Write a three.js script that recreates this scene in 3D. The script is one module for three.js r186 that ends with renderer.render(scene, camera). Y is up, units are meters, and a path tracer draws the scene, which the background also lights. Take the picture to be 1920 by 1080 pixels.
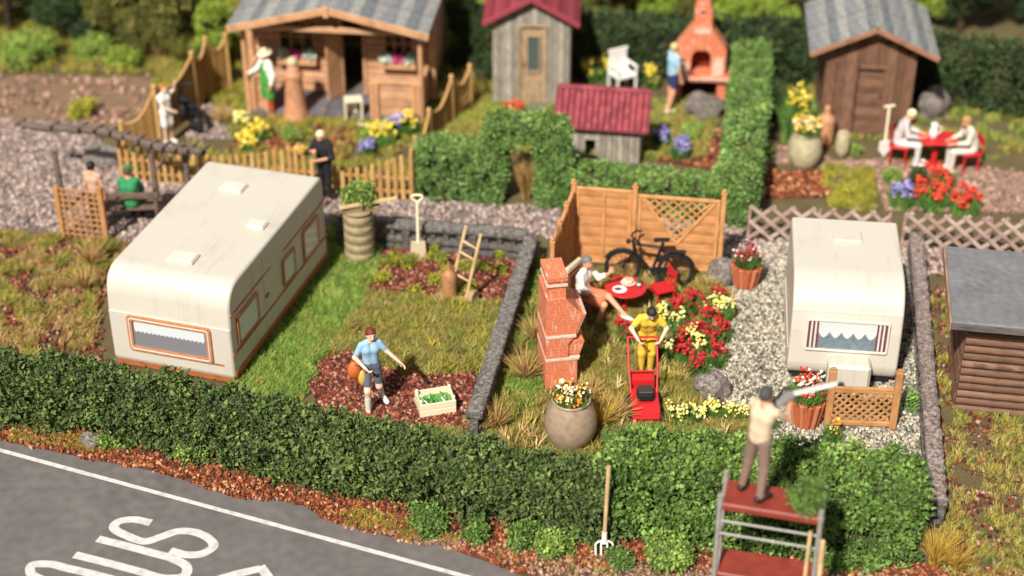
import * as THREE from 'three';
import { mergeGeometries } from 'three/addons/utils/BufferGeometryUtils.js';
import { ImprovedNoise } from 'three/addons/math/ImprovedNoise.js';

// ---------- camera, sky, sun, exposure ----------
const FPX = 3180, TH = 32.4 * Math.PI / 180, CH = 17.1, CZ = CH / Math.tan(TH);
const scene = new THREE.Scene();
const camera = new THREE.PerspectiveCamera(2 * Math.atan(540 / FPX) * 180 / Math.PI, 1920 / 1080, 0.5, 600);
camera.position.set(0, CH, CZ);
camera.lookAt(0, 0, 0);
camera.filmGauge = 44;
camera.focus = 27.2;
camera.userData.fStop = 0.25;
const renderer = new THREE.WebGLRenderer({ antialias: true });
renderer.toneMapping = THREE.LinearToneMapping;
renderer.toneMappingExposure = 1.17;
renderer.shadowMap.enabled = true;
{ // soft, even, faintly warm sky: brighter towards the zenith, like a large diffuser over the layout
  const w = 64, h = 32, d = new Float32Array(w * h * 4);
  for (let j = 0; j < h; j++) for (let i = 0; i < w; i++) {
    const el = Math.sin(((j + 0.5) / h - 0.5) * Math.PI), t = Math.max(0, el), k = (j * w + i) * 4;
    const b = el < 0 ? 0.06 : 0.16 + 0.14 * t;
    d[k] = b * 0.97; d[k + 1] = b * 0.99; d[k + 2] = b * 1.04; d[k + 3] = 1;
  }
  const s = new THREE.DataTexture(d, w, h, THREE.RGBAFormat, THREE.FloatType);
  s.mapping = THREE.EquirectangularReflectionMapping; s.magFilter = THREE.LinearFilter; s.needsUpdate = true;
  scene.background = s; scene.environment = s;
}
const sun = new THREE.DirectionalLight(new THREE.Color(1, 0.945, 0.86), 5);
sun.position.set(-9.5, 24, 21.5); sun.target.position.set(0, 0, 0);
sun.castShadow = true; sun.shadow.radius = 4; sun.shadow.mapSize.set(4096, 4096);
Object.assign(sun.shadow.camera, { left: -18, right: 18, top: 18, bottom: -18, near: 1, far: 80 });
scene.add(sun, sun.target);

// ---------- helpers ----------
let seed = 12345;
const rnd = () => { seed = (seed * 1664525 + 1013904223) >>> 0; return seed / 4294967296; };
const rr = (a, b) => a + (b - a) * rnd();
const pick = a => a[Math.floor(rnd() * a.length)];
const noi = new ImprovedNoise();
const V = (x, y, z) => new THREE.Vector3(x, y, z);
const sT = Math.sin(TH), cT = Math.cos(TH);
// a pixel of the photograph as a direction; the distance comes from the plane it touches
const dir = (px, py) => { const u = px - 960, v = py - 540; return V(u, -FPX * sT - v * cT, -FPX * cT + v * sT); };
const on = (px, py, y = 0) => { const d = dir(px, py), t = (y - CH) / d.y; return V(d.x * t, y, CZ + d.z * t); };
const atZ = (px, py, z) => { const d = dir(px, py), t = (z - CZ) / d.z; return V(d.x * t, CH + d.y * t, z); };
const g2 = (px, py, y = 0) => { const p = on(px, py, y); return [p.x, p.z]; };
const poly = pts => pts.map(([a, b]) => g2(a, b));
const taken = {};
function numbered(n) { const k = taken[n] = (taken[n] ?? -1) + 1; return k ? n + '_' + String(k).padStart(3, '0') : n; }
function boxUV(geo) {
  const p = geo.attributes.position, n = geo.attributes.normal, uv = new Float32Array(p.count * 2);
  for (let i = 0; i < p.count; i++) {
    const ax = Math.abs(n.getX(i)), ay = Math.abs(n.getY(i)), az = Math.abs(n.getZ(i));
    const x = p.getX(i), y = p.getY(i), z = p.getZ(i);
    if (ax >= ay && ax >= az) { uv[2 * i] = z; uv[2 * i + 1] = y; } else if (ay >= az) { uv[2 * i] = x; uv[2 * i + 1] = z; } else { uv[2 * i] = x; uv[2 * i + 1] = y; }
  }
  geo.setAttribute('uv', new THREE.BufferAttribute(uv, 2));
  return geo;
}
function clean(geo, uv = true) { // unindexed, position/normal/uv only
  let q = geo.index ? geo.toNonIndexed() : geo;
  for (const k of Object.keys(q.attributes)) if (!['position', 'normal', 'uv'].includes(k)) q.deleteAttribute(k);
  if (!q.attributes.normal) q.computeVertexNormals();
  if (uv || !q.attributes.uv) boxUV(q);
  return q;
}
const merge = a => { const l = a.flat().map(q => clean(q, !q.userData.ownUV)); return l.length === 1 ? l[0] : mergeGeometries(l); };
function fin(o) { o.castShadow = o.receiveShadow = true; return o; }
function obj(name, geos, m, parent, label) {
  const o = fin(new THREE.Mesh(Array.isArray(geos) ? merge(geos) : geos, m));
  o.name = parent ? name : numbered(name);
  if (label) o.userData.label = label;
  (parent ?? scene).add(o);
  return o;
}
function tag(o, label, category, group, kind) {
  o.userData.label = label; if (category) o.userData.category = category;
  if (group) o.userData.group = group; if (kind) o.userData.kind = kind;
  return o;
}
function thing(name, label, category, p = [0, 0, 0], turn = 0, group) {
  const o = new THREE.Group(); o.name = numbered(name); scene.add(o);
  if (p.isVector3) o.position.copy(p); else o.position.set(...p);
  o.rotation.y = turn;
  return tag(o, label, category, group);
}
// chamfered box, its grain (u) along the longest edge
function cb(w, h, d, x = 0, y = 0, z = 0, c) {
  const s = [w / 2, h / 2, d / 2]; c = c ?? Math.min(0.012, Math.min(w, h, d) * 0.22);
  const long = s.indexOf(Math.max(...s)), pos = [], uvs = [];
  const put = (p, n) => {
    const ax = n.map(Math.abs), m = ax.indexOf(Math.max(...ax)), o = [0, 1, 2].filter(q => q !== m);
    const ua = o.includes(long) ? long : o[0], va = o.find(q => q !== ua);
    pos.push(p[0] + x, p[1] + y, p[2] + z); uvs.push(p[ua] + x * 0.7 + z * 0.9, p[va] + y * 1.3 + x * 0.37);
  };
  const tri = (a, b, cc) => {
    const e1 = b.map((q, i) => q - a[i]), e2 = cc.map((q, i) => q - a[i]);
    const n = [e1[1] * e2[2] - e1[2] * e2[1], e1[2] * e2[0] - e1[0] * e2[2], e1[0] * e2[1] - e1[1] * e2[0]];
    const out = n[0] * (a[0] + b[0] + cc[0]) + n[1] * (a[1] + b[1] + cc[1]) + n[2] * (a[2] + b[2] + cc[2]) > 0;
    for (const q of out ? [a, b, cc] : [a, cc, b]) put(q, n);
  };
  const pt = (ax, sg) => { const r = [0, 0, 0]; for (let i = 0; i < 3; i++) r[i] = sg[i] * (i === ax ? s[i] : s[i] - c); return r; };
  const S = [-1, 1];
  for (let ax = 0; ax < 3; ax++) {
    const [b, e] = [0, 1, 2].filter(q => q !== ax);
    for (const f of S) {
      const k = (u, v) => { const q = [0, 0, 0]; q[ax] = f; q[b] = u; q[e] = v; return pt(ax, q); };
      tri(k(-1, -1), k(1, -1), k(1, 1)); tri(k(-1, -1), k(1, 1), k(-1, 1));
    }
    for (const u of S) for (const v of S) { // edges along ax
      const k = (f, which) => { const q = [0, 0, 0]; q[ax] = f; q[b] = u; q[e] = v; return pt(which, q); };
      tri(k(-1, b), k(1, b), k(1, e)); tri(k(-1, b), k(1, e), k(-1, e));
    }
  }
  for (const i of S) for (const j of S) for (const k of S) tri(pt(0, [i, j, k]), pt(1, [i, j, k]), pt(2, [i, j, k]));
  const geo = new THREE.BufferGeometry();
  geo.setAttribute('position', new THREE.Float32BufferAttribute(pos, 3));
  geo.setAttribute('uv', new THREE.Float32BufferAttribute(uvs, 2));
  geo.computeVertexNormals(); geo.userData.ownUV = true;
  return geo;
}
const A = p => p.isVector3 ? p : V(...p);
// place a geometry whose length runs along +y so that it runs from a to b
function along(geo, a, b, spin = 0) {
  a = A(a); b = A(b); const d = b.clone().sub(a), L = d.length();
  const q = new THREE.Quaternion().setFromUnitVectors(V(0, 1, 0), d.normalize());
  geo.rotateY(spin); geo.applyQuaternion(q); geo.translate((a.x + b.x) / 2, (a.y + b.y) / 2, (a.z + b.z) / 2);
  return geo;
}
function rod(a, b, r1, r2 = r1, n = 8) { const L = A(a).distanceTo(A(b)); return along(new THREE.CylinderGeometry(r2, r1, L, n, 1), a, b); }
function bar(a, b, w, d, c) { const L = A(a).distanceTo(A(b)); return along(cb(w, L, d, 0, 0, 0, c), a, b); } // a board from a to b
const tubeOf = (pts, r, seg = 24, n = 6, closed = false) => new THREE.TubeGeometry(new THREE.CatmullRomCurve3(pts.map(A), closed), seg, r, n, closed);
const lathe = (pts, n = 28) => new THREE.LatheGeometry(pts.map(p => new THREE.Vector2(...p)), n);
const ball = (x, y, z, a, b = a, c = a, n = 12) => { const q = new THREE.SphereGeometry(1, n, Math.ceil(n * 0.7)); q.scale(a, b, c); q.translate(x, y, z); return q; };
const shapeOf = pts => new THREE.Shape(pts.map(p => new THREE.Vector2(...p)));
function ext(pts, depth, bevel = 0, holes = []) {
  const s = shapeOf(pts); holes.forEach(h => s.holes.push(new THREE.Path(h.map(p => new THREE.Vector2(...p)))));
  return new THREE.ExtrudeGeometry(s, { depth, bevelEnabled: bevel > 0, bevelSize: bevel, bevelThickness: bevel, bevelOffset: -bevel, bevelSegments: 2, curveSegments: 8 });
}
function sheet(pts, y) { // flat polygon of world x,z points
  const geo = new THREE.ShapeGeometry(shapeOf(pts.map(([x, z]) => [x, -z]))); geo.rotateX(-Math.PI / 2); geo.translate(0, y, 0); return geo;
}
function rough(geo, amp, freq, sd = 0) { // push the vertices of a smooth shape about
  const p = geo.attributes.position; geo.computeVertexNormals(); const n = geo.attributes.normal;
  for (let i = 0; i < p.count; i++) {
    const x = p.getX(i), y = p.getY(i), z = p.getZ(i);
    const k = amp * (noi.noise(x * freq + sd, y * freq, z * freq) + 0.5 * noi.noise(x * freq * 2.3, y * freq * 2.3 + sd, z * freq * 2.3));
    p.setXYZ(i, x + n.getX(i) * k, y + n.getY(i) * k, z + n.getZ(i) * k);
  }
  geo.computeVertexNormals(); return geo;
}
// ---------- materials ----------
function tex(size, fn, srgb = true) {
  const d = new Uint8Array(size * size * 4);
  for (let j = 0; j < size; j++) for (let i = 0; i < size; i++) {
    const c = fn(i / size, j / size), k = (j * size + i) * 4;
    for (let q = 0; q < 3; q++) d[k + q] = Math.max(0, Math.min(255, (Array.isArray(c) ? c[q] : c) * 255));
    d[k + 3] = 255;
  }
  const t = new THREE.DataTexture(d, size, size); t.wrapS = t.wrapT = THREE.RepeatWrapping; t.magFilter = THREE.LinearFilter;
  if (srgb) t.colorSpace = THREE.SRGBColorSpace; t.needsUpdate = true; return t;
}
function tn(u, v, f, s = 0) { // tileable noise
  const a = noi.noise(u * f, v * f, s), b = noi.noise((u - 1) * f, v * f, s), c = noi.noise(u * f, (v - 1) * f, s), d = noi.noise((u - 1) * f, (v - 1) * f, s);
  return (a * (1 - u) + b * u) * (1 - v) + (c * (1 - u) + d * u) * v;
}
const woodF = (u, v) => { const w = tn(u, v, 3, 5) * 0.25; return 0.95 + 0.22 * tn(u * 1, (v + w * 0.12) % 1, 4, 1) + 0.16 * noi.noise(u * 5, v * 70 + w * 8, 2) + 0.08 * noi.noise(u * 20, v * 160, 7); };
const T = {
  wood: tex(512, (u, v) => { const k = woodF(u, v); return [k, k * 0.985, k * 0.96]; }),
  woodB: tex(512, (u, v) => woodF(u, v) * 0.6, false),
  old: tex(512, (u, v) => { const k = 0.92 + 0.34 * noi.noise(u * 4, v * 60, 3) + 0.2 * noi.noise(u * 12, v * 130, 9) + 0.2 * tn(u, v, 5, 2); return [k, k, k * 0.99]; }),
  speck: tex(512, (u, v) => 0.92 + 0.22 * tn(u, v, 8, 1) + 0.26 * noi.noise(u * 90, v * 90, 4) + 0.14 * noi.noise(u * 220, v * 220, 8)),
  fine: tex(256, (u, v) => 0.5 + 0.4 * noi.noise(u * 60, v * 60, 4) + 0.25 * noi.noise(u * 120, v * 120, 14), false),
  grime: tex(1024, (u, v) => { // wiped-on weathering of the caravan shells: long faint streaks and blotches
    const s = noi.noise(u * 22, v * 1.6, 3) + 0.6 * noi.noise(u * 60, v * 3.2, 9), b = tn(u, v, 5, 4) + 0.5 * tn(u, v, 13, 8), sp = noi.noise(u * 150, v * 150, 2);
    const k = 0.955 - 0.075 * Math.max(0, s + 0.6 * b - 0.2) - 0.03 * Math.max(0, b) - 0.03 * Math.max(0, sp - 0.2);
    return [k, k * 0.992, k * 0.975 - 0.012 * Math.max(0, b)];
  }),
  mottle: tex(512, (u, v) => { const k = 0.78 + 0.5 * tn(u, v, 14, 3) + 0.5 * noi.noise(u * 46, v * 46, 6) + 0.3 * noi.noise(u * 110, v * 110, 2); return [k, k * 0.985, k * 0.97]; }),
  asphalt: tex(1024, (u, v) => { const k = 0.9 + 0.13 * tn(u, v, 4, 1) + 0.13 * tn(u, v, 17, 2) + 0.14 * noi.noise(u * 200, v * 200, 4) + 0.06 * noi.noise(u * 420, v * 420, 6); return [k, k * 0.99, k * 0.98]; }),
  mortar: tex(512, (u, v) => { // whitish dry-brushed wash over the red cast brick
    const y = v * 16, row = Math.floor(y), x = u * 8 + (row % 2) * 0.5, e = Math.min(Math.abs(y - Math.round(y)) * 1.0, Math.abs(x - Math.round(x)) * 2);
    const w = 0.1 + Math.max(0, 0.4 - e * 5.5) * (0.55 + 0.6 * tn(u, v, 9, 3)) + Math.max(0, noi.noise(u * 26, v * 5, 5) + tn(u, v, 6, 1) - 0.05) * 0.85;
    const k = Math.min(0.75, Math.max(0, w)), n = 0.9 + 0.2 * noi.noise(u * 40, v * 40, 1);
    return [n * (0.94 * (1 - k) + k), n * (0.49 * (1 - k) + 0.88 * k), n * (0.32 * (1 - k) + 0.79 * k)];
  }),
};
const rep = {};
function scaled(t, k) { const key = t.id + '_' + k; if (!rep[key]) { const c = t.clone(); c.repeat.set(k, k); c.needsUpdate = true; rep[key] = c; } return rep[key]; }
function M(hex, o = {}) {
  const m = new THREE.MeshPhysicalMaterial({ color: new THREE.Color(hex), roughness: o.r ?? 0.75, metalness: o.m ?? 0, side: THREE.DoubleSide });
  if (o.t) m.map = scaled(T[o.t], o.k ?? 0.7);
  if (o.b) { m.bumpMap = scaled(T[o.bt ?? 'fine'], o.bk ?? o.k ?? 1.5); m.bumpScale = o.b; }
  if (o.cc) { m.clearcoat = o.cc; m.clearcoatRoughness = 0.25; }
  if (o.spec !== undefined) m.specularIntensity = o.spec;
  if (o.vc) m.vertexColors = true;
  return m;
}
const wood = (hex, o = {}) => M(hex, { t: 'wood', k: 0.9, b: 0.004, bt: 'woodB', r: 0.7, ...o });
const woods = (list, o) => list.map(h => wood(h, o));
const MAT = {
  screen: wood('#db9e66'), screenPale: wood('#dba068'), picket: woods(['#d2a468', '#c8995c', '#dab074', '#c4965f']),
  cabin: woods(['#d0a07c', '#c69672', '#d8aa86', '#cb9d7c']), cabinTrim: wood('#d8a67c'), cabinDark: wood('#8d6a55'), trellis: wood('#c8925f'),
  grey: woods(['#b0a697', '#a39a8c', '#bcb3a4', '#9c9386'], { t: 'old', b: 0.006 }), brown: woods(['#86614c', '#7c5946', '#906a54', '#75543f'], { t: 'old', b: 0.005 }),
  doorTan: wood('#b79a78', { t: 'old' }), roofGrey: woods(['#8f9193', '#a09f9d', '#7f8385', '#aaa9a4'], { t: 'old', b: 0.006 }),
  roofRed: [M('#8f3540', { r: 0.6, b: 0.003 }), M('#7f2b37', { r: 0.6, b: 0.003 }), M('#9a3f48', { r: 0.6, b: 0.003 })],
  bark: M('#86756c', { t: 'old', k: 1.6, b: 0.012, r: 0.95 }), crossRail: woods(['#c4a79e', '#b8998f', '#ceb4aa'], { t: 'old' }),
  stoneRail: M('#98938e', { t: 'mottle', k: 1.0, b: 0.014, r: 0.95 }), stoneDark: M('#8b8583', { t: 'mottle', k: 1.1, b: 0.016, r: 0.95 }), stonePurple: M('#b5a39d', { t: 'mottle', k: 1.0, b: 0.016, r: 0.95 }),
  rock: M('#b5aaa2', { t: 'mottle', k: 1.2, b: 0.03, r: 0.95 }), shell: M('#dcd6cb', { t: 'grime', k: 0.3, r: 0.42, b: 0.001 }),
  trimBrown: M('#b5683f', { r: 0.6, t: 'wood', k: 1.4 }), frameRust: M('#c98a5f', { r: 0.6, t: 'wood', k: 2 }), rim: M('#f0e9dc', { r: 0.45, t: 'grime', k: 0.6 }),
  black: M('#16161a', { r: 0.5 }), blackMat: M('#141416', { r: 0.85 }), redPlastic: M('#c8262b', { r: 0.38 }), redPaint: M('#9c4030', { r: 0.45, t: 'speck', k: 0.8 }), metal: M('#b5b0a8', { r: 0.45, m: 0.15, t: 'speck', k: 1 }), metalDark: M('#55524e', { r: 0.45, m: 0.6 }),
  cream: M('#f1e6c4', { r: 0.5 }), white: M('#f2efe8', { r: 0.5 }), urn: M('#b39c82', { r: 0.36, t: 'speck', k: 1.2 }), urnPale: M('#c9bc98', { r: 0.42, t: 'speck', k: 0.9 }), barrel: M('#b4a27c', { r: 0.65, t: 'speck', k: 1.2, b: 0.004 }),
  terracotta: M('#cf6f47', { r: 0.65, t: 'speck', k: 1.5 }), clay: M('#d69a72', { r: 0.6, t: 'speck', k: 1 }), brick: M('#ffffff', { r: 0.75, t: 'mortar', k: 0.9, b: 0.003 }), brickWash: M('#f3d0ba', { r: 0.8, t: 'speck', k: 1.5 }),
  tool: M('#d9bb8e', { r: 0.5, t: 'wood', k: 1 }), steelGrey: M('#c9c3b7', { r: 0.4, m: 0.35 }), soilCore: M('#3a2418', { r: 1 }), green: M('#3f8a3c', { r: 0.6 }), glassDark: M('#56605a', { r: 0.1 }),
  pane: new THREE.MeshPhysicalMaterial({ color: 0xf4f8fa, roughness: 0.05, transmission: 1, thickness: 0, ior: 1.45, side: THREE.DoubleSide }),
  lace: M('#f3f1ee', { r: 0.9, b: 0.004, bk: 4 }), laceGrey: M('#948d93', { r: 0.9, b: 0.004, bk: 4 }),
};
const leafMat = new THREE.MeshStandardMaterial({ color: 0xffffff, roughness: 0.62, side: THREE.DoubleSide });
const grassMat = new THREE.MeshStandardMaterial({ color: 0xffffff, roughness: 0.75, side: THREE.DoubleSide });
const chipMat = new THREE.MeshStandardMaterial({ color: 0xffffff, roughness: 0.8, side: THREE.DoubleSide });

// ---------- scattered matter: leaves, blades, chips ----------
function geoFrom(pos) { const q = new THREE.BufferGeometry(); q.setAttribute('position', new THREE.Float32BufferAttribute(pos, 3)); q.computeVertexNormals(); return q; }
function clumpGeo(n, len, wid, spread) { // n folded leaves round a point
  const pos = [];
  for (let i = 0; i < n; i++) {
    const d = V(rr(-1, 1), rr(-0.6, 1), rr(-1, 1)).normalize(), s = V(rr(-1, 1), rr(-1, 1), rr(-1, 1)).cross(d).normalize(), up = d.clone().cross(s);
    const b = d.clone().multiplyScalar(spread * rnd()), L = len * rr(0.7, 1.2), W = wid * rr(0.7, 1.2);
    const tip = b.clone().addScaledVector(d, L).addScaledVector(up, -L * 0.2), m = b.clone().addScaledVector(d, L * 0.5);
    const l = m.clone().addScaledVector(s, W).addScaledVector(up, W * 0.5), r = m.clone().addScaledVector(s, -W).addScaledVector(up, W * 0.5);
    for (const q of [b, l, m, l, tip, m, b, m, r, m, tip, r]) pos.push(q.x, q.y, q.z);
  }
  return geoFrom(pos);
}
const CLUMPS = [0, 1, 2].map(() => clumpGeo(9, 0.55, 0.22, 0.75));
const FINE = [0, 1].map(() => clumpGeo(16, 0.4, 0.15, 0.9));
function tuftGeo(n, lean, wid) { // n bent blades, height 1
  const pos = [];
  for (let i = 0; i < n; i++) {
    const a = rnd() * 6.283, l = rr(0.15, lean), h = rr(0.6, 1), w = wid * rr(0.7, 1.2), ca = Math.cos(a), sa = Math.sin(a), ox = rr(-0.25, 0.25), oz = rr(-0.25, 0.25), wa = rnd() * 6.283;
    const wx = Math.cos(wa) * w, wz = Math.sin(wa) * w, P = t => [ox + ca * l * t * t, h * t * (1 - 0.12 * t * l), oz + sa * l * t * t];
    const p0 = P(0), p1 = P(0.55), p2 = P(1);
    const L = (p, k) => [p[0] - wx * k, p[1], p[2] - wz * k], R = (p, k) => [p[0] + wx * k, p[1], p[2] + wz * k];
    pos.push(...L(p0, 1), ...R(p0, 1), ...R(p1, 0.8), ...L(p0, 1), ...R(p1, 0.8), ...L(p1, 0.8), ...L(p1, 0.8), ...R(p1, 0.8), ...p2);
  }
  return geoFrom(pos);
}
const TUFTS = [0, 1, 2].map(() => tuftGeo(11, 0.8, 0.05));
const chipGeo = (() => { const q = new THREE.OctahedronGeometry(1, 0), p = q.attributes.position; return q; })();
const D4 = new THREE.Object3D(), col = new THREE.Color();
function inst(name, geo, m, items, parent) { // items: [x,y,z, sx,sy,sz, rx,ry,rz, colour]
  const im = new THREE.InstancedMesh(geo, m, items.length);
  items.forEach((t, i) => {
    D4.position.set(t[0], t[1], t[2]); D4.scale.set(t[3], t[4], t[5]); D4.rotation.set(t[6], t[7], t[8]); D4.updateMatrix();
    im.setMatrixAt(i, D4.matrix); im.setColorAt(i, t[9]);
  });
  im.name = parent ? name : numbered(name); im.userData.kind = 'stuff'; fin(im); (parent ?? scene).add(im); return im;
}
const pal = l => l.map(h => new THREE.Color(h));
function tint(p, v = 0.25) { const c = pick(p).clone(), k = rr(1 - v, 1 + v); return c.multiplyScalar(k); }
const PAL = {
  hedge: pal(['#4a652c', '#5a7835', '#3d5626', '#6a8a3e', '#526d2f', '#46602b']), hedgeR: pal(['#547a2e', '#64903a', '#436526', '#78a548', '#59822f', '#4b6f2a']),
  box: pal(['#4f8036', '#5f9440', '#3f6c2c', '#75aa50', '#558a3a']), bright: pal(['#69a03c', '#82b84c', '#568a32', '#9acb62']),
  lawn: pal(['#5c7a2e', '#6d8a36', '#4d6b28', '#7e953e', '#87933f', '#5f7f30']), dry: pal(['#92893a', '#a29a44', '#7d7a30', '#b0a452', '#8a7c36', '#6f7a30', '#99803c']),
  moss: pal(['#a8a236', '#bdb33e', '#8e9532', '#c9b944', '#7f8a30']), olive: pal(['#7f7a30', '#8f8838', '#6e702b', '#a3943e', '#857436', '#5e6a2a']), straw: pal(['#b99a5c', '#c9ab6c', '#a78850', '#d6ba80', '#94783f']),
  litter: pal(['#7a3a1e', '#8f4a28', '#5e2c17', '#a65f35', '#6b3420', '#c48a58', '#4c2616', '#98502c']), soil: pal(['#6e3220', '#5a281a', '#7f3d28', '#4a2016', '#935038', '#3a1a12', '#b07a5c']),
  gravel: pal(['#c9c3b6', '#a9a396', '#8a847a', '#dcd6c8', '#6e6962', '#b9b09f', '#545049', '#e8e2d4']), lane: pal(['#c4b2aa', '#a8958f', '#8f7f7b', '#d6c8bf', '#77696a', '#b79f97', '#dcd2ca', '#9a8a84']), path: pal(['#c4a391', '#b08f7e', '#9d7d6d', '#d0b3a2', '#8d7365']),
  yellow: pal(['#f1dc4a', '#e6cc38', '#f6e87a', '#dcbc2a']), red: pal(['#c8202c', '#b01824', '#dc3038', '#9c1520']), paleY: pal(['#f3ea86', '#ece06a', '#f8f3b0']), orange: pal(['#e8a52c', '#f0b848', '#d88a20', '#f5d98a']), lilac: pal(['#9a92c8', '#8278b8', '#b5aedb', '#6f68a8']), pink: pal(['#d04a86', '#c03a76', '#e070a0']), paleG: pal(['#c2d0bd', '#aebfa8', '#d4ddd0']), scarlet: pal(['#d8442c', '#e65a3c', '#c43522']), white: pal(['#f2efe6', '#e8e2d2']),
  darkTree: pal(['#2c3f1c', '#37491f', '#223316', '#45562a', '#3a5226']), oliveTree: pal(['#6b6a2a', '#7d7a34', '#575a24', '#8d8440', '#4b5320']), lime: pal(['#93a83a', '#a9bc48', '#7b922f', '#8aa038']),
  veg: pal(['#8f9a2e', '#a8a834', '#727f28', '#c0b23c', '#5d6c24']),
};
// hue, saturation and value shifts of whole palettes, matched to the photograph
const shiftPal = (k, dh, sm, vm) => PAL[k].forEach(c => { const r = c.clone().convertLinearToSRGB(), mx = Math.max(r.r, r.g, r.b), h = {}; r.getHSL(h, THREE.LinearSRGBColorSpace); r.setHSL((h.h + dh + 1) % 1, Math.min(1, h.s * sm), Math.min(0.95, h.l * vm), THREE.LinearSRGBColorSpace); c.copy(r.convertSRGBToLinear()); });
[['hedge', -0.02, 0.88, 1.0], ['hedgeR', -0.015, 0.9, 1.0], ['box', -0.03, 0.86, 1.08], ['bright', -0.035, 0.85, 0.92], ['lawn', -0.01, 0.95, 1.28], ['dry', 0, 0.9, 1.15], ['olive', -0.005, 0.95, 1.3], ['gravel', 0, 1, 0.9], ['lane', 0, 1, 0.9], ['path', 0, 1, 0.9], ['soil', 0, 0.95, 1.15], ['litter', 0, 0.95, 1.08]].forEach(a => shiftPal(...a));
const inPoly = (x, z, P) => { let c = false; for (let i = 0, j = P.length - 1; i < P.length; j = i++) { const [xi, zi] = P[i], [xj, zj] = P[j]; if ((zi > z) !== (zj > z) && x < (xj - xi) * (z - zi) / (zj - zi) + xi) c = !c; } return c; };
const area = P => Math.abs(P.reduce((s, [x, z], i) => { const [a, b] = P[(i + 1) % P.length]; return s + x * b - a * z; }, 0)) / 2;
function scatter(P, density, fn, avoid = []) {
  const xs = P.map(p => p[0]), zs = P.map(p => p[1]), x0 = Math.min(...xs), x1 = Math.max(...xs), z0 = Math.min(...zs), z1 = Math.max(...zs), out = [];
  const n = Math.round(density * (x1 - x0) * (z1 - z0));
  for (let i = 0; i < n; i++) {
    const x = rr(x0, x1), z = rr(z0, z1), e = 0.12 * noi.noise(x * 3, 1, z * 3), f = 0.12 * noi.noise(x * 3, 9, z * 3);
    if (!inPoly(x + e, z + f, P) || avoid.some(q => inPoly(x + e, z + f, q))) continue;
    const it = fn(x, z); if (it) out.push(it);
  }
  return out;
}
// a stand of short fibres; where the noise says so the second palette takes over
function grassOver(name, label, P, density, h, p1, p2, avoid, bias = 0, thin = -9) {
  const items = scatter(P, density, (x, z) => {
    const k = noi.noise(x * 0.9 + 3, 2, z * 0.9) + 0.5 * noi.noise(x * 2.6, 5, z * 2.6);
    if (noi.noise(x * 2, 20, z * 2) < thin) return null;
    const s = h * rr(0.6, 1.25) * (1 + 0.35 * k), c = tint(k + rr(-0.3, 0.3) > bias ? p1 : p2, 0.25);
    return [x, 0, z, s * 0.8, s, s * 0.8, rr(-0.15, 0.15), rnd() * 6.28, rr(-0.15, 0.15), c];
  }, avoid);
  return tag(inst(name, pick(TUFTS), grassMat, items), label, 'grass', null, 'stuff');
}
function chipsOver(name, label, cat, P, density, size, p, avoid, thin = -9) {
  const items = scatter(P, density, (x, z) => {
    if (noi.noise(x * 1.6, 30, z * 1.6) < thin) return null;
    const s = size * (0.4 + 1.25 * Math.pow(rnd(), 1.8));
    return [x, s * 0.45, z, s, s * rr(0.5, 0.9), s * rr(0.6, 1), rr(0, 6), rr(0, 6), rr(0, 6), tint(p, 0.3)];
  }, avoid);
  return tag(inst(name, chipGeo, chipMat, items), label, cat, null, 'stuff');
}
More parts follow.
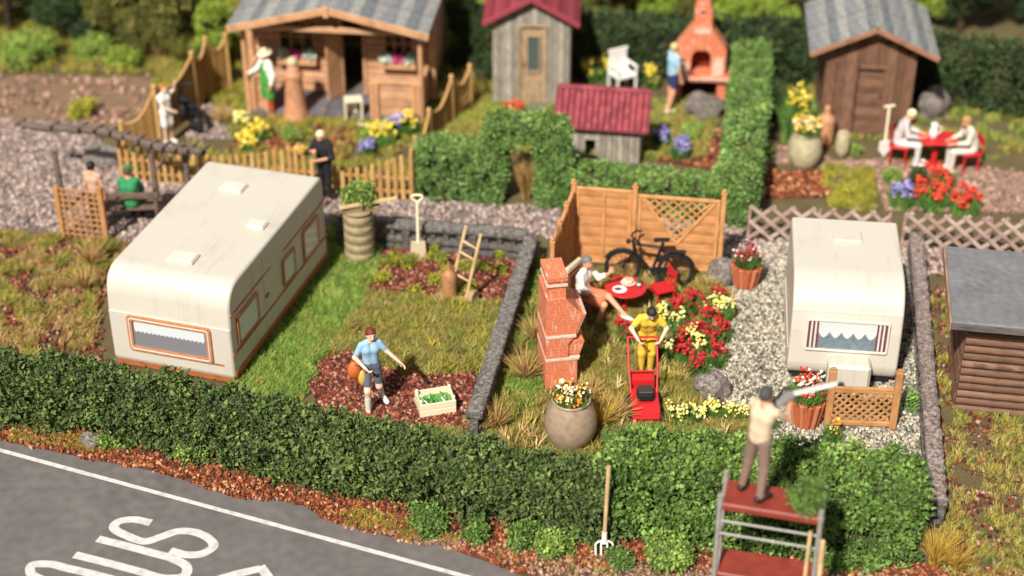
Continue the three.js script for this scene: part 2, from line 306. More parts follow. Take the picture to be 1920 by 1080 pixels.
// leaves over the skin of a set of boxes {c:[x,y,z], h:[hx,hy,hz], yaw}
function hedge(name, label, boxes, p, o = {}) {
  const grp = thing(name, label, 'hedge', [0, 0, 0], 0, o.group), items = [], size = (o.size ?? 0.085) * 1.18, dens = o.dens ?? 230;
  const loc = (b, x, y, z) => { const c = Math.cos(b.yaw), s = Math.sin(b.yaw), dx = x - b.c[0], dz = z - b.c[2]; return [c * dx - s * dz, y - b.c[1], s * dx + c * dz]; };
  const core = [];
  for (const b of boxes) {
    const [hx, hy, hz] = b.h, c = Math.cos(b.yaw), s = Math.sin(b.yaw);
    const faces = [[0, 1], [0, -1], [1, 1], [2, 1], [2, -1]].concat(b.c[1] - hy > 0.2 ? [[1, -1]] : []), ar = [4 * hy * hz, 4 * hx * hz, 4 * hx * hy];
    for (const [ax, sg] of faces) {
      const n = Math.round(ar[ax] * dens);
      for (let i = 0; i < n; i++) {
        const q = [rr(-1, 1) * hx, rr(-1, 1) * hy, rr(-1, 1) * hz]; q[ax] = sg * b.h[ax];
        for (let k = 0; k < 3; k++) if (k !== ax) { const e = b.h[k] - Math.abs(q[k]); if (e < 0.1 && !(k === 1 && q[1] < 0)) q[ax] -= sg * (0.1 - e) * 0.6; } // rounded edges
        const x = b.c[0] + c * q[0] + s * q[2], y = b.c[1] + q[1], z = b.c[2] - s * q[0] + c * q[2];
        if (boxes.some(o2 => o2 !== b && (l => Math.abs(l[0]) < o2.h[0] - 0.05 && Math.abs(l[1]) < o2.h[1] - 0.05 && Math.abs(l[2]) < o2.h[2] - 0.05)(loc(o2, x, y, z)))) continue;
        const w = o.wave ?? 1, f = 4.0, nn = noi.noise(x * f, y * f, z * f) + 0.6 * noi.noise(x * 11, y * 11 + 4, z * 11), big = noi.noise(x * 1.3, y * 1.3 + 7, z * 1.3);
        if (nn < -0.22 && rnd() < 0.92) continue;
        const out = (0.19 * nn + 0.1 * big) * w - rnd() * rnd() * 0.07;
        const N = [ax === 0 ? sg : 0, ax === 1 ? sg : 0, ax === 2 ? sg : 0], nx = c * N[0] + s * N[2], nz = -s * N[0] + c * N[2];
        const k = size * (0.5 + 1.0 * Math.pow(rnd(), 1.6)), tone = noi.noise(x * 2.6 + 11, y * 2.6, z * 2.6) * 2.2, t = p[Math.max(0, Math.min(p.length - 1, Math.floor((tone * 0.5 + 0.5) * p.length + rr(-1.4, 1.4))))].clone().multiplyScalar(rr(0.7, 1.3)); if (ax === 1 && rnd() < 0.3 && o.tips) t.copy(tint(o.tips, 0.2));
        items.push([x + nx * out, Math.max(0.02, y + N[1] * out), z + nz * out, k, k, k, rnd() * 6.28, rnd() * 6.28, rnd() * 6.28, t]);
      }
    }
    const cg = new THREE.BoxGeometry(2 * Math.max(0.03, hx - 0.19), 2 * Math.max(0.03, hy - 0.1), 2 * Math.max(0.03, hz - 0.19), Math.ceil(hx * 8), Math.ceil(hy * 8), Math.ceil(hz * 8));
    cg.rotateY(b.yaw); cg.translate(b.c[0], b.c[1] - (b.c[1] - hy < 0.2 ? 0.05 : 0), b.c[2]); core.push(cg);
  }
  obj('inner_branches', core, M('#57523a', { r: 1, t: 'old', k: 2 }), grp);
  const tw = []; // bare twigs poking through the skin
  for (let i = 0; i < items.length; i += 60) { const t = items[i], a = rnd() * 6.28; tw.push(rod([t[0], t[1], t[2]], [t[0] + Math.cos(a) * rr(0.05, 0.13), t[1] + rr(0.03, 0.14), t[2] + Math.sin(a) * rr(0.05, 0.13)], 0.007, 0.004, 4)); }
  obj('twigs', tw, M('#7d6a48', { r: 1 }), grp).userData.kind = 'stuff';
  inst('foliage', pick(o.fine ? FINE : CLUMPS), leafMat, items, grp);
  return grp;
}
// boxes along a ground path of [x,z]
function pathBoxes(pts, halfW, height) {
  return pts.slice(1).map(([x, z], i) => { const [a, b] = pts[i], L = Math.hypot(x - a, z - b); return { c: [(x + a) / 2, height / 2, (z + b) / 2], h: [L / 2 + 0.08, height / 2, halfW], yaw: -Math.atan2(z - b, x - a) }; });
}
// shrub or bush: a heap of leaf clumps through its volume, short stems
function shrub(name, label, p, rx, ry, palette, o = {}) {
  const grp = thing(name, label, o.cat ?? 'shrub', [p.x, p.y, p.z], 0, o.group), items = [], n = o.n ?? Math.round(240 * rx * rx / 0.09 * (ry / rx)), y0 = o.lift ?? 0, k0 = o.size ?? 0.075;
  const lobes = Array.from({ length: o.lobes ?? 5 }, () => [rr(-0.45, 0.45) * rx, y0 + ry * rr(0.35, 0.7), rr(-0.45, 0.45) * rx, rr(0.5, 0.72)]);
  for (let i = 0; i < n; i++) {
    const l = pick(lobes), d = V(rr(-1, 1), rr(-1, 1), rr(-1, 1)).normalize(), r = l[3] * Math.pow(rnd(), 0.35);
    const x = l[0] + d.x * r * rx, y = Math.max(y0 * 0.9 + 0.02, l[1] + d.y * r * ry * 0.75), z = l[2] + d.z * r * rx;
    if (noi.noise((x + p.x) * 4, y * 4, (z + p.z) * 4) < -0.3) continue;
    const k = k0 * rr(0.6, 1.3); items.push([x, y, z, k, k, k, rnd() * 6.28, rnd() * 6.28, rnd() * 6.28, tint(palette, 0.3)]);
  }
  inst('foliage', pick(CLUMPS), leafMat, items, grp);
  const st = []; for (let i = 0; i < (o.stems ?? 4); i++) { const a = rnd() * 6.28; st.push(rod([rr(-0.03, 0.03), 0, rr(-0.03, 0.03)], [Math.cos(a) * rx * 0.4, y0 + ry * 0.6, Math.sin(a) * rx * 0.4], 0.012, 0.006, 5)); }
  obj('stem', st, M('#4a3a26', { r: 1 }), grp);
  return grp;
}
function tree(name, label, p, h, r, palette, group) {
  const grp = thing(name, label, 'tree', [p.x, 0, p.z], rnd() * 6, group), limbs = [], items = [];
  limbs.push(tubeOf([[0, 0, 0], [rr(-0.1, 0.1), h * 0.35, rr(-0.1, 0.1)], [rr(-0.2, 0.2), h * 0.75, rr(-0.2, 0.2)]], 0.1, 10, 7));
  const lobes = [];
  for (let i = 0; i < 11; i++) { const a = i * 2.4, q = rr(0.25, 0.75), y = h * rr(0.22, 0.9); lobes.push([Math.cos(a) * r * q, y, Math.sin(a) * r * q, r * rr(0.35, 0.55)]); limbs.push(rod([0, y * 0.7, 0], [Math.cos(a) * r * q, y, Math.sin(a) * r * q], 0.045, 0.02, 5)); }
  for (let i = 0; i < 2600; i++) {
    const l = pick(lobes), d = V(rr(-1, 1), rr(-1, 1), rr(-1, 1)).normalize(), q = l[3] * Math.pow(rnd(), 0.3), k = rr(0.07, 0.15);
    const x = l[0] + d.x * q, y = l[1] + d.y * q * 0.8, z = l[2] + d.z * q; if (y < 0.1 || noi.noise(x * 2.4, y * 2.4, z * 2.4) < -0.28) continue;
    items.push([x, y, z, k, k, k, rnd() * 6.28, rnd() * 6.28, rnd() * 6.28, tint(palette, 0.35)]);
  }
  obj('trunk', limbs, M('#4b3a28', { r: 1, t: 'old' }), grp); inst('crown', pick(CLUMPS), leafMat, items, grp); return grp;
}
const bladeMats = { straw: M('#b8965a', { r: 0.8 }), strawPale: M('#ccb078', { r: 0.8 }), gold: M('#c2a044', { r: 0.8 }), oliveBlade: M('#7c7a34', { r: 0.8 }) };
function dryTuft(label, p, h, spread, m = bladeMats.straw, n = 90, group = 'tufts of dry straw grass') {
  const pos = [];
  for (let i = 0; i < n; i++) {
    const a = rnd() * 6.283, l = spread * Math.sqrt(rnd()), hh = h * rr(0.55, 1), ca = Math.cos(a), sa = Math.sin(a), w = 0.011, ox = ca * 0.06 * rnd(), oz = sa * 0.06 * rnd();
    const P = t => [ox + ca * l * Math.pow(t, 1.5), hh * t * (1 - 0.18 * t * l / h), oz + sa * l * Math.pow(t, 1.5)], wa = rnd() * 6.28, wx = Math.cos(wa) * w, wz = Math.sin(wa) * w, T0 = [0, 0.4, 0.75, 1];
    for (let k = 0; k < 3; k++) {
      const a0 = P(T0[k]), a1 = P(T0[k + 1]), w0 = 1 - T0[k] * 0.7, w1 = 1 - T0[k + 1] * 0.9, L = (q, s) => [q[0] - wx * s, q[1], q[2] - wz * s], R = (q, s) => [q[0] + wx * s, q[1], q[2] + wz * s];
      pos.push(...L(a0, w0), ...R(a0, w0), ...R(a1, w1), ...L(a0, w0), ...R(a1, w1), ...L(a1, w1));
    }
  }
  const o = obj('dry_grass_tuft', [geoFrom(pos)], m); o.position.copy(p); return tag(o, label, 'grass tuft', group);
}
// flowering plant: stems and leaves as one part, blossoms as another
const petalGeo = (() => { const q = new THREE.SphereGeometry(1, 6, 4); q.scale(1, 0.75, 1); return q; })();
const leafGreens = pal(['#4f7a30', '#5f8c3a', '#3f6426', '#7a9a48']);
function flowers(name, label, p, r, h, palette, n, o = {}) {
  const grp = thing(name, label, 'flowers', p, 0, o.group), bl = [], lv = [];
  for (let i = 0; i < n; i++) {
    const a = rnd() * 6.28, q = r * Math.sqrt(rnd()), y = h * rr(0.5, 1.1), s = (o.size ?? 0.045) * 0.62 * rr(0.6, 1.4), x = Math.cos(a) * q, z = Math.sin(a) * q * (o.flat ?? 1);
    for (let k = 0; k < 3; k++) bl.push([x + rr(-0.05, 0.05), y + rr(-0.05, 0.05), z + rr(-0.05, 0.05), s, s * 0.9, s, rnd() * 6, rnd() * 6, rnd() * 6, tint(palette, 0.2)]);
  }
  for (let i = 0; i < n * 3.2; i++) { const a = rnd() * 6.28, q = r * 0.95 * Math.sqrt(rnd()), s = h * rr(0.7, 1.05) * (o.leafy ?? 0.95); lv.push([Math.cos(a) * q, 0, Math.sin(a) * q * (o.flat ?? 1), s * 0.35, s, s * 0.35, rr(-0.3, 0.3), rnd() * 6.28, rr(-0.3, 0.3), tint(leafGreens, 0.3)]); }
  inst('leaves', pick(TUFTS), grassMat, lv, grp); inst('blossoms', petalGeo, chipMat, bl, grp);
  return grp;
}

// ---------- people: tapered capsules joined by a smooth minimum, meshed by surface nets ----------
function surfaceNet(f, lo, hi, cell) {
  const n = [0, 1, 2].map(i => Math.max(3, Math.ceil((hi[i] - lo[i]) / cell) + 1)), [nx, ny, nz] = n, val = new Float32Array(nx * ny * nz);
  for (let k = 0, q = 0; k < nz; k++) for (let j = 0; j < ny; j++) for (let i = 0; i < nx; i++, q++) val[q] = f(lo[0] + i * cell, lo[1] + j * cell, lo[2] + k * cell);
  const id = new Int32Array(nx * ny * nz).fill(-1), pos = [], idx = [], at = (i, j, k) => i + nx * (j + ny * k);
  const E = [[0, 1], [2, 3], [4, 5], [6, 7], [0, 2], [1, 3], [4, 6], [5, 7], [0, 4], [1, 5], [2, 6], [3, 7]];
  for (let k = 0; k < nz - 1; k++) for (let j = 0; j < ny - 1; j++) for (let i = 0; i < nx - 1; i++) {
    const c = []; let m = 0;
    for (let q = 0; q < 8; q++) { const v = val[at(i + (q & 1), j + (q >> 1 & 1), k + (q >> 2))]; c.push(v); if (v < 0) m |= 1 << q; }
    if (m === 0 || m === 255) continue;
    let x = 0, y = 0, z = 0, s = 0;
    for (const [a, b] of E) if ((c[a] < 0) !== (c[b] < 0)) { const t = c[a] / (c[a] - c[b]); x += (a & 1) + t * ((b & 1) - (a & 1)); y += (a >> 1 & 1) + t * ((b >> 1 & 1) - (a >> 1 & 1)); z += (a >> 2) + t * ((b >> 2) - (a >> 2)); s++; }
    id[at(i, j, k)] = pos.length / 3; pos.push(lo[0] + (i + x / s) * cell, lo[1] + (j + y / s) * cell, lo[2] + (k + z / s) * cell);
  }
  const quad = (a, b, c, d, flip) => { if (a < 0 || b < 0 || c < 0 || d < 0) return; flip ? idx.push(a, c, b, a, d, c) : idx.push(a, b, c, a, c, d); };
  for (let k = 1; k < nz - 1; k++) for (let j = 1; j < ny - 1; j++) for (let i = 1; i < nx - 1; i++) {
    const v = val[at(i, j, k)] < 0;
    if (v !== (val[at(i + 1, j, k)] < 0)) quad(id[at(i, j - 1, k - 1)], id[at(i, j, k - 1)], id[at(i, j, k)], id[at(i, j - 1, k)], !v);
    if (v !== (val[at(i, j + 1, k)] < 0)) quad(id[at(i - 1, j, k - 1)], id[at(i - 1, j, k)], id[at(i, j, k)], id[at(i, j, k - 1)], !v);
    if (v !== (val[at(i, j, k + 1)] < 0)) quad(id[at(i - 1, j - 1, k)], id[at(i, j - 1, k)], id[at(i, j, k)], id[at(i - 1, j, k)], !v);
  }
  const geo = new THREE.BufferGeometry(); geo.setAttribute('position', new THREE.Float32BufferAttribute(pos, 3)); geo.setIndex(idx); geo.computeVertexNormals(); return geo;
}
function capsules(list, smooth, grow = 0) { // list: [a, b, ra, rb]
  const d = list.map(([a, b, ra, rb]) => { const e = [b[0] - a[0], b[1] - a[1], b[2] - a[2]]; return [a[0], a[1], a[2], e[0], e[1], e[2], 1 / Math.max(1e-9, e[0] ** 2 + e[1] ** 2 + e[2] ** 2), ra + grow, rb + grow]; });
  return (x, y, z) => {
    let r = 9;
    for (const c of d) {
      const px = x - c[0], py = y - c[1], pz = z - c[2]; let t = (px * c[3] + py * c[4] + pz * c[5]) * c[6]; t = t < 0 ? 0 : t > 1 ? 1 : t;
      const qx = px - t * c[3], qy = py - t * c[4], qz = pz - t * c[5], v = Math.sqrt(qx * qx + qy * qy + qz * qz) - (c[7] + t * (c[8] - c[7]));
      const h = Math.max(0, smooth - Math.abs(r - v)); r = Math.min(r, v) - h * h * 0.25 / smooth;
    }
    return r;
  };
}
function netOf(list, smooth, grow, cell, cut) {
  const lo = [9, 9, 9], hi = [-9, -9, -9];
  for (const [a, b, ra, rb] of list) for (const [p, r] of [[a, ra], [b, rb]]) for (let i = 0; i < 3; i++) { lo[i] = Math.min(lo[i], p[i] - r - grow - 0.05); hi[i] = Math.max(hi[i], p[i] + r + grow + 0.05); }
  const f = capsules(list, smooth, grow);
  return surfaceNet(cut ? (x, y, z) => Math.max(f(x, y, z), cut(x, y, z)) : f, lo, hi, cell);
}
const lerp = (a, b, t) => a.map((q, i) => q + (b[i] - q) * t);
const ell = (x, y, z, cx, cy, cz, a, b, c) => (Math.hypot((x - cx) / a, (y - cy) / b, (z - cz) / c) - 1) * Math.min(a, b, c);
const headGeo = surfaceNet((x, y, z) => {
  const sm = (a, b, k) => { const h = Math.max(0, k - Math.abs(a - b)); return Math.min(a, b) - h * h * 0.25 / k; };
  let d = sm(ell(x, y, z, 0, 0.018, -0.006, 0.076, 0.1, 0.094), ell(x, y, z, 0, -0.055, 0.022, 0.056, 0.062, 0.066), 0.04);
  d = sm(d, ell(x, y, z, 0, -0.018, 0.094, 0.014, 0.026, 0.02), 0.014);
  d = sm(d, ell(x, y, z, 0, -0.064, 0.084, 0.024, 0.009, 0.01), 0.008);
  for (const s of [-1, 1]) { d = sm(d, ell(x, y, z, s * 0.078, -0.008, -0.006, 0.012, 0.03, 0.018), 0.01); d = Math.max(d, -ell(x, y, z, s * 0.03, 0.006, 0.096, 0.017, 0.01, 0.014)); }
  return d;
}, [-0.12, -0.15, -0.13], [0.12, 0.15, 0.15], 0.0085);
const hairGeo = kind => surfaceNet((x, y, z) => {
  const e = ell(x, y, z, 0, 0.022, -0.012, 0.09, 0.105, 0.105) + 0.004 * Math.sin(x * 140 + y * 60) * Math.sin(z * 110);
  if (kind === 'long') return Math.max(Math.min(e, ell(x, y, z, 0, -0.06, -0.05, 0.085, 0.12, 0.06)), z - 1.1 * (y - 0.02) - 0.03 - (y < -0.02 ? 0.02 : 0));
  return Math.max(e, z - 1.25 * (y - 0.012) - 0.02, -y - 0.06);
}, [-0.13, -0.2, -0.16], [0.13, 0.16, 0.14], 0.011);
const HAIR = { short: hairGeo('short'), long: hairGeo('long') };
const eyesGeo = [-1, 1].flatMap(s => [ball(s * 0.03, 0.006, 0.0815, 0.0085, 0.006, 0.006, 8), ball(s * 0.03, 0.026, 0.088, 0.016, 0.004, 0.004, 8)]);
function handGeo(curl, side) { // fingers along +y, palm faces +z, thumb on the `side`
  const L = [[[-0.025, 0.015, 0], [-0.025, 0.075, 0], 0.013, 0.012], [[0.0, 0.01, 0], [0.0, 0.08, 0], 0.016, 0.013], [[0.025, 0.015, 0], [0.025, 0.075, 0], 0.013, 0.012], [[0, -0.02, 0], [0, 0.02, 0], 0.025, 0.022]];
  [[-0.033, 0.056], [-0.0115, 0.068], [0.0105, 0.072], [0.032, 0.064]].forEach(([x, len], i) => {
    const y0 = 0.082, x2 = side * x, c1 = curl, c2 = curl * 2, m = [x2 * 1.06, y0 + Math.cos(c1) * len * 0.5, Math.sin(c1) * len * 0.5], e = [x2 * 1.1, m[1] + Math.cos(c2) * len * 0.5, m[2] + Math.sin(c2) * len * 0.5];
    L.push([[x2, y0 - 0.012, 0], m, 0.0095, 0.0088], [m, e, 0.0088, 0.0078]);
  });
  L.push([[side * 0.024, 0.012, 0.004], [side * 0.052, 0.045, 0.012 + curl * 0.012], 0.013, 0.0105], [[side * 0.052, 0.045, 0.012 + curl * 0.012], [side * 0.058 - side * curl * 0.012, 0.078, 0.02 + curl * 0.02], 0.0105, 0.0088]);
  return netOf(L, 0.006, 0, 0.0075);
}
const HANDS = { open: [handGeo(0.25, 1), handGeo(0.25, -1)], grip: [handGeo(1.05, 1), handGeo(1.05, -1)] };
const STAND = {
  pelvis: [0, 0.95, 0], waist: [0, 1.1, 0], chest: [0, 1.3, 0], neck: [0, 1.45, 0], head: [0, 1.6, 0.015], look: [0, 0, 1],
  shL: [0.165, 1.4, 0], elL: [0.215, 1.13, 0], wrL: [0.22, 0.88, 0.04], shR: [-0.165, 1.4, 0], elR: [-0.215, 1.13, 0], wrR: [-0.22, 0.88, 0.04],
  hipL: [0.085, 0.93, 0], knL: [0.095, 0.5, 0.01], anL: [0.1, 0.08, -0.02], toL: [0.115, 0.035, 0.15], hipR: [-0.085, 0.93, 0], knR: [-0.095, 0.5, 0.01], anR: [-0.1, 0.08, -0.02], toR: [-0.115, 0.035, 0.15],
};
const SKIN = M('#e0a582', { r: 0.55 }), PALE = M('#ecc9b0', { r: 0.55 });
const cloth = hex => M(hex, { r: 0.8, b: 0.003, bk: 3 });
const SHOE = { dark: M('#2a2422', { r: 0.5 }), white: M('#ece8e0', { r: 0.5 }), red: M('#b8402c', { r: 0.5 }), brown: M('#6b4630', { r: 0.5 }) };
function person(label, p, yaw, s, scale = 1) {
  const J = { ...STAND, ...s.j }, grp = thing('person', label, 'person', p, yaw), skin = s.skin ?? SKIN, cell = s.cell ?? 0.016;
  grp.scale.setScalar(scale);
  const ax = V(...J.shL).sub(V(...J.shR)).normalize(), off = (q, k) => [q[0] + ax.x * k, q[1] + ax.y * k, q[2] + ax.z * k], f = s.fat ?? 0.9;
  const torso = [-1, 1].flatMap(k => [[off(J.pelvis, k * 0.055), off(J.waist, k * 0.045), 0.098 * f, 0.09 * f], [off(J.waist, k * 0.045), off(J.chest, k * 0.065), 0.09 * f, 0.098 * f], [off(J.chest, k * 0.065), lerp(J.neck, k > 0 ? J.shL : J.shR, 0.45), 0.098 * f, 0.052]]);
  const arm = (u, t) => { const R = []; for (const S of ['L', 'R']) { const a = J['sh' + S], b = J['el' + S], c = J['wr' + S]; R.push([a, lerp(a, b, Math.min(1, t)), 0.047, 0.047 + (0.038 - 0.047) * Math.min(1, t)]); if (t > 1) R.push([b, lerp(b, c, t - 1), 0.04, 0.04 + (0.029 - 0.04) * (t - 1)]); } return R; };
  const leg = (t) => { const R = []; for (const S of ['L', 'R']) { const a = J['hip' + S], b = J['kn' + S], c = J['an' + S]; R.push([a, lerp(a, b, Math.min(1, t)), 0.09 * f, 0.09 * f + (0.058 - 0.09 * f) * Math.min(1, t)]); if (t > 1) R.push([b, lerp(b, c, t - 1), 0.058, 0.058 + (0.038 - 0.058) * (t - 1)]); } return R; };
  const feet = ['L', 'R'].map(S => [J['an' + S], J['to' + S], 0.04, 0.034]);
  const body = [...torso, [J.neck, J.head, 0.054, 0.05], ...arm('u', 2), ...leg(2), ...feet];
  const look = V(...J.look).normalize(), hq = new THREE.Quaternion().setFromRotationMatrix(new THREE.Matrix4().lookAt(look, V(0, 0, 0), J.headUp ? V(...J.headUp) : V(0, 1, 0)));
  const set = q => { const w = q.clone(); w.applyQuaternion(hq); w.translate(...J.head); return w; };
  const parts = [netOf(body, 0.035, 0, cell), set(headGeo)];
  ['L', 'R'].forEach((S, i) => {
    const w = V(...J['wr' + S]), d = J['hd' + S] ? V(...J['hd' + S]).normalize() : w.clone().sub(V(...J['el' + S])).normalize(), pn = V(...(J['pn' + S] ?? [S === 'L' ? -1 : 1, 0, 0.2]));
    const x = d.clone().cross(pn).normalize(), z = x.clone().cross(d), hg = (J['grip' + S] ? HANDS.grip : HANDS.open)[i].clone();
    hg.applyMatrix4(new THREE.Matrix4().makeBasis(x, d, z)); hg.translate(w.x + d.x * 0.025, w.y + d.y * 0.025, w.z + d.z * 0.025); parts.push(hg);
  });
  obj('body', parts, skin, grp);
  obj('eyes', eyesGeo.map(set), M('#3a2a22', { r: 0.4 }), grp);
  if (s.pants) obj(s.pantsName ?? 'trousers', netOf([...[-1, 1].map(k => [off(J.pelvis, k * 0.055), off(lerp(J.pelvis, J.waist, 0.55), k * 0.05), 0.1 * f, 0.093 * f]), ...leg(s.pants[1])], 0.035, 0.012, cell), s.pants[0], grp);
  if (s.skirt) obj('skirt', netOf([...[-1, 1].map(k => [off(J.pelvis, k * 0.055), off(lerp(J.pelvis, J.waist, 0.4), k * 0.05), 0.1 * f, 0.093 * f]), ...leg(s.skirt[1]).map(q => [q[0], q[1], q[2], q[3] + 0.025])], 0.08, 0.016, cell), s.skirt[0], grp);
  if (s.shirt) obj(s.shirtName ?? 'shirt', netOf([...torso, ...arm('u', s.shirt[1])], 0.03, s.shirt[2] ?? 0.017, cell, (x, y, z) => (x - J.neck[0]) * 0 + ((y - J.neck[1]) * 0.9 + (s.hunch ? -9 : 0) - 0.035)), s.shirt[0], grp);
  if (s.apron) { const q = netOf([[J.chest, J.pelvis, 0.11, 0.125], [J.pelvis, lerp(J.hipL, J.knL, 0.8), 0.11, 0.09], [J.pelvis, lerp(J.hipR, J.knR, 0.8), 0.11, 0.09]], 0.05, 0.028, cell, s.apronCut ?? ((x, y, z) => -z)); obj('apron', q, s.apron, grp); }
  if (s.socks) obj('sock', netOf(['L', 'R'].map(S => [lerp(J['kn' + S], J['an' + S], s.socks[1]), J['an' + S], 0.047, 0.04]), 0.02, 0.01, cell), s.socks[0], grp);
  if (s.shoes) ['L', 'R'].forEach(S => obj('shoe', netOf([[J['an' + S].map((q, i) => i === 1 ? q - 0.02 : q), J['to' + S], 0.043, 0.036], [J['an' + S].map((q, i) => i === 1 ? q - 0.03 : q), lerp(J['an' + S], J['to' + S], -0.25).map((q, i) => i === 1 ? q - 0.035 : q), 0.04, 0.036]], 0.02, 0.008, 0.011), Array.isArray(s.shoes) ? s.shoes[S === 'L' ? 0 : 1] : s.shoes, grp));
  if (s.hair) obj('hair', set(HAIR[s.hairKind ?? 'short']), s.hair, grp);
  if (s.hat) { const brim = lathe([[0.001, 0.135], [0.055, 0.14], [0.082, 0.12], [0.092, 0.06], [0.1, 0.045], [s.brim ?? 0.17, 0.032], [s.brim ?? 0.17, 0.024], [0.095, 0.035]], 24); obj('hat', [set(brim)], s.hat, grp); }
  return grp;
}

// ---------- the setting ----------
const STR = (o, label) => { o.userData.kind = 'structure'; o.userData.label = label; return o; };
{
  const gq = new THREE.PlaneGeometry(600, 600, 1, 1); gq.rotateX(-Math.PI / 2); gq.translate(0, -0.016, -100);
  STR(obj('ground', [gq], M('#6d5f3d', { t: 'speck', k: 0.35, r: 1 })), 'brown earth base under the whole garden colony');
}
const P_lane = poly([[-120, 215], [150, 232], [235, 300], [240, 335], [770, 376], [1060, 392], [1390, 425], [1400, 452], [1772, 470], [2050, 480], [2050, 560], [1480, 470], [1355, 530], [1345, 500], [1080, 470], [1010, 440], [1000, 445], [720, 410], [620, 470], [280, 460], [150, 440], [-120, 420]]);
STR(obj('garden_lane', [sheet(P_lane, -0.012)], M('#857771', { t: 'speck', k: 0.9, r: 1, b: 0.01 })), 'pinkish grey gravel lane between the gardens');
const P_gravel = poly([[1352, 520], [1400, 470], [1480, 440], [1720, 470], [1725, 860], [1480, 850], [1370, 775], [1325, 690], [1385, 590]]);
STR(obj('gravel_drive', [sheet(P_gravel, -0.008)], M('#7d7972', { t: 'speck', k: 1.3, r: 1, b: 0.01 })), 'pale speckled gravel drive beside the short caravan');
const P_soilN = poly([[578, 718], [600, 682], [650, 652], [705, 680], [770, 702], [885, 692], [912, 740], [872, 806], [700, 795], [600, 770]]);
STR(obj('soil_bed', [sheet(P_soilN, -0.004)], M('#54291b', { t: 'speck', k: 1.5, r: 1, b: 0.01 })), 'reddish brown dug soil under the walking person');
const P_veg = poly([[694, 548], [716, 468], [985, 474], [940, 572], [820, 562]]);
STR(obj('vegetable_bed', [sheet(P_veg, -0.004)], M('#4a2518', { t: 'speck', k: 1.5, r: 1, b: 0.01 })), 'dark brown vegetable bed below the grey stone fence');
const roadEdge = [[-60, 812], [60, 838], [148, 856], [225, 871], [310, 888], [378, 910], [438, 933], [515, 937], [570, 948], [600, 968], [651, 986], [750, 1012], [835, 1023], [879, 1042], [939, 1061], [973, 1078], [1060, 1105], [1200, 1150], [1500, 1260], [2000, 1420]];
const P_verge = poly([[-60, 790], [153, 800], [323, 838], [493, 880], [689, 915], [860, 960], [1112, 1000], [1333, 1015], [1548, 1045], [1718, 1060], [2050, 1075], [2050, 1430], ...roadEdge.slice().reverse()]);
STR(obj('road_verge', [sheet(P_verge, -0.008)], M('#6b4630', { t: 'speck', k: 1.1, r: 1, b: 0.01 })), 'strip of brown earth between the hedge and the road');
// road: asphalt slab with a ragged edge, its painted markings just above it
{
  const P = [...poly(roadEdge), [16, 22], [-16, 22]];
  const road = STR(obj('road', [sheet(P, -0.004)], M('#7a7573', { t: 'asphalt', k: 0.35, r: 0.85, b: 0.003, bk: 3 })), 'grey asphalt road with white edge line and lettering');
  const paint = M('#e4e2dd', { t: 'speck', k: 1.1, r: 0.7 });
  const ribbon = (pts, w, y, curve = true) => { // flat stroke of width w along ground points
    const c = curve ? new THREE.CatmullRomCurve3(pts.map(q => V(q[0], 0, q[1])), false, 'centripetal').getPoints(pts.length * 6) : pts.map(q => V(q[0], 0, q[1]));
    const L = [], R = [];
    c.forEach((q, i) => {
      const d1 = c[Math.max(0, i - 1)], d2 = c[Math.min(c.length - 1, i + 1)], t = d2.clone().sub(d1).normalize(), j = 1 + 0.08 * noi.noise(q.x * 9, 1, q.z * 9);
      L.push(V(q.x - t.z * w * j / 2, y, q.z + t.x * w * j / 2)); R.push(V(q.x + t.z * w * j / 2, y, q.z - t.x * w * j / 2));
    });
    const pos = []; for (let i = 0; i < c.length - 1; i++) for (const q of [L[i], R[i], R[i + 1], L[i], R[i + 1], L[i + 1]]) pos.push(q.x, q.y, q.z);
    return geoFrom(pos);
  };
  const a = g2(148, 884), b = g2(870, 1080), e = (t) => [a[0] + (b[0] - a[0]) * t, a[1] + (b[1] - a[1]) * t];
  obj('edge_line', [ribbon(Array.from({ length: 40 }, (_, i) => e(-0.6 + i * 0.07)), 0.085, 0, false)], paint, road, 'long white line along the road edge');
  const pw = l => l.map(q => g2(...q));
  obj('painted_letter', [ribbon(pw([[283, 980], [251, 974], [222, 978], [213, 989], [237, 1004], [272, 1015], [303, 1006], [334, 996], [366, 998], [393, 1011], [400, 1024], [379, 1038], [349, 1040], [319, 1032]]), 0.15, 0)], paint, road, 'white painted letter S');
  obj('painted_letter', [ribbon(pw([[183, 1010], [235, 1023], [280, 1035], [325, 1048], [350, 1063], [346, 1079], [310, 1084], [260, 1071], [204, 1056], [140, 1040]]), 0.15, 0)], paint, road, 'white painted letter U');
  obj('painted_letter', [ribbon(pw([[120, 1064], [160, 1073], [215, 1088], [250, 1104], [240, 1122], [200, 1122], [150, 1110]]), 0.15, 0), ribbon(pw([[120, 1064], [95, 1058], [60, 1060], [58, 1075], [90, 1092], [150, 1110]]), 0.15, 0.0035), ribbon(pw([[30, 1100], [110, 1122], [215, 1152]]), 0.15, 0.0035)], paint, road, 'white painted letter B, partly out of view');
  obj('painted_zigzag', [ribbon(pw([[395, 1090], [440, 1077], [488, 1066]]), 0.15, 0, false), ribbon(pw([[488, 1062], [500, 1078], [530, 1120]]), 0.15, 0.0035, false)], paint, road, 'corner of a white zigzag marking');
}
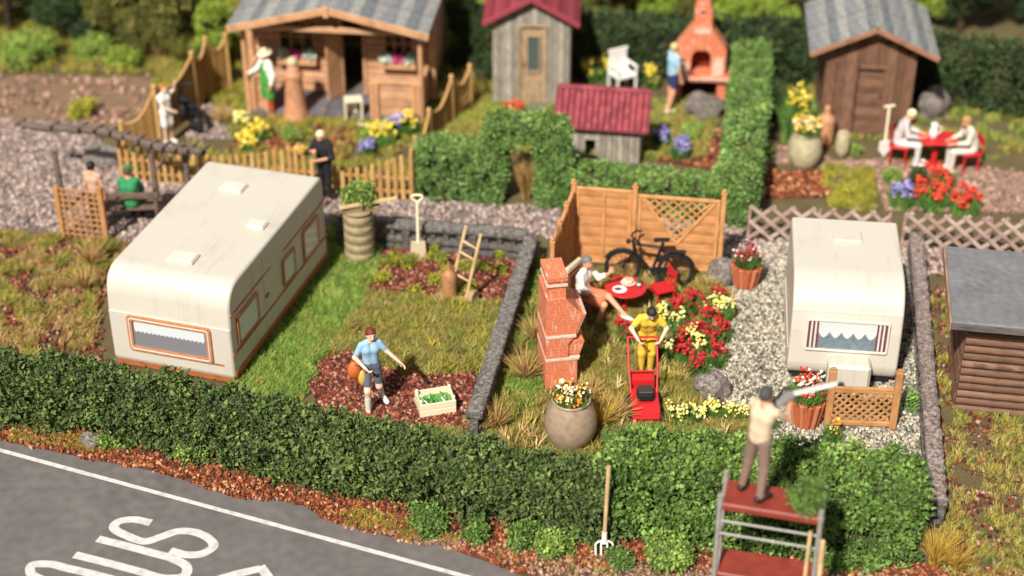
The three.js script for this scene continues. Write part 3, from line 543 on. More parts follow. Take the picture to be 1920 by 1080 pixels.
// ---------- loose ground cover ----------
chipsOver('leaf_litter', 'reddish brown crumbs of leaf litter along the road verge', 'litter', P_verge, 1150, 0.032, PAL.litter, [poly([[900, 1080], [1160, 1060], [1500, 1075], [1800, 1090], [1800, 1400], [900, 1400]])], -0.62);
chipsOver('verge_gravel', 'sandy crumbs on the verge below the scaffold', 'gravel', poly([[620, 985], [850, 1010], [1000, 1040], [1300, 1050], [1800, 1085], [1950, 1300], [1200, 1150], [900, 1045]]), 700, 0.03, PAL.path, [], -0.3);
chipsOver('soil_crumbs', 'coarse reddish soil crumbs around the walking person', 'soil', P_soilN, 1900, 0.031, PAL.soil, []);
chipsOver('bed_crumbs', 'dark soil crumbs in the vegetable bed', 'soil', P_veg, 1300, 0.03, PAL.soil, []);
chipsOver('drive_gravel', 'pale grey gravel stones beside the short caravan', 'gravel', P_gravel, 2600, 0.027, PAL.gravel, []);
chipsOver('lane_gravel', 'mixed pink and grey stones on the garden lane', 'gravel', P_lane, 760, 0.036, PAL.lane, [], -0.55);
const P_front = poly([[578, 770], [700, 795], [872, 806], [880, 825], [760, 800], [600, 785]]);
chipsOver('sandy_crumbs', 'pinkish sandy crumbs along the foot of the soil bed', 'gravel', P_front, 900, 0.03, PAL.path, []);
const P_lawnG = poly([[405, 760], [440, 700], [612, 472], [625, 405], [650, 470], [720, 455], [716, 480], [690, 560], [640, 640], [600, 680], [570, 745], [520, 780]]);
grassOver('lawn_grass', 'lush green lawn fibres beside the long caravan', P_lawnG, 520, 0.16, PAL.lawn, PAL.dry, [P_veg], -0.45);
const P_lawnD = poly([[690, 552], [830, 566], [945, 575], [925, 690], [885, 700], [770, 705], [705, 684], [650, 655], [612, 672], [650, 620]]);
grassOver('dry_lawn_grass', 'yellowish dry lawn between the two soil beds', P_lawnD, 520, 0.2, PAL.dry, PAL.lawn, [], -0.55, -0.4);
grassOver('tall_lawn_tufts', 'taller yellow fibres standing out of the dry lawn', P_lawnD, 70, 0.3, PAL.moss, PAL.dry, [], 0, -0.1);
chipsOver('lawn_crumbs', 'brown crumbs showing between the dry lawn fibres', 'soil', P_lawnD, 260, 0.03, PAL.litter, [], -0.1);
grassOver('bed_edge_grass', 'thin green and yellow growth on the near edge of the soil bed', poly([[590, 780], [870, 806], [1000, 840], [1000, 860], [700, 815]]), 320, 0.14, PAL.dry, PAL.lawn, [], 0);
const P_terr = poly([[1082, 740], [1092, 600], [1100, 510], [1345, 520], [1375, 560], [1345, 640], [1315, 690], [1330, 760], [1420, 800], [1130, 870], [900, 840], [880, 805], [960, 800], [1020, 740]]);
grassOver('terrace_grass', 'short olive yellow lawn of the terrace garden', P_terr, 500, 0.15, PAL.dry, PAL.olive, [], -0.1, -0.62);
grassOver('tall_terrace_tufts', 'taller straw fibres standing out of the terrace lawn', P_terr, 45, 0.26, PAL.straw, PAL.olive, [], 0, -0.1);
grassOver('wall_foot_growth', 'dark green growth along the foot of the grey stone fence', poly([[1000, 490], [1016, 500], [1013, 740], [930, 815], [885, 800], [960, 650]]), 330, 0.2, PAL.lawn, PAL.olive, [], -0.1);
grassOver('verge_moss', 'yellow green moss patch on the road verge', poly([[620, 965], [700, 955], [800, 990], [860, 1015], [830, 1022], [740, 1008], [650, 985]]), 520, 0.09, PAL.moss, PAL.dry, [], -0.2, -0.45);
grassOver('verge_moss', 'small yellow moss patch at the far end of the verge', poly([[20, 800], [150, 815], [240, 828], [235, 845], [160, 850], [20, 825]]), 420, 0.09, PAL.moss, PAL.lawn, [], 0, -0.4);
grassOver('verge_moss', 'thin sandy moss along the verge under the pitchfork', poly([[850, 1010], [1000, 1035], [1200, 1050], [1560, 1070], [1800, 1085], [1800, 1130], [1300, 1110], [980, 1070]]), 160, 0.08, PAL.moss, PAL.straw, [], -0.1, -0.1);
grassOver('caravan_edge_grass', 'olive grass behind the long caravan below the trellis', poly([[-150, 430], [205, 455], [290, 455], [190, 530], [170, 680], [-150, 680]]), 300, 0.18, PAL.olive, PAL.straw, [], -0.05, -0.12);
grassOver('hut_side_grass', 'olive grass on the bare ground around the grey roofed hut', poly([[1735, 560], [2100, 560], [2100, 1120], [1765, 1080], [1745, 800]]), 200, 0.14, PAL.olive, PAL.dry, [], -0.1, -0.2);
chipsOver('hut_side_crumbs', 'brown crumbs around the grey roofed hut', 'soil', poly([[1720, 480], [2100, 500], [2100, 1120], [1765, 1080], [1745, 800]]), 220, 0.034, PAL.soil, [], -0.2);  // darker soil palette puts the hut's shadow into the crumb colour
chipsOver('caravan_side_crumbs', 'dark brown crumbs beside the long caravan', 'soil', poly([[-150, 430], [290, 455], [195, 560], [190, 680], [-150, 680]]), 420, 0.036, PAL.soil, []);
// back gardens
grassOver('meadow_grass', 'olive meadow grass around the log cabin', poly([[-150, -60], [1000, -60], [1000, 215], [790, 270], [600, 235], [440, 265], [400, 190], [250, 205], [150, 200], [-150, 190]]), 190, 0.17, PAL.olive, PAL.moss, [poly([[-150, 135], [290, 140], [270, 235], [-150, 235]])], 0, -0.35);
grassOver('meadow_grass', 'sparse olive growth just behind the picket fence', poly([[240, 285], [440, 262], [600, 232], [790, 268], [775, 366], [235, 328]]), 230, 0.13, PAL.olive, PAL.moss, [], 0, -0.1);
grassOver('meadow_grass', 'yellow green grass strip in front of the log cabin', poly([[540, 195], [700, 200], [800, 215], [800, 255], [640, 240], [560, 225]]), 420, 0.12, PAL.moss, PAL.lawn, [], -0.3);
grassOver('meadow_grass', 'green lawn by the grey shed and the tiled hutch', poly([[800, 160], [930, 190], [1100, 205], [1300, 185], [1345, 230], [1320, 300], [1060, 300], [900, 280], [790, 270]]), 330, 0.14, PAL.olive, PAL.lawn, [], -0.1, -0.5);
grassOver('meadow_grass', 'patchy grass around the brown shed', poly([[1440, 90], [2000, 90], [2000, 300], [1700, 300], [1640, 265], [1450, 250]]), 200, 0.14, PAL.olive, PAL.lawn, [], 0, -0.1);
grassOver('young_crop', 'pale yellow green young crop bed behind the crossed rail fence', poly([[1545, 315], [1635, 320], [1640, 398], [1560, 390]]), 420, 0.2, PAL.moss, PAL.dry, [], -0.2, -0.25);
const P_red = poly([[1405, 318], [1548, 322], [1552, 370], [1410, 372]]);
STR(obj('soil_bed', [sheet(P_red, -0.008)], M('#6b331d', { t: 'speck', k: 1.2, r: 1 })), 'rust brown soil bed behind the crossed rail fence');
chipsOver('rust_crumbs', 'rust brown crumbs on the bed behind the crossed rail fence', 'soil', P_red, 700, 0.045, PAL.litter, []);
const P_bp = poly([[1425, 262], [1560, 300], [1660, 300], [2000, 330], [2000, 400], [1660, 395], [1640, 320], [1550, 316], [1430, 305]]);
STR(obj('garden_path', [sheet(P_bp, -0.004)], M('#a5897c', { t: 'speck', k: 0.8, r: 1 })), 'pinkish sandy path past the brown shed');
chipsOver('path_crumbs', 'pinkish crumbs on the path past the brown shed', 'gravel', P_bp, 320, 0.04, PAL.path, []);
const P_h = poly([[-200, 138], [295, 145], [268, 236], [150, 250], [-200, 240]]);
STR(obj('sandy_track', [sheet(P_h, -0.0095)], M('#8d7257', { t: 'speck', k: 0.5, r: 1 })), 'sandy brown track beside the reed fence');
chipsOver('track_crumbs', 'sandy crumbs on the track beside the reed fence', 'gravel', P_h, 130, 0.05, PAL.path, [], -0.1);
for (const [pts, lb] of [[[[462, 232], [560, 222], [545, 290], [430, 280]], 'dark flower bed before the log cabin'], [[[590, 228], [672, 240], [655, 300], [590, 292]], 'reddish soil bed behind the picket fence'], [[[370, 195], [455, 205], [440, 262], [350, 262]], 'greyish stony patch beside the reed fence'], [[[1230, 238], [1355, 245], [1345, 320], [1225, 300]], 'dark soil bed between the tiled hutch and the hedge']]) {
  const P = poly(pts); STR(obj('soil_bed', [sheet(P, -0.004)], M(lb.includes('stony') ? '#847c72' : '#5a3322', { t: 'speck', k: 1, r: 1 })), lb);
  chipsOver('bed_crumbs', 'loose crumbs on the ' + lb, 'soil', P, 420, 0.045, lb.includes('stony') ? PAL.lane : PAL.litter, []);
}
// ---------- hedges ----------
const hl = [[-60, 785], [153, 808], [323, 848], [493, 890], [689, 930], [860, 972], [1112, 1014], [1150, 1022]].map(q => { const p = g2(...q); return [p[0], p[1] - 0.36]; });
hedge('long_hedge', 'long dark green clipped hedge between the road and the long caravan', pathBoxes(hl, 0.38, 0.96), PAL.hedge, { dens: 250, size: 0.115, wave: 1.15 });
const hr = [[1160, 1012], [1333, 1030], [1548, 1056], [1698, 1068]].map(q => { const p = g2(...q); return [p[0], p[1] - 0.44]; });
hedge('tall_hedge', 'tall bright green hedge behind the worker on the scaffold', pathBoxes(hr, 0.44, 1.5), PAL.hedgeR, { dens: 250, size: 0.13, wave: 1.3, tips: PAL.bright });
{ // hedge with an arched passage
  const a = on(785, 374), b = on(1058, 392), d = b.clone().sub(a), L = d.length(), yaw = -Math.atan2(d.z, d.x), at = t => a.clone().addScaledVector(d, t);
  const bx = (t0, t1, y0, y1, hw = 0.3) => { const m = at((t0 + t1) / 2); return { c: [m.x, (y0 + y1) / 2, m.z - 0.3], h: [(t1 - t0) * L / 2, (y1 - y0) / 2, hw], yaw }; };
  hedge('arched_hedge', 'bright green hedge with an arched passage cut through it', [bx(0, 0.58, 0, 1.2), bx(0.85, 1.02, 0, 1.3), bx(0.48, 0.59, 0, 1.75), bx(0.84, 1.0, 0, 1.75), bx(0.48, 1.0, 1.42, 1.85), bx(0.57, 0.62, 1.25, 1.6), bx(0.81, 0.86, 1.25, 1.6)], PAL.box, { dens: 330, size: 0.085, wave: 0.7, tips: PAL.bright });
}
const hb = [[1062, 394], [1395, 428]].map(q => { const p = g2(...q); return [p[0], p[1] - 0.3]; });
hedge('low_hedge', 'low clipped green hedge behind the wooden privacy screens', pathBoxes(hb, 0.32, 0.86), PAL.box, { dens: 330, size: 0.075, wave: 0.5, tips: PAL.bright });
{
  const n = on(1378, 422), f = on(1412, 80, 1.15); // near end stands on the lane, the far end's top meets the back hedge
  hedge('dividing_hedge', 'straight clipped hedge running back between two gardens', pathBoxes([[n.x, n.z - 0.1], [(n.x + f.x) / 2 + 0.05, (n.z + f.z) / 2], [f.x, f.z]], 0.36, 1.15), PAL.box, { dens: 230, size: 0.085, wave: 0.4, tips: PAL.bright });
  const l = on(1085, 52, 1.3), r = on(1530, 70, 1.3);
  hedge('rear_hedge', 'dark green hedge behind the brick barbecue', pathBoxes([[l.x, l.z - 0.5], [r.x, r.z - 0.5]], 0.4, 1.3), PAL.darkTree, { dens: 140, size: 0.12 });
  const r1 = on(1545, 75, 1.2), r2 = on(1990, 130, 1.4);
  hedge('rear_hedge', 'dark hedge behind the brown shed', pathBoxes([[r1.x, r1.z - 0.6], [r2.x, r2.z - 0.6]], 0.4, 1.4), PAL.darkTree, { dens: 120, size: 0.13 });
}
// ---------- trees and bushes along the back ----------
[[150, 70, 2.6, 1.1, 'darkTree', 'dark evergreen tree at the far end of the sandy track'], [20, 60, 3.2, 1.3, 'darkTree', 'broad dark tree beyond the sandy track'], [250, 95, 1.9, 0.85, 'oliveTree', 'olive brown bushy tree behind the reed fence'], [335, 95, 2.2, 0.85, 'oliveTree', 'olive tree between the reed fence and the log cabin'], [408, 120, 1.6, 0.55, 'lime', 'yellow green young tree beside the cabin porch'], [885, 95, 2.8, 0.75, 'darkTree', 'dark tree between the log cabin and the grey shed'], [1135, 62, 1.8, 0.8, 'oliveTree', 'olive tree behind the grey shed'], [1215, 40, 1.7, 0.8, 'lime', 'lime green tree behind the barbecue hedge'], [1375, 45, 1.7, 0.85, 'lime', 'lime green tree above the dividing hedge'], [1450, 55, 1.7, 0.7, 'lime', 'lime green tree beside the brown shed roof'], [1300, 40, 1.8, 0.7, 'oliveTree', 'brownish olive tree behind the barbecue chimney'], [1800, 60, 2.8, 1.1, 'darkTree', 'dark tree behind the brown shed roof'], [1745, 40, 2.2, 0.8, 'lime', 'light green tree behind the brown shed corner'], [700, -40, 3.4, 1.5, 'darkTree', 'dark tree rising behind the cabin roof'], [960, 20, 2.6, 1.0, 'darkTree', 'dark tree rising behind the red roof'], [80, 20, 2.6, 1.2, 'oliveTree', 'olive tree far beyond the sandy track'], [220, 20, 2.4, 1.1, 'darkTree', 'dark tree beyond the olive bushy tree'], [330, 20, 2.6, 1.1, 'darkTree', 'dark tree left of the cabin roof'], [1290, -10, 2.2, 1.0, 'darkTree', 'dark tree beyond the lime green trees'], [1420, -5, 2.2, 1.0, 'darkTree', 'dark tree beyond the dividing hedge'], [1130, 5, 2.4, 1.0, 'darkTree', 'dark tree beyond the olive tree of the grey shed'], [1900, 40, 2.6, 1.1, 'darkTree', 'dark tree far beyond the brown shed']]
  .forEach(([px, py, h, r, p, lb]) => { const q = on(px, py); tree('garden_tree', lb, q, h, r, PAL[p], 'trees along the back of the gardens'); });
[[180, 105, 0.5, 0.55, 'lawn', 'green bush on the slope beyond the sandy track'], [240, 118, 0.45, 0.45, 'lime', 'yellow green bush beyond the sandy track'], [150, 215, 0.4, 0.35, 'moss', 'mossy yellow bush on the sandy track edge'], [60, 120, 0.7, 0.7, 'lawn', 'large green bush beyond the track'], [300, 100, 0.5, 0.8, 'oliveTree', 'brown green bush against the reed fence'], [400, 150, 0.4, 0.8, 'darkTree', 'dark bush beside the cabin railing'], [880, 120, 0.5, 0.8, 'darkTree', 'dark bush beside the cabin side wall'], [905, 160, 0.4, 0.7, 'darkTree', 'dark shrub beside the grey shed'], [1110, 120, 0.35, 0.6, 'box', 'green shrub behind the grey shed corner'], [1480, 150, 0.5, 1.0, 'darkTree', 'dark shrub beside the brown shed'], [1460, 220, 0.35, 0.8, 'darkTree', 'dark shrub behind the pale planter'], [1765, 190, 0.5, 1.0, 'darkTree', 'dark shrub at the back corner of the brown shed'], [1430, 290, 0.25, 0.3, 'lawn', 'small green shrub left of the pale planter']]
  .forEach(([px, py, r, h, p, lb]) => shrub('bush', lb, on(px, py), r, h, PAL[p], { size: 0.11, n: Math.round(900 * r) }));
// verge shrubs
[[365, 858, 0.3, 0.3, 'bright', 'light green shrub growing out of the long hedge foot'], [800, 990, 0.36, 0.3, 'hedgeR', 'round green shrub on the verge nearest the moss patch'], [885, 1008, 0.26, 0.2, 'hedgeR', 'small green shrub between two larger verge shrubs'], [985, 1018, 0.24, 0.24, 'hedgeR', 'green shrub with upright leaves on the verge'], [1045, 1040, 0.36, 0.36, 'bright', 'leafy green shrub left of the pitchfork'], [1165, 1056, 0.22, 0.2, 'hedgeR', 'small shrub right of the pitchfork'], [1255, 1060, 0.4, 0.46, 'bright', 'tall leafy shrub between pitchfork and scaffold'], [205, 835, 0.2, 0.14, 'bright', 'low green sprout at the verge end']]
  .forEach(([px, py, r, h, p, lb]) => shrub('verge_shrub', lb, on(px, py), r, h, PAL[p], { size: 0.1, n: Math.round(2600 * r * r + 120), group: 'green shrubs on the road verge' }));

// ---------- caravans ----------
function scallop(w, h, n, drop) { // flat lace valance with a scalloped lower edge, centred on x, top at y = 0
  const p = [[-w / 2, 0], [-w / 2, -h]];
  for (let i = 0; i < n; i++) for (let k = 1; k <= 6; k++) p.push([-w / 2 + w * (i + k / 6) / n, -h - drop * Math.sin(Math.PI * k / 6)]);
  p.push([w / 2, 0]); return ext(p, 0.006);
}
function frameOf(w, h, t, d, r = 0.05) { // rounded rectangular frame
  const rc = (a, b, q) => { const l = []; for (const [sx, sy, s] of [[1, 1, 0], [-1, 1, 1], [-1, -1, 2], [1, -1, 3]]) for (let k = 0; k <= 4; k++) { const an = (s + k / 4) * Math.PI / 2; l.push([sx * (a - q) + Math.cos(an) * q, sy * (b - q) + Math.sin(an) * q]); } return l; };
  return ext(rc(w / 2, h / 2, r), d, 0.006, [rc(w / 2 - t, h / 2 - t, r * 0.6)]);
}
const place = (list, x, y, z, ry = 0, rx = 0) => list.map(q => { q.rotateX(rx); q.rotateY(ry); q.translate(x, y, z); return q; });
function shellOf(prof, W, bevel) { const s = new THREE.Shape(); prof(s); const q = new THREE.ExtrudeGeometry(s, { depth: W - 2 * bevel, bevelEnabled: true, bevelSize: bevel, bevelThickness: bevel, bevelOffset: -bevel, bevelSegments: 4, curveSegments: 14 }); q.rotateY(-Math.PI / 2); q.translate(W / 2 - bevel, 0, 0); return q; }
function sideWindow(par, z0, z1, y0, y1, x, curtain) {
  const w = z1 - z0, h = y1 - y0, cz = (z0 + z1) / 2, cy = (y0 + y1) / 2;
  const o = obj('window', place([cb(w - 0.03, h - 0.03, 0.012)], x + 0.004, cy, cz, Math.PI / 2), M('#8f8a86', { r: 0.6, t: 'speck', k: 1.2 }), par);
  obj('curtain', place([ext([[-w / 2 + 0.06, -h / 2 + 0.05], [w / 2 - 0.06, -h / 2 + 0.05], [w / 2 - 0.06, h / 2 - 0.05], [-w / 2 + 0.06, h / 2 - 0.05]], 0.004)], x + 0.013, cy, cz, Math.PI / 2), curtain, o);
  obj('frame', place([frameOf(w, h, 0.075, 0.026)], x + 0.001, cy, cz, Math.PI / 2), MAT.frameRust, o);
  obj('inner_rim', place([frameOf(w - 0.11, h - 0.11, 0.028, 0.02)], x + 0.006, cy, cz, Math.PI / 2), MAT.rim, o);
  obj('pane', place([new THREE.PlaneGeometry(w - 0.13, h - 0.13)], x + 0.0215, cy, cz, Math.PI / 2), MAT.pane, o);
}
{
  const W = 2.3, L = 4.29, c = thing('long_caravan', 'long cream caravan with rust trimmed windows behind the long hedge', 'caravan', [-5.252, 0.15, 0.779], -0.289);
  const zN = L / 2;
  const shell = obj('body', [shellOf(s => { s.moveTo(-zN, 0); s.lineTo(zN - 0.02, 0); s.lineTo(zN, 0.06); s.lineTo(zN, 0.985); s.lineTo(zN - 0.014, 1.0); s.lineTo(zN - 0.04, 1.3); s.quadraticCurveTo(zN - 0.06, 1.765, zN - 0.5, 1.765); s.lineTo(-zN + 0.2, 1.765); s.quadraticCurveTo(-zN + 0.03, 1.765, -zN + 0.02, 1.6); s.lineTo(-zN, 0); }, W, 0.055)], MAT.shell, c);
  obj('skirt', [cb(W - 0.05, 0.14, L - 0.06, 0, -0.06, 0)], MAT.trimBrown, c);
  for (const sx of [-1, 1]) { obj('lower_trim', [cb(0.03, 0.045, L - 0.02, sx * (W / 2 + 0.004), 0.46, 0, 0.008)], MAT.trimBrown, c); obj('sill_strip', [cb(0.035, 0.12, L - 0.1, sx * (W / 2 + 0.002), 0.05, 0, 0.01)], MAT.trimBrown, c); }
  obj('upper_trim', [cb(0.022, 0.03, 1.7, W / 2 + 0.003, 1.24, 1.26, 0.006)], MAT.trimBrown, c);
  obj('upper_trim', [cb(0.022, 0.03, 1.95, W / 2 + 0.003, 1.24, -1.15, 0.006)], MAT.trimBrown, c);
  obj('front_trim', [cb(1.75, 0.04, 0.026, 0.1, 0.25, zN + 0.002, 0.008)], MAT.trimBrown, c);
  // front window
  const fw = obj('window', [cb(1.44, 0.58, 0.012, 0, 0.62, zN + 0.003)], MAT.laceGrey, c, 'wide front window with scalloped lace curtain');
  const la = scallop(1.32, 0.2, 17, 0.032); la.translate(0, 0.885, zN + 0.012); obj('curtain', [la], MAT.lace, fw);
  obj('frame', place([frameOf(1.58, 0.72, 0.1, 0.035, 0.07)], 0, 0.62, zN), MAT.frameRust, fw);
  obj('inner_rim', place([frameOf(1.5, 0.64, 0.022, 0.046, 0.06)], 0, 0.62, zN - 0.001), MAT.rim, fw);
  obj('pane', place([new THREE.PlaneGeometry(1.38, 0.52)], 0, 0.62, zN + 0.027), MAT.pane, fw);
  sideWindow(c, 1.02, 1.9, 0.53, 1.13, W / 2, MAT.lace); sideWindow(c, -0.62, -0.05, 0.53, 1.1, W / 2, MAT.lace); sideWindow(c, -1.75, -1.0, 0.49, 1.16, W / 2, MAT.lace);
  // door outline on the long side
  obj('door', [cb(0.012, 1.5, 0.62, W / 2, 0.87, 0.42, 0.004)], MAT.shell, c); obj('door_handle', [cb(0.03, 0.05, 0.12, W / 2 + 0.02, 0.8, 0.64)], MAT.trimBrown, c);
  obj('front_crease', [cb(W - 0.14, 0.012, 0.012, 0, 0.99, zN - 0.004, 0.003)], MAT.shell, c);
  // roof hatches
  c.updateMatrixWorld(true);
  for (const [px, py, w, d] of [[437, 350, 0.46, 0.34], [481, 420, 0.36, 0.26], [343, 482, 0.5, 0.34]]) { const q = c.worldToLocal(on(px, py, 1.95)); const hh = obj('roof_hatch', [cb(w, 0.05, d, q.x, 1.785, q.z, 0.015)], MAT.shell, c); obj('hatch_lid', [cb(w - 0.05, 0.02, d - 0.05, q.x, 1.818, q.z, 0.008)], MAT.rim, hh); }
  for (const sx of [-1, 1]) { const t = new THREE.CylinderGeometry(0.28, 0.28, 0.18, 24); t.rotateZ(Math.PI / 2); t.translate(sx * (W / 2 - 0.25), 0.13, -0.2); obj('wheel', [t], MAT.blackMat, c); }
  for (const sz of [-1, 1]) obj('support_leg', [rod([0.7 * sz, -0.14, sz * 1.8], [0.7 * sz, -0.02, sz * 1.8], 0.04)], MAT.metalDark, c);
}
{
  const W = 1.86, L = 2.56, c = thing('short_caravan', 'short cream caravan with striped curtains beside the gravel drive', 'caravan', [5.79, 0.17, 1.92], -0.118), zN = L / 2;
  obj('body', [shellOf(s => { s.moveTo(-zN + 0.1, 0); s.lineTo(zN - 0.22, 0); s.quadraticCurveTo(zN - 0.02, 0.03, zN, 0.3); s.lineTo(zN - 0.02, 0.95); s.lineTo(zN - 0.07, 1.32); s.lineTo(zN - 0.09, 1.335); s.quadraticCurveTo(zN - 0.2, 1.72, zN - 0.75, 1.75); s.lineTo(-zN + 0.12, 1.75); s.lineTo(-zN, 1.6); s.lineTo(-zN, 0.2); s.lineTo(-zN + 0.1, 0); }, W, 0.05)], MAT.shell, c);
  const y0 = 0.9, zz = zN - 0.004, ww = 1.34, wh = 0.58;
  const fw = obj('window', [cb(ww - 0.02, wh - 0.02, 0.03, 0.02, y0, zz)], M('#93a0a8', { r: 0.5, t: 'speck', k: 1.5 }), c, 'wide front window with white lace and striped side curtains');
  const la = scallop(0.98, 0.2, 5, 0.12); la.translate(0.02, y0 + wh / 2 - 0.02, zz + 0.018); obj('lace_valance', [la], MAT.lace, fw);
  for (const sx of [-1, 1]) for (let k = 0; k < 5; k++) obj('curtain_stripe', [cb(0.034, wh - 0.05, 0.012, 0.02 + sx * (ww / 2 - 0.035 - k * 0.034), y0, zz + 0.022, 0.005)], k % 2 ? MAT.lace : M('#8a4038', { r: 0.85 }), fw);
  obj('frame', place([frameOf(ww + 0.05, wh + 0.05, 0.035, 0.05, 0.04)], 0.02, y0, zz - 0.012), MAT.rim, fw);
  obj('pane', place([new THREE.PlaneGeometry(ww - 0.03, wh - 0.03)], 0.02, y0, zz + 0.031), MAT.pane, fw);
  obj('gas_locker', [cb(0.72, 0.52, 0.4, 0.1, 0.24, zN + 0.14, 0.05)], MAT.shell, c, 'cream box on the caravan front');
  obj('roof_hatch', [cb(0.5, 0.05, 0.34, 0.02, 1.77, -0.55, 0.015)], MAT.shell, c);
  obj('chassis', [cb(W - 0.2, 0.1, L - 0.3, 0, -0.05, 0)], MAT.blackMat, c);
  obj('drawbar', [bar([-0.4, -0.03, zN - 0.3], [0.1, -0.03, zN + 0.75], 0.06, 0.06), bar([0.6, -0.03, zN - 0.3], [0.1, -0.03, zN + 0.75], 0.06, 0.06)], MAT.blackMat, c);
  for (const sx of [-1, 1]) { const t = new THREE.CylinderGeometry(0.27, 0.27, 0.16, 24); t.rotateZ(Math.PI / 2); t.translate(sx * (W / 2 - 0.16), 0.1, -0.1); obj('wheel', [t], MAT.blackMat, c); }
  obj('jockey_wheel', [rod([0.1, -0.15, zN + 0.65], [0.1, 0.15, zN + 0.65], 0.03)], MAT.metalDark, c);
  obj('side_trim', [cb(0.02, 0.04, L - 0.3, -W / 2 - 0.002, 0.5, 0, 0.006)], MAT.rim, c);
}
// ---------- rough stone fences ----------
function roughBar(a, b, w, h, y, amp) { const d = b.clone().sub(a), L = d.length(), q = new THREE.BoxGeometry(L, h, w, Math.ceil(L * 14), 3, 4); q.rotateY(-Math.atan2(d.z, d.x)); q.translate((a.x + b.x) / 2, y, (a.z + b.z) / 2); return rough(mergeVerts(q), amp, 9); }
function mergeVerts(q) { // weld, so that pushing vertices opens no cracks
  const p = q.attributes.position, map = new Map(), pos = [], idx = [];
  const src = q.index ? Array.from(q.index.array) : Array.from({ length: p.count }, (_, i) => i);
  for (const i of src) { const k = [p.getX(i), p.getY(i), p.getZ(i)].map(v => v.toFixed(4)).join(); if (!map.has(k)) { map.set(k, pos.length / 3); pos.push(p.getX(i), p.getY(i), p.getZ(i)); } idx.push(map.get(k)); }
  const o = new THREE.BufferGeometry(); o.setAttribute('position', new THREE.Float32BufferAttribute(pos, 3)); o.setIndex(idx); o.computeVertexNormals(); return o;
}
function stoneFence(label, a, b, h, top, low, wTop = 0.22) {
  const c = thing('stone_fence', label, 'fence', a, 0), o = V(0, 0, 0), e = b.clone().sub(a), L = e.length(), u = e.clone().normalize(), rot = -Math.atan2(u.z, u.x);
  obj('coping', [roughBar(o, e, wTop, 0.16, h - 0.07, 0.04)], top, c); obj('lower_rail', [roughBar(o, e, wTop * 0.75, 0.12, h * 0.36, 0.015)], low, c);
  obj('plinth', [roughBar(o, e, wTop * 0.9, 0.1, 0.05, 0.015)], low, c);
  const n = Math.max(2, Math.round(L / 0.27));
  for (let i = 0; i <= n; i++) {
    const p = u.clone().multiplyScalar(L * i / n), big = i % 5 === 0, q = rough(mergeVerts(new THREE.BoxGeometry(big ? 0.16 : 0.09, h - 0.14, big ? wTop * 0.85 : wTop * 0.5, 2, 4, 2)), 0.012, 8, i);
    q.rotateY(rot); q.translate(p.x, (h - 0.14) / 2 + 0.02, p.z); obj(big ? 'post' : 'baluster', [q], low, c);
    if (!big) { const k = rough(mergeVerts(new THREE.IcosahedronGeometry(0.055, 1)), 0.012, 9, i); k.translate(p.x, h * 0.66, p.z); obj('stone_knob', [k], MAT.stoneRail, c); }
  }
  return c;
}
stoneFence('low grey stone fence with rough coping along the garden lane', on(640, 454), on(988, 484), 0.6, MAT.stoneRail, MAT.stoneDark, 0.2);
stoneFence('low grey stone fence with thick rough coping running up to the long hedge', on(996, 486), on(890, 822), 0.52, MAT.stoneRail, MAT.stoneDark, 0.27);
stoneFence('mottled purple grey stone fence along the short caravan and tall hedge', on(1712, 478), on(1752, 985), 0.5, MAT.stonePurple, MAT.stoneDark, 0.26);
// timber edging of the vegetable bed
{ const a = on(694, 551), b = on(830, 566); const o = obj('timber_edging', [bar([0, 0.02, 0], [b.x - a.x, 0.02, b.z - a.z], 0.05, 0.08)], wood('#7a6350')); o.position.copy(a); tag(o, 'thin grey brown timber edging of the vegetable bed', 'edging'); }

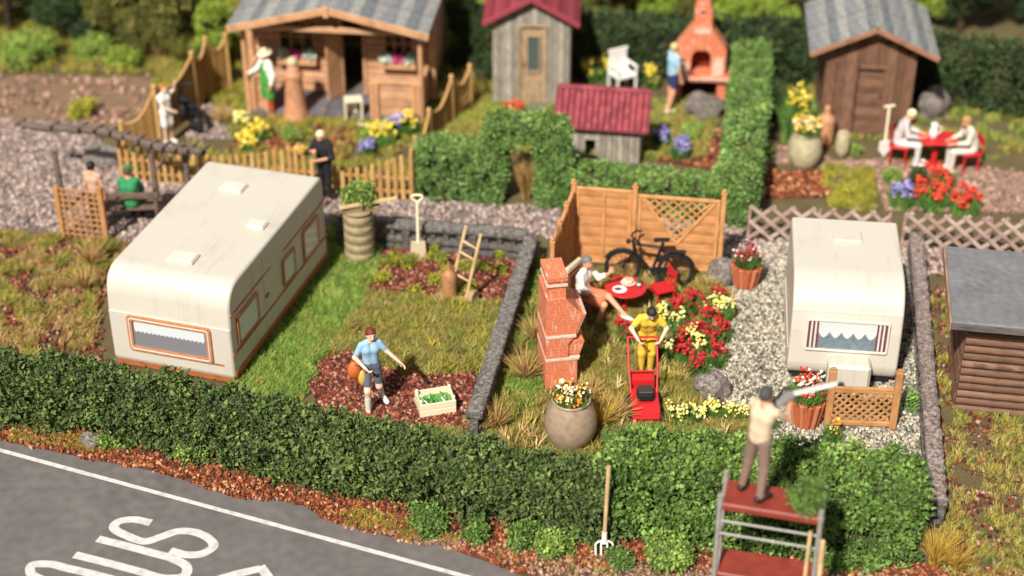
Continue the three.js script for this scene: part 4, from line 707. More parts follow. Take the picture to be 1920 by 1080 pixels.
// ---------- wooden privacy screens ----------
function picketGeo(w, h, t) { const p = [[-w / 2, 0], [w / 2, 0], [w / 2, h - w / 2]]; for (let k = 1; k < 6; k++) p.push([Math.cos(k * Math.PI / 6) * w / 2, h - w / 2 + Math.sin(k * Math.PI / 6) * w / 2]); p.push([-w / 2, h - w / 2]); return ext(p, t, 0.006); }
function squarePost(h, w) { return [cb(w, h, w, 0, h / 2, 0, 0.012), cb(w * 1.25, 0.03, w * 1.25, 0, h + 0.015, 0, 0.008), ball(0, h + 0.06, 0, w * 0.42, w * 0.42, w * 0.42, 10)]; }
const sA = on(1073, 492), sB = on(1185, 502), sC = on(1347, 514), sYaw = -Math.atan2(sC.z - sA.z, sC.x - sA.x);
{
  const H1 = 1.68, L1 = sA.distanceTo(sB), L2 = sB.distanceTo(sC);
  const c1 = thing('privacy_screen', 'tan wooden privacy screen panel of fine horizontal boards behind the seated person', 'screen', sA, sYaw);
  obj('post', squarePost(H1 + 0.06, 0.09), MAT.screenPale, c1);
  const frame = (par, x0, x1, h) => { obj('top_rail', [cb(x1 - x0, 0.07, 0.06, (x0 + x1) / 2, h - 0.035, 0)], MAT.screenPale, par); obj('bottom_rail', [cb(x1 - x0, 0.07, 0.06, (x0 + x1) / 2, 0.08, 0)], MAT.screen, par); for (const x of [x0 + 0.035, x1 - 0.035]) obj('stile', [cb(0.07, h - 0.19, 0.055, x, 0.115 + (h - 0.19) / 2, 0)], MAT.screenPale, par); };
  const boards = (par, x0, x1, ya, yb, clip) => { const n = Math.round((yb - ya) / 0.072), l = [[], [], []]; for (let i = 0; i < n; i++) { const y = ya + (i + 0.5) * (yb - ya) / n; let segs = [[x0, x1]]; if (clip) segs = clip(y, x0, x1); for (const [a, b] of segs) if (b - a > 0.03) l[i % 3].push(cb(b - a, (yb - ya) / n - 0.008, 0.02, (a + b) / 2, y, rr(-0.003, 0.003), 0.004)); } l.forEach((q, i) => { if (q.length) { const o = obj('boards', q, [MAT.screen, wood('#c68850'), wood('#d59a62')][i], par); o.userData.kind = 'stuff'; } }); };
  frame(c1, 0.05, L1 - 0.05, H1); boards(c1, 0.12, L1 - 0.12, 0.12, H1 - 0.07);
  obj('batten', [cb(0.06, H1 - 0.2, 0.02, L1 / 2, H1 / 2, 0.022)], MAT.screen, c1);
  const c2 = thing('privacy_screen', 'tan wooden privacy screen panel with a triangular diamond lattice top', 'screen', sB, sYaw), H2 = 1.62;
  obj('post', squarePost(H2 + 0.14, 0.09), MAT.screenPale, c2); const p2 = squarePost(H2 + 0.14, 0.09); p2.forEach(q => q.translate(L2, 0, 0)); obj('post', p2, MAT.screenPale, c2);
  frame(c2, 0.06, L2 - 0.06, H2);
  const tipX = L2 * 0.5, tipY = H2 - 0.98, topY = H2 - 0.08, a0 = 0.16, a1 = L2 - 0.16;
  const V1 = y => a0 + (tipX - a0) * (topY - y) / (topY - tipY), V2 = y => a1 - (a1 - tipX) * (topY - y) / (topY - tipY);
  boards(c2, 0.13, L2 - 0.13, 0.12, H2 - 0.07, (y, x0, x1) => y < tipY ? [[x0, x1]] : [[x0, V1(y)], [V2(y), x1]]);
  obj('diagonal_brace', [bar([a0, topY, 0.005], [tipX, tipY - 0.02, 0.005], 0.06, 0.05)], MAT.screenPale, c2); obj('diagonal_brace', [bar([a1, topY, 0.012], [tipX, tipY - 0.02, 0.012], 0.06, 0.05)], MAT.screenPale, c2);
  // lattice slats, each cut to the triangle
  const wv = a1 - a0, tri = (x, y) => y < topY && x > V1(y) && x < V2(y);
  for (const s of [-1, 1]) for (let k = -9; k < 14; k++) {
    const x0 = a0 + k * 0.175, sl = s * 1.02; let t0 = null, t1 = null;
    for (let i = 0; i <= 80; i++) { const y = tipY + (topY - tipY) * i / 80, x = x0 + (s > 0 ? 0 : wv * 0.35) + sl * (y - tipY) + (s < 0 ? 0.3 : 0); if (tri(x, y)) { t0 = t0 ?? [x, y]; t1 = [x, y]; } }
    if (t0 && Math.hypot(t1[0] - t0[0], t1[1] - t0[1]) > 0.08) obj('lattice_slat', [bar([...t0, s * 0.008], [...t1, s * 0.008], 0.034, 0.014, 0.003)], MAT.screenPale, c2);
  }
  // side screen of woven strips stepping down towards the camera
  const e = on(1036, 560), c3 = thing('woven_side_screen', 'woven strip side screen stepping down beside the brick fireplace', 'screen', sA.clone().add(V(-0.02, 0, 0.1)), 0), d = e.clone().sub(sA), n = 3;
  for (let i = 0; i < n; i++) {
    const a = d.clone().multiplyScalar(i / n), b = d.clone().multiplyScalar((i + 1) / n), h0 = 1.62 - i * 0.14, h1 = h0 - 0.14, m = t => a.clone().lerp(b, t);
    const po = squarePost(h1 + 0.08, 0.08); po.forEach(q => q.translate(b.x, 0, b.z)); obj('post', po, MAT.screenPale, c3);
    obj('top_rail', [bar([a.x, h0, a.z], [b.x, h1, b.z], 0.06, 0.06)], MAT.screenPale, c3);
    for (let k = 0; k < 7; k++) { // upright strips bowing in and out round the rods
      const t = (k + 0.5) / 7, q = m(t), pts = []; for (let y = 0; y <= 8; y++) pts.push([q.x + ((y + k) % 2 ? 0.022 : -0.022), 0.05 + (h0 - 0.14 * t - 0.07) * y / 8, q.z]); obj('woven_strip', [tubeOf(pts, 0.028, 18, 5)], k % 2 ? MAT.screen : MAT.screenPale, c3);
    }
    for (let y = 0; y < 5; y++) obj('cross_rod', [rod([a.x, 0.2 + y * 0.3, a.z], [b.x, 0.2 + y * 0.3, b.z], 0.012, 0.012, 6)], MAT.screen, c3);
  }
}
// ---------- brick fireplaces ----------
{ // seen from its side: chimney, sloping hood, shelf and base
  const b = on(1013, 728), b2 = on(1084, 722), c = thing('brick_fireplace', 'tall red brick garden fireplace with whitewashed edges beside the woven screen', 'fireplace', b.clone().add(V(0.09, 0, 0.02)), -Math.atan2(b2.z - b.z, b2.x - b.x) + 0.02), s = 1 / 92, D = 0.8;
  // profile in photo pixels from the foot: [px right, px up]
  const prof = (l) => l.map(([x, y]) => [x * s * 0.72, y * s * 0.785]);
  const piece = (name, l, z0, z1, m) => { const q = ext(prof(l), z1 - z0, 0.012); q.translate(0, 0, -z1); return obj(name, [q], m ?? MAT.brick, c); };
  piece('base', [[0, 0], [70, 0], [70, 66], [0, 66]], 0.0, D);
  piece('base_band', [[-1, 66], [73, 66], [75, 73], [-1, 73]], -0.014, D + 0.014, MAT.brickWash);
  piece('shelf_block', [[0, 73], [50, 73], [50, 104], [62, 120], [0, 120]], 0.0, D);
  piece('shelf_end', [[50, 76], [76, 76], [86, 106], [82, 112], [50, 108]], 0.04, D - 0.04);
  piece('hood_band', [[-1, 120], [66, 120], [66, 127], [-1, 127]], -0.014, D + 0.014, MAT.brickWash);
  piece('hood', [[0, 127], [66, 127], [84, 172], [74, 176], [42, 212], [42, 214], [0, 214]], 0.012, D - 0.012);
  piece('hood_edge', [[62, 127], [70, 127], [88, 172], [82, 174]], 0.03, D - 0.03, MAT.brickWash);
  piece('chimney', [[4, 214], [44, 214], [42, 250], [6, 250]], 0.06, D - 0.2);
  piece('chimney_cap', [[0, 250], [46, 250], [46, 262], [0, 262]], 0.03, D - 0.17);
  piece('chimney_neck', [[0, 238], [46, 238], [46, 243], [0, 243]], 0.03, D - 0.17, MAT.brickWash);
}
{ // the same kind of fireplace, front on, in the back garden
  const p = on(1310, 186), c = thing('brick_barbecue', 'red brick barbecue with round topped chimney and open hearth by the rear hedge', 'barbecue', p, -0.08), m = MAT.brick;
  for (const x of [-0.5, 0.5]) obj('leg_wall', [cb(0.2, 0.48, 0.6, x, 0.24, -0.3)], m, c);
  obj('hearth_slab', [cb(1.36, 0.1, 0.8, 0.04, 0.53, -0.28)], m, c); obj('slab_edge', [cb(1.3, 0.05, 0.03, 0.04, 0.56, 0.13)], MAT.brickWash, c);
  obj('hood', [ext([[-0.56, 0.58], [-0.22, 0.58], [-0.22, 1.05], [-0.12, 1.18], [0.12, 1.18], [0.22, 1.05], [0.22, 0.58], [0.56, 0.58], [0.56, 1.2], [0.2, 1.72], [0.2, 1.75], [-0.2, 1.75], [-0.2, 1.72], [-0.56, 1.2]], 0.5, 0.015)].map(q => (q.translate(0, 0, -0.55), q)), m, c);
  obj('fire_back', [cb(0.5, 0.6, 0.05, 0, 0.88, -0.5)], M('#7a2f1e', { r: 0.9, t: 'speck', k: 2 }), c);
  for (const s of [-1, 1]) obj('hearth_cheek', [ext([[s * 0.26, 0.59], [s * 0.5, 0.59], [s * 0.5, 1.02], [s * 0.34, 1.0], [s * 0.26, 0.85]], 0.02)].map(q => (q.translate(0, 0, -0.034), q)), MAT.brickWash, c);
  obj('chimney', [ext([[-0.2, 1.74], [0.2, 1.74], [0.2, 2.12], [0.14, 2.24], [0, 2.29], [-0.14, 2.24], [-0.2, 2.12]], 0.36, 0.02, [Array.from({ length: 10 }, (_, k) => [0.055 * Math.cos(k * 0.628), 2.05 + 0.055 * Math.sin(k * 0.628)])])].map(q => (q.translate(0, 0, -0.5), q)), m, c);
  obj('chimney_wash', [cb(0.36, 0.12, 0.02, 0, 1.66, -0.042)], MAT.brickWash, c);
}
// ---------- picket fence ----------
{
  const a = on(232, 338), b = on(772, 376), d = b.clone().sub(a), L = d.length(), c = thing('picket_fence', 'tan wooden picket fence with round topped pales in sweeping curves', 'fence', a, -Math.atan2(d.z, d.x)), n = 39;
  for (let i = 0; i <= n; i++) {
    const x = L * i / n, t = i / n, half = t < 0.59 ? t / 0.59 : (t - 0.59) / 0.41, sag = Math.pow(Math.abs(half - 0.5) * 2, 1.8), h = (t < 0.59 ? 0.74 + 0.2 * sag * (half > 0.5 ? 1.4 : 0.6) : 0.68 + 0.4 * sag * (half > 0.5 ? 1.15 : 0.8)) + rr(-0.02, 0.02);
    const q = picketGeo(0.082, h, 0.03); q.rotateZ(rr(-0.02, 0.02)); q.translate(x, 0.02, 0.02); obj('picket', [q], MAT.picket[i % 4], c);
  }
  for (const y of [0.2, 0.5]) obj('rail', [cb(L, 0.06, 0.04, L / 2, y, -0.005)], MAT.picket[1], c);
  for (const [t, h] of [[0.001, 1.0], [0.588, 1.02], [0.612, 0.96], [1.004, 1.16]]) obj('post', [rod([L * t, 0, -0.02], [L * t, h, -0.02], 0.05, 0.045, 10), ball(L * t, h, -0.02, 0.05)], MAT.picket[3], c);
}
// ---------- crossed rail fence ----------
function crossFence(label, a, b, h, from, to, n) {
  const d = b.clone().sub(a), L = d.length(), c = thing('crossed_rail_fence', label, 'fence', a, -Math.atan2(d.z, d.x), 'crossed rail fences along the lane'), sp = L / n;
  for (let i = -2; i < n; i++) { // leaning slats: the front layer falls to the right, the rear layer to the left
    const x0 = i * sp, run = h * 1.05;
    const cut = (xa, ya, xb, yb) => { const f = (t) => [xa + (xb - xa) * t, ya + (yb - ya) * t]; let s = 0, e = 1; if (xa < 0) s = -xa / (xb - xa); if (xb < 0) e = xa / (xa - xb); if (xb > L) e = (L - xa) / (xb - xa); if (xa > L) s = (xa - L) / (xa - xb); return e - s > 0.15 ? [f(s), f(e)] : null; };
    const A1 = cut(x0, h, x0 + run, 0.06), B1 = cut(x0 + run, h, x0, 0.06);
    if (A1) obj('slat', [bar([...A1[0], 0.035], [...A1[1], 0.035], 0.075, 0.03)], MAT.crossRail[(i + 3) % 3], c);
    if (B1) obj('slat', [bar([...B1[0], 0], [...B1[1], 0], 0.075, 0.03)], MAT.crossRail[(i + 4) % 3], c);
  }
  for (let i = 0; i <= 2; i++) obj('post', [rod([L * i / 2, 0, -0.045], [L * i / 2, h * 0.95, -0.045], 0.035, 0.03, 8)], MAT.crossRail[1], c);
}
crossFence('pinkish crossed rail fence meeting the dividing hedge', on(1402, 452), on(1662, 466), 0.82, 0, 1, 7);
crossFence('pinkish crossed rail fence behind the purple grey stone fence', on(1690, 466), on(2010, 486), 0.82, 0, 1, 9);

// ---------- log cabin ----------
function flowerBox(par, x, y, z, w) {
  const bx = obj('flower_box', [cb(w, 0.16, 0.18, x, y, z)], MAT.cabinTrim, par);
  [[-0.36, 'paleG'], [0, 'pink'], [0.36, 'paleG']].forEach(([k, p]) => { const it = []; for (let i = 0; i < 70; i++) { const d = V(rr(-1, 1), rr(-0.6, 1), rr(-1, 1)).normalize().multiplyScalar(0.14 * Math.pow(rnd(), 0.4)), s = rr(0.025, 0.045); it.push([x + k * w * 0.9 + d.x * 1.2, y + 0.17 + d.y, z + 0.03 + d.z, s, s, s, rnd() * 6, rnd() * 6, rnd() * 6, tint(PAL[p], 0.2)]); } inst('blossoms', petalGeo, chipMat, it, bx); });
}
{
  const c = thing('log_cabin', 'log cabin with open porch, grey roof and window flower boxes', 'cabin', [-3.93, 0, -7.02], -0.105), zw = -1.05, zb = -3.7, WX = 1.98;
  for (let i = 0; i < 9; i++) obj('floor_plank', [cb(0.43, 0.12, 1.2, -1.76 + i * 0.44, 0.1, -0.55)], M(i % 2 ? '#77717a' : '#6d6870', { t: 'old', r: 0.9 }), c);
  obj('foundation', [cb(3.9, 0.1, 2.6, 0, 0.06, -2.38)], MAT.stoneDark, c);
  // front wall of logs around door and windows: [x0,x1] runs at each height
  const holes = [{ x: [-1.38, -0.62], y: [1.12, 1.92] }, { x: [0.02, 0.5], y: [0, 1.98] }, { x: [1.0, 1.62], y: [1.12, 1.72] }];
  const lh = 0.155; let li = 0;
  for (let y = 0.17; y < 2.66; y += lh) {
    const half = y < 2.2 ? WX : WX - (y - 2.2) / 0.235 * 1.0; if (half < 0.15) break;
    let runs = [[-half, half]];
    for (const h of holes) if (y + lh * 0.5 > h.y[0] && y + lh * 0.5 < h.y[1]) runs = runs.flatMap(([a, b]) => h.x[0] > a && h.x[1] < b ? [[a, h.x[0]], [h.x[1], b]] : [[a, b]]);
    for (const [a, b] of runs) obj('wall_log', [cb(b - a, lh - 0.004, 0.13, (a + b) / 2, y + lh / 2, zw + rr(-0.004, 0.004), 0.03)], MAT.cabin[li++ % 4], c);
    if (y < 2.15) for (const s of [-1, 1]) obj('wall_log', [cb(0.13, lh - 0.004, zw - zb - 0.14, s * (WX - 0.065), y + lh / 2, (zw + zb) / 2, 0.03)], MAT.cabin[li++ % 4], c);
    if (y < 2.3) obj('wall_log', [cb(half * 2, lh - 0.004, 0.13, 0, y + lh / 2, zb, 0.03)], MAT.cabin[li++ % 4], c);
  }
  for (const s of [-1, 1]) obj('corner_post', [cb(0.14, 2.1, 0.14, s * (WX + 0.08), 1.2, zw + 0.08)], MAT.cabinTrim, c);
  // windows
  const win = (x, y, w, h, arch) => {
    const fr = arch ? ext([...[[-w / 2 - 0.06, -h / 2 - 0.05], [w / 2 + 0.06, -h / 2 - 0.05], [w / 2 + 0.06, h * 0.2], [w * 0.3, h / 2 + 0.06], [-w * 0.3, h / 2 + 0.06], [-w / 2 - 0.06, h * 0.2]]], 0.05, 0, [[[-w / 2, -h / 2], [w / 2, -h / 2], [w / 2, h * 0.17], [w * 0.26, h / 2], [-w * 0.26, h / 2], [-w / 2, h * 0.17]]]) : frameOf(w + 0.12, h + 0.12, 0.06, 0.05, 0.01);
    const o = obj('window', place([fr], x, y, zw + 0.05), MAT.cabinTrim, c);
    for (const k of [-1, 1]) obj('muntin', [cb(0.04, h, 0.03, x + k * w / 6, y, zw + 0.06)], MAT.cabinTrim, o);
    obj('muntin', [cb(w, 0.04, 0.03, x, y + 0.02, zw + 0.064)], MAT.cabinTrim, o);
    obj('pane', place([new THREE.PlaneGeometry(w, h)], x, y, zw + 0.03), MAT.pane, o);
  };
  win(-1.0, 1.52, 0.74, 0.78, true); win(1.31, 1.42, 0.6, 0.58, false);
  flowerBox(c, -1.0, 0.98, zw + 0.17, 0.9); flowerBox(c, 1.31, 0.98, zw + 0.17, 0.8);
  obj('door_frame', [cb(0.07, 1.84, 0.18, 0.0, 1.09, zw + 0.02), cb(0.07, 1.84, 0.18, 0.52, 1.09, zw + 0.02), cb(0.6, 0.07, 0.18, 0.26, 2.02, zw + 0.02)], MAT.cabinTrim, c);
  const dr = []; for (let k = 0; k < 3; k++) dr.push(cb(0.15, 1.7, 0.04, 0.08 + k * 0.155, 0, 0)); dr.forEach(q => { q.rotateY(-1.9 - 0.2); q.translate(-0.02, 1.03, zw + 0.12); }); obj('door', dr, MAT.cabinTrim, c, 'plank door standing open');
  // porch posts, beams, railings
  for (const s of [-1, 1]) obj('porch_post', [rod([s * 1.95, 0.02, 0], [s * 1.95, 2.2, 0], 0.06, 0.055, 10)], MAT.cabinTrim, c);
  obj('porch_beam', [cb(4.1, 0.12, 0.1, 0, 2.16, 0)], MAT.cabin[2], c); for (const s of [-1, 1]) obj('porch_beam', [cb(0.1, 0.12, 1.1, s * 1.95, 2.155, -0.5)], MAT.cabin[2], c);
  const rail = (x0, x1, z) => { const L = x1 - x0, o = obj('railing', [cb(L, 0.08, 0.12, (x0 + x1) / 2, 0.98, z)], MAT.cabinTrim, c); for (let k = 0; k < 4; k++) obj('railing_board', [cb(L - 0.06, 0.18, 0.05, (x0 + x1) / 2, 0.25 + k * 0.2, z - 0.01)], MAT.cabin[k], o); for (const x of [x0 + 0.08, x1 - 0.08]) { obj('railing_post', [rod([x - 0.045, 0.02, z + 0.04], [x - 0.045, 0.96, z + 0.04], 0.055, 0.055, 10)], MAT.cabinTrim, o); obj('railing_post', [rod([x + 0.06, 0.02, z + 0.04], [x + 0.06, 0.96, z + 0.04], 0.055, 0.055, 10)], MAT.cabinTrim, o); } };
  rail(0.82, 1.92, 0.0); rail(-1.95, -1.42, -0.05);
  { const o = obj('railing', [cb(0.12, 0.08, 1.0, -1.95, 0.983, -0.55)], MAT.cabinTrim, c); for (let k = 0; k < 4; k++) obj('railing_board', [cb(0.05, 0.18, 0.95, -1.94, 0.25 + k * 0.2, -0.55)], MAT.cabin[k], o); }
  { const o = obj('railing', [cb(0.12, 0.08, 0.9, 1.95, 0.983, -0.55)], MAT.cabinTrim, c); for (let k = 0; k < 4; k++) obj('railing_board', [cb(0.05, 0.18, 0.85, 1.94, 0.25 + k * 0.2, -0.55)], MAT.cabin[k], o); }
  // roof: boards on both slopes, bargeboards, ridge tip
  const EX = 2.2, EY = 2.26, AY = 2.78, z0 = 0.32, z1 = -4.0;
  for (const s of [-1, 1]) for (let k = 0; k < 9; k++) { const t0 = k / 9, t1 = (k + 1) / 9 + 0.012, p = t => [s * EX * (1 - t), EY + (AY - EY) * t + (k % 2) * 0.006]; const [xa, ya] = p(t0), [xb, yb] = p(t1); const q = cb(Math.hypot(xb - xa, yb - ya), 0.04, z0 - z1, 0, 0, 0, 0.008); q.rotateZ(Math.atan2(yb - ya, xb - xa)); q.translate((xa + xb) / 2, (ya + yb) / 2 + 0.03, (z0 + z1) / 2); obj('roof_board', [q], MAT.roofGrey[(k + (s > 0 ? 1 : 0)) % 4], c); }
  for (const s of [-1, 1]) obj('bargeboard', [bar([s * EX, EY - 0.04, z0 + 0.025], [0, AY - 0.04, z0 + 0.025], 0.16, 0.04)], MAT.cabinTrim, c);
  obj('ridge_tip', [cb(0.12, 0.26, 0.07, 0, AY - 0.06, z0 + 0.04)], MAT.cabinTrim, c);
}
// ---------- sheds ----------
function gableShed(name, label, p, yaw, o) { // vertical boards, gable towards the camera
  const c = thing(name, label, 'shed', p, yaw), { w, d, he, ha, bw, wallM, over } = o, n = Math.round(w / bw);
  for (let i = 0; i < n; i++) {
    const x = -w / 2 + (i + 0.5) * w / n, h = he + (ha - he) * (1 - Math.abs(x) / (w / 2)) - 0.03, D = o.door;
    const low = D && Math.abs(x - D.x) < D.w / 2 ? D.h : 0.02;
    obj('wall_board', [cb(w / n - 0.012, h - low, 0.04, x, (h + low) / 2, rr(-0.006, 0.006))], wallM[i % wallM.length], c);
    obj('wall_board', [cb(w / n - 0.012, h - 0.02, 0.04, x, (h + 0.02) / 2, -d)], wallM[(i + 1) % wallM.length], c);
    if (i) obj('cover_strip', [cb(0.03, h - 0.1 - low, 0.02, x - w / n / 2, (h + low) / 2 - 0.05, 0.03, 0.005)], wallM[(i + 2) % wallM.length], c);
  }
  const m = Math.round(d / bw);
  for (const s of [-1, 1]) for (let i = 0; i < m; i++) obj('wall_board', [cb(0.04, he - 0.04, d / m - 0.012, s * (w / 2 - 0.02), he / 2, -0.03 - (i + 0.5) * (d - 0.06) / m)], wallM[i % wallM.length], c);
  return c;
}
function gableRoof(c, { ex, ey, ay, z0, z1, rows, mats, name, barge }) {
  for (const s of [-1, 1]) {
    for (let k = 0; k < rows; k++) { const p = t => [s * ex * (1 - t), ey + (ay - ey) * t], [xa, ya] = p(k / rows - 0.01), [xb, yb] = p((k + 1) / rows + 0.02), L = Math.hypot(xb - xa, yb - ya), q = cb(L, 0.035, z0 - z1, 0, 0, 0, 0.008); q.rotateZ(Math.atan2(yb - ya, xb - xa) - s * 0.03); q.translate((xa + xb) / 2, (ya + yb) / 2 + 0.03, (z0 + z1) / 2); obj(name, [q], mats[(k + (s > 0 ? 1 : 0)) % mats.length], c); }
    obj('bargeboard', [bar([s * (ex + 0.01), ey - 0.03, z0 + 0.02], [0, ay - 0.03, z0 + 0.02], 0.11, 0.035)], barge, c);
  }
}
{
  const c = gableShed('grey_shed', 'narrow grey board shed with red roof and glazed door', [0.43, 0, -7.76], -0.05, { w: 1.74, d: 1.5, he: 2.02, ha: 2.52, bw: 0.145, wallM: MAT.grey, door: { x: 0.03, w: 0.5, h: 1.9 } });
  const d = obj('door', [cb(0.52, 1.78, 0.04, 0.03, 0.96, 0.012)], MAT.doorTan, c); obj('door_frame', [cb(0.06, 1.9, 0.08, -0.27, 0.97, 0.03), cb(0.06, 1.9, 0.08, 0.33, 0.97, 0.03), cb(0.66, 0.06, 0.08, 0.03, 1.94, 0.03)], MAT.doorTan, c);
  obj('glazing', [cb(0.24, 0.82, 0.012, 0.05, 1.28, 0.036)], MAT.glassDark, d); obj('glazing_bead', place([frameOf(0.32, 0.9, 0.04, 0.03, 0.01)], 0.05, 1.28, 0.033), MAT.doorTan, d); obj('handle', [cb(0.03, 0.1, 0.03, -0.16, 1.0, 0.05)], MAT.metalDark, d); obj('lower_panel', [cb(0.36, 0.42, 0.02, 0.03, 0.45, 0.038)], MAT.doorTan, d);
  gableRoof(c, { ex: 1.06, ey: 2.06, ay: 2.66, z0: 0.2, z1: -1.75, rows: 9, mats: MAT.roofRed, name: 'roof_row', barge: MAT.roofRed[2] });
  obj('stone_step', [cb(0.7, 0.1, 0.3, 0.03, 0.05, 0.2)], MAT.stoneRail, c);
}
{
  const c = gableShed('brown_shed', 'weathered brown board shed with wide grey plank roof', [7.68, 0, -6.2], -0.1, { w: 1.9, d: 2.0, he: 2.0, ha: 2.5, bw: 0.21, wallM: MAT.brown, door: { x: 0.05, w: 0.62, h: 1.72 } });
  const d = obj('door', [cb(0.6, 0.15, 0.04, 0.05, 0.12, 0.005)], MAT.brown[1], c); obj('door_plank', [cb(0.58, 0.11, 0.045, 0.05, 1.66, 0.006)], MAT.brown[2], d); for (let k = 0; k < 8; k++) obj('door_plank', [cb(0.58, 0.165, 0.045, 0.05, 0.28 + k * 0.168, 0.006)], MAT.brown[(k * 3) % 4], d);
  obj('handle', [cb(0.03, 0.12, 0.03, 0.26, 1.0, 0.045)], MAT.metalDark, d);
  for (const x of [-0.3, 0.4]) obj('door_jamb', [cb(0.05, 1.74, 0.08, x, 0.89, 0.03)], MAT.brown[2], c);
  gableRoof(c, { ex: 1.34, ey: 2.06, ay: 2.68, z0: 0.32, z1: -2.3, rows: 7, mats: MAT.roofGrey, name: 'roof_plank', barge: wood('#a87a5e') });
}
// ---------- tiled hutch ----------
{
  const w = 1.66, dp = 0.86, c = thing('tiled_hutch', 'small grey board hutch with dark red tiled roof behind the low hedge', 'hutch', [1.88, 0, -5.0], -0.15), hw = 0.8, n = 14;
  for (let i = 0; i < n; i++) { const x = -w / 2 + (i + 0.5) * w / n, low = x > -0.34 && x < -0.08 ? 0.56 : 0.02; obj('wall_board', [cb(w / n - 0.01, hw - low, 0.03, x, (hw + low) / 2, rr(-0.005, 0.005))], MAT.grey[i % 4], c); if (low > 0.1) obj('wall_board', [cb(w / n - 0.01, 0.16, 0.03, x, 0.1, 0)], MAT.grey[i % 4], c); obj('wall_board', [cb(w / n - 0.01, hw, 0.03, x, hw / 2, -dp)], MAT.grey[(i + 1) % 4], c); }
  for (const s of [-1, 1]) { for (let i = 0; i < 6; i++) { const z = -0.02 - (i + 0.5) * (dp - 0.04) / 6, h = hw + 0.6 * (1 - Math.abs(z + dp / 2) / (dp / 2)); obj('wall_board', [cb(0.03, h, (dp - 0.04) / 6 - 0.01, s * (w / 2 - 0.015), h / 2, z)], MAT.grey[i % 4], c); } }
  obj('hatch_frame', place([frameOf(0.32, 0.42, 0.04, 0.03, 0.01)], -0.21, 0.37, 0.012), MAT.grey[2], c);
  const ey = 0.84, ay = 1.5, run = 0.6, rise = ay - ey, Ls = Math.hypot(run, rise), ang = Math.atan2(rise, run), zr = -dp / 2, cols = 15, rows = 7, RW = w + 0.3;
  obj('roof_deck', [bar([0, ey - 0.02, zr + run], [0, ay - 0.02, zr], RW, 0.03), bar([0, ey - 0.02, zr - run], [0, ay - 0.02, zr], RW, 0.03)], MAT.roofRed[1], c);
  // one curved tile, shared by all
  const tw = RW / cols, arc = []; for (let k = 0; k <= 5; k++) { const a = Math.PI * (1 - k / 5); arc.push([Math.cos(a) * tw * 0.5, Math.sin(a) * tw * 0.34]); } for (let k = 5; k >= 0; k--) { const a = Math.PI * (1 - k / 5); arc.push([Math.cos(a) * tw * 0.36, Math.sin(a) * tw * 0.2 - 0.004]); }
  const tg = clean(ext(arc, Ls / rows + 0.02)); tg.rotateX(0.07);
  for (const side of [1, -1]) for (let r = 0; r < rows; r++) for (let k = 0; k < cols; k++) {
    if (side < 0 && r < rows - 2) continue; // the far slope shows only its top courses
    const t = r / rows, o = obj('roof_tile', tg, MAT.roofRed[(r * 5 + k * 7 + (rnd() < 0.4 ? 1 : 0)) % 3], c);
    o.position.set(-RW / 2 + (k + 0.5) * tw, ey + rise * t + 0.012, zr + side * run * (1 - t)); o.rotation.order = 'YXZ'; o.rotation.y = side > 0 ? Math.PI : 0; o.rotation.x = -ang + 0.0;
  }
  for (let k = 0; k < 8; k++) { const q = new THREE.CylinderGeometry(0.07, 0.075, RW / 8 + 0.02, 10, 1, false, 0, Math.PI); q.rotateZ(Math.PI / 2); q.rotateX(-Math.PI / 2 + Math.PI / 2); obj('ridge_tile', [q.translate(-RW / 2 + (k + 0.5) * RW / 8, ay + 0.01, zr)], MAT.roofRed[k % 3], c); }
  for (const s of [-1, 1]) obj('verge_board', [bar([s * (RW / 2 + 0.012), ey, zr + run], [s * (RW / 2 + 0.012), ay + 0.02, zr], 0.024, 0.08)], MAT.roofRed[0], c);
}
// ---------- grey roofed hut at the lane side ----------
{
  const a = on(1741, 468, 1.95), b = on(1752, 614, 1.95), c = thing('roofed_hut', 'dark brown hut with flat grey roof beside the purple grey stone fence', 'hut', [a.x + 0.95, 0, (a.z + b.z) / 2], 0.0), L = (b.z - a.z), sk = (b.x - a.x);
  c.rotation.y = Math.atan2(sk, L); const W = 1.7;
  obj('roof', [cb(W, 0.08, L, 0, 1.92, 0, 0.02)], M('#85868a', { t: 'asphalt', k: 0.5, r: 0.9 }), c);
  obj('fascia', [cb(0.03, 0.16, L, -W / 2 - 0.016, 1.87, 0)], M('#b98a72', { t: 'old', r: 0.8 }), c); obj('front_fascia', [cb(W, 0.12, 0.03, 0, 1.88, L / 2 + 0.016)], M('#6a6460', { t: 'old', r: 0.9 }), c);
  for (let k = 0; k < 12; k++) { obj('wall_log', [rod([-W / 2 + 0.3, 0.08 + k * 0.15, L / 2 - 0.3], [W / 2, 0.08 + k * 0.15, L / 2 - 0.3], 0.078, 0.078, 8)], MAT.brown[k % 4], c); obj('wall_log', [rod([-W / 2 + 0.35, 0.08 + k * 0.15, L / 2 - 0.38], [-W / 2 + 0.35, 0.08 + k * 0.15, -L / 2 + 0.3], 0.075, 0.075, 8)], MAT.brown[(k + 1) % 4], c); }
}
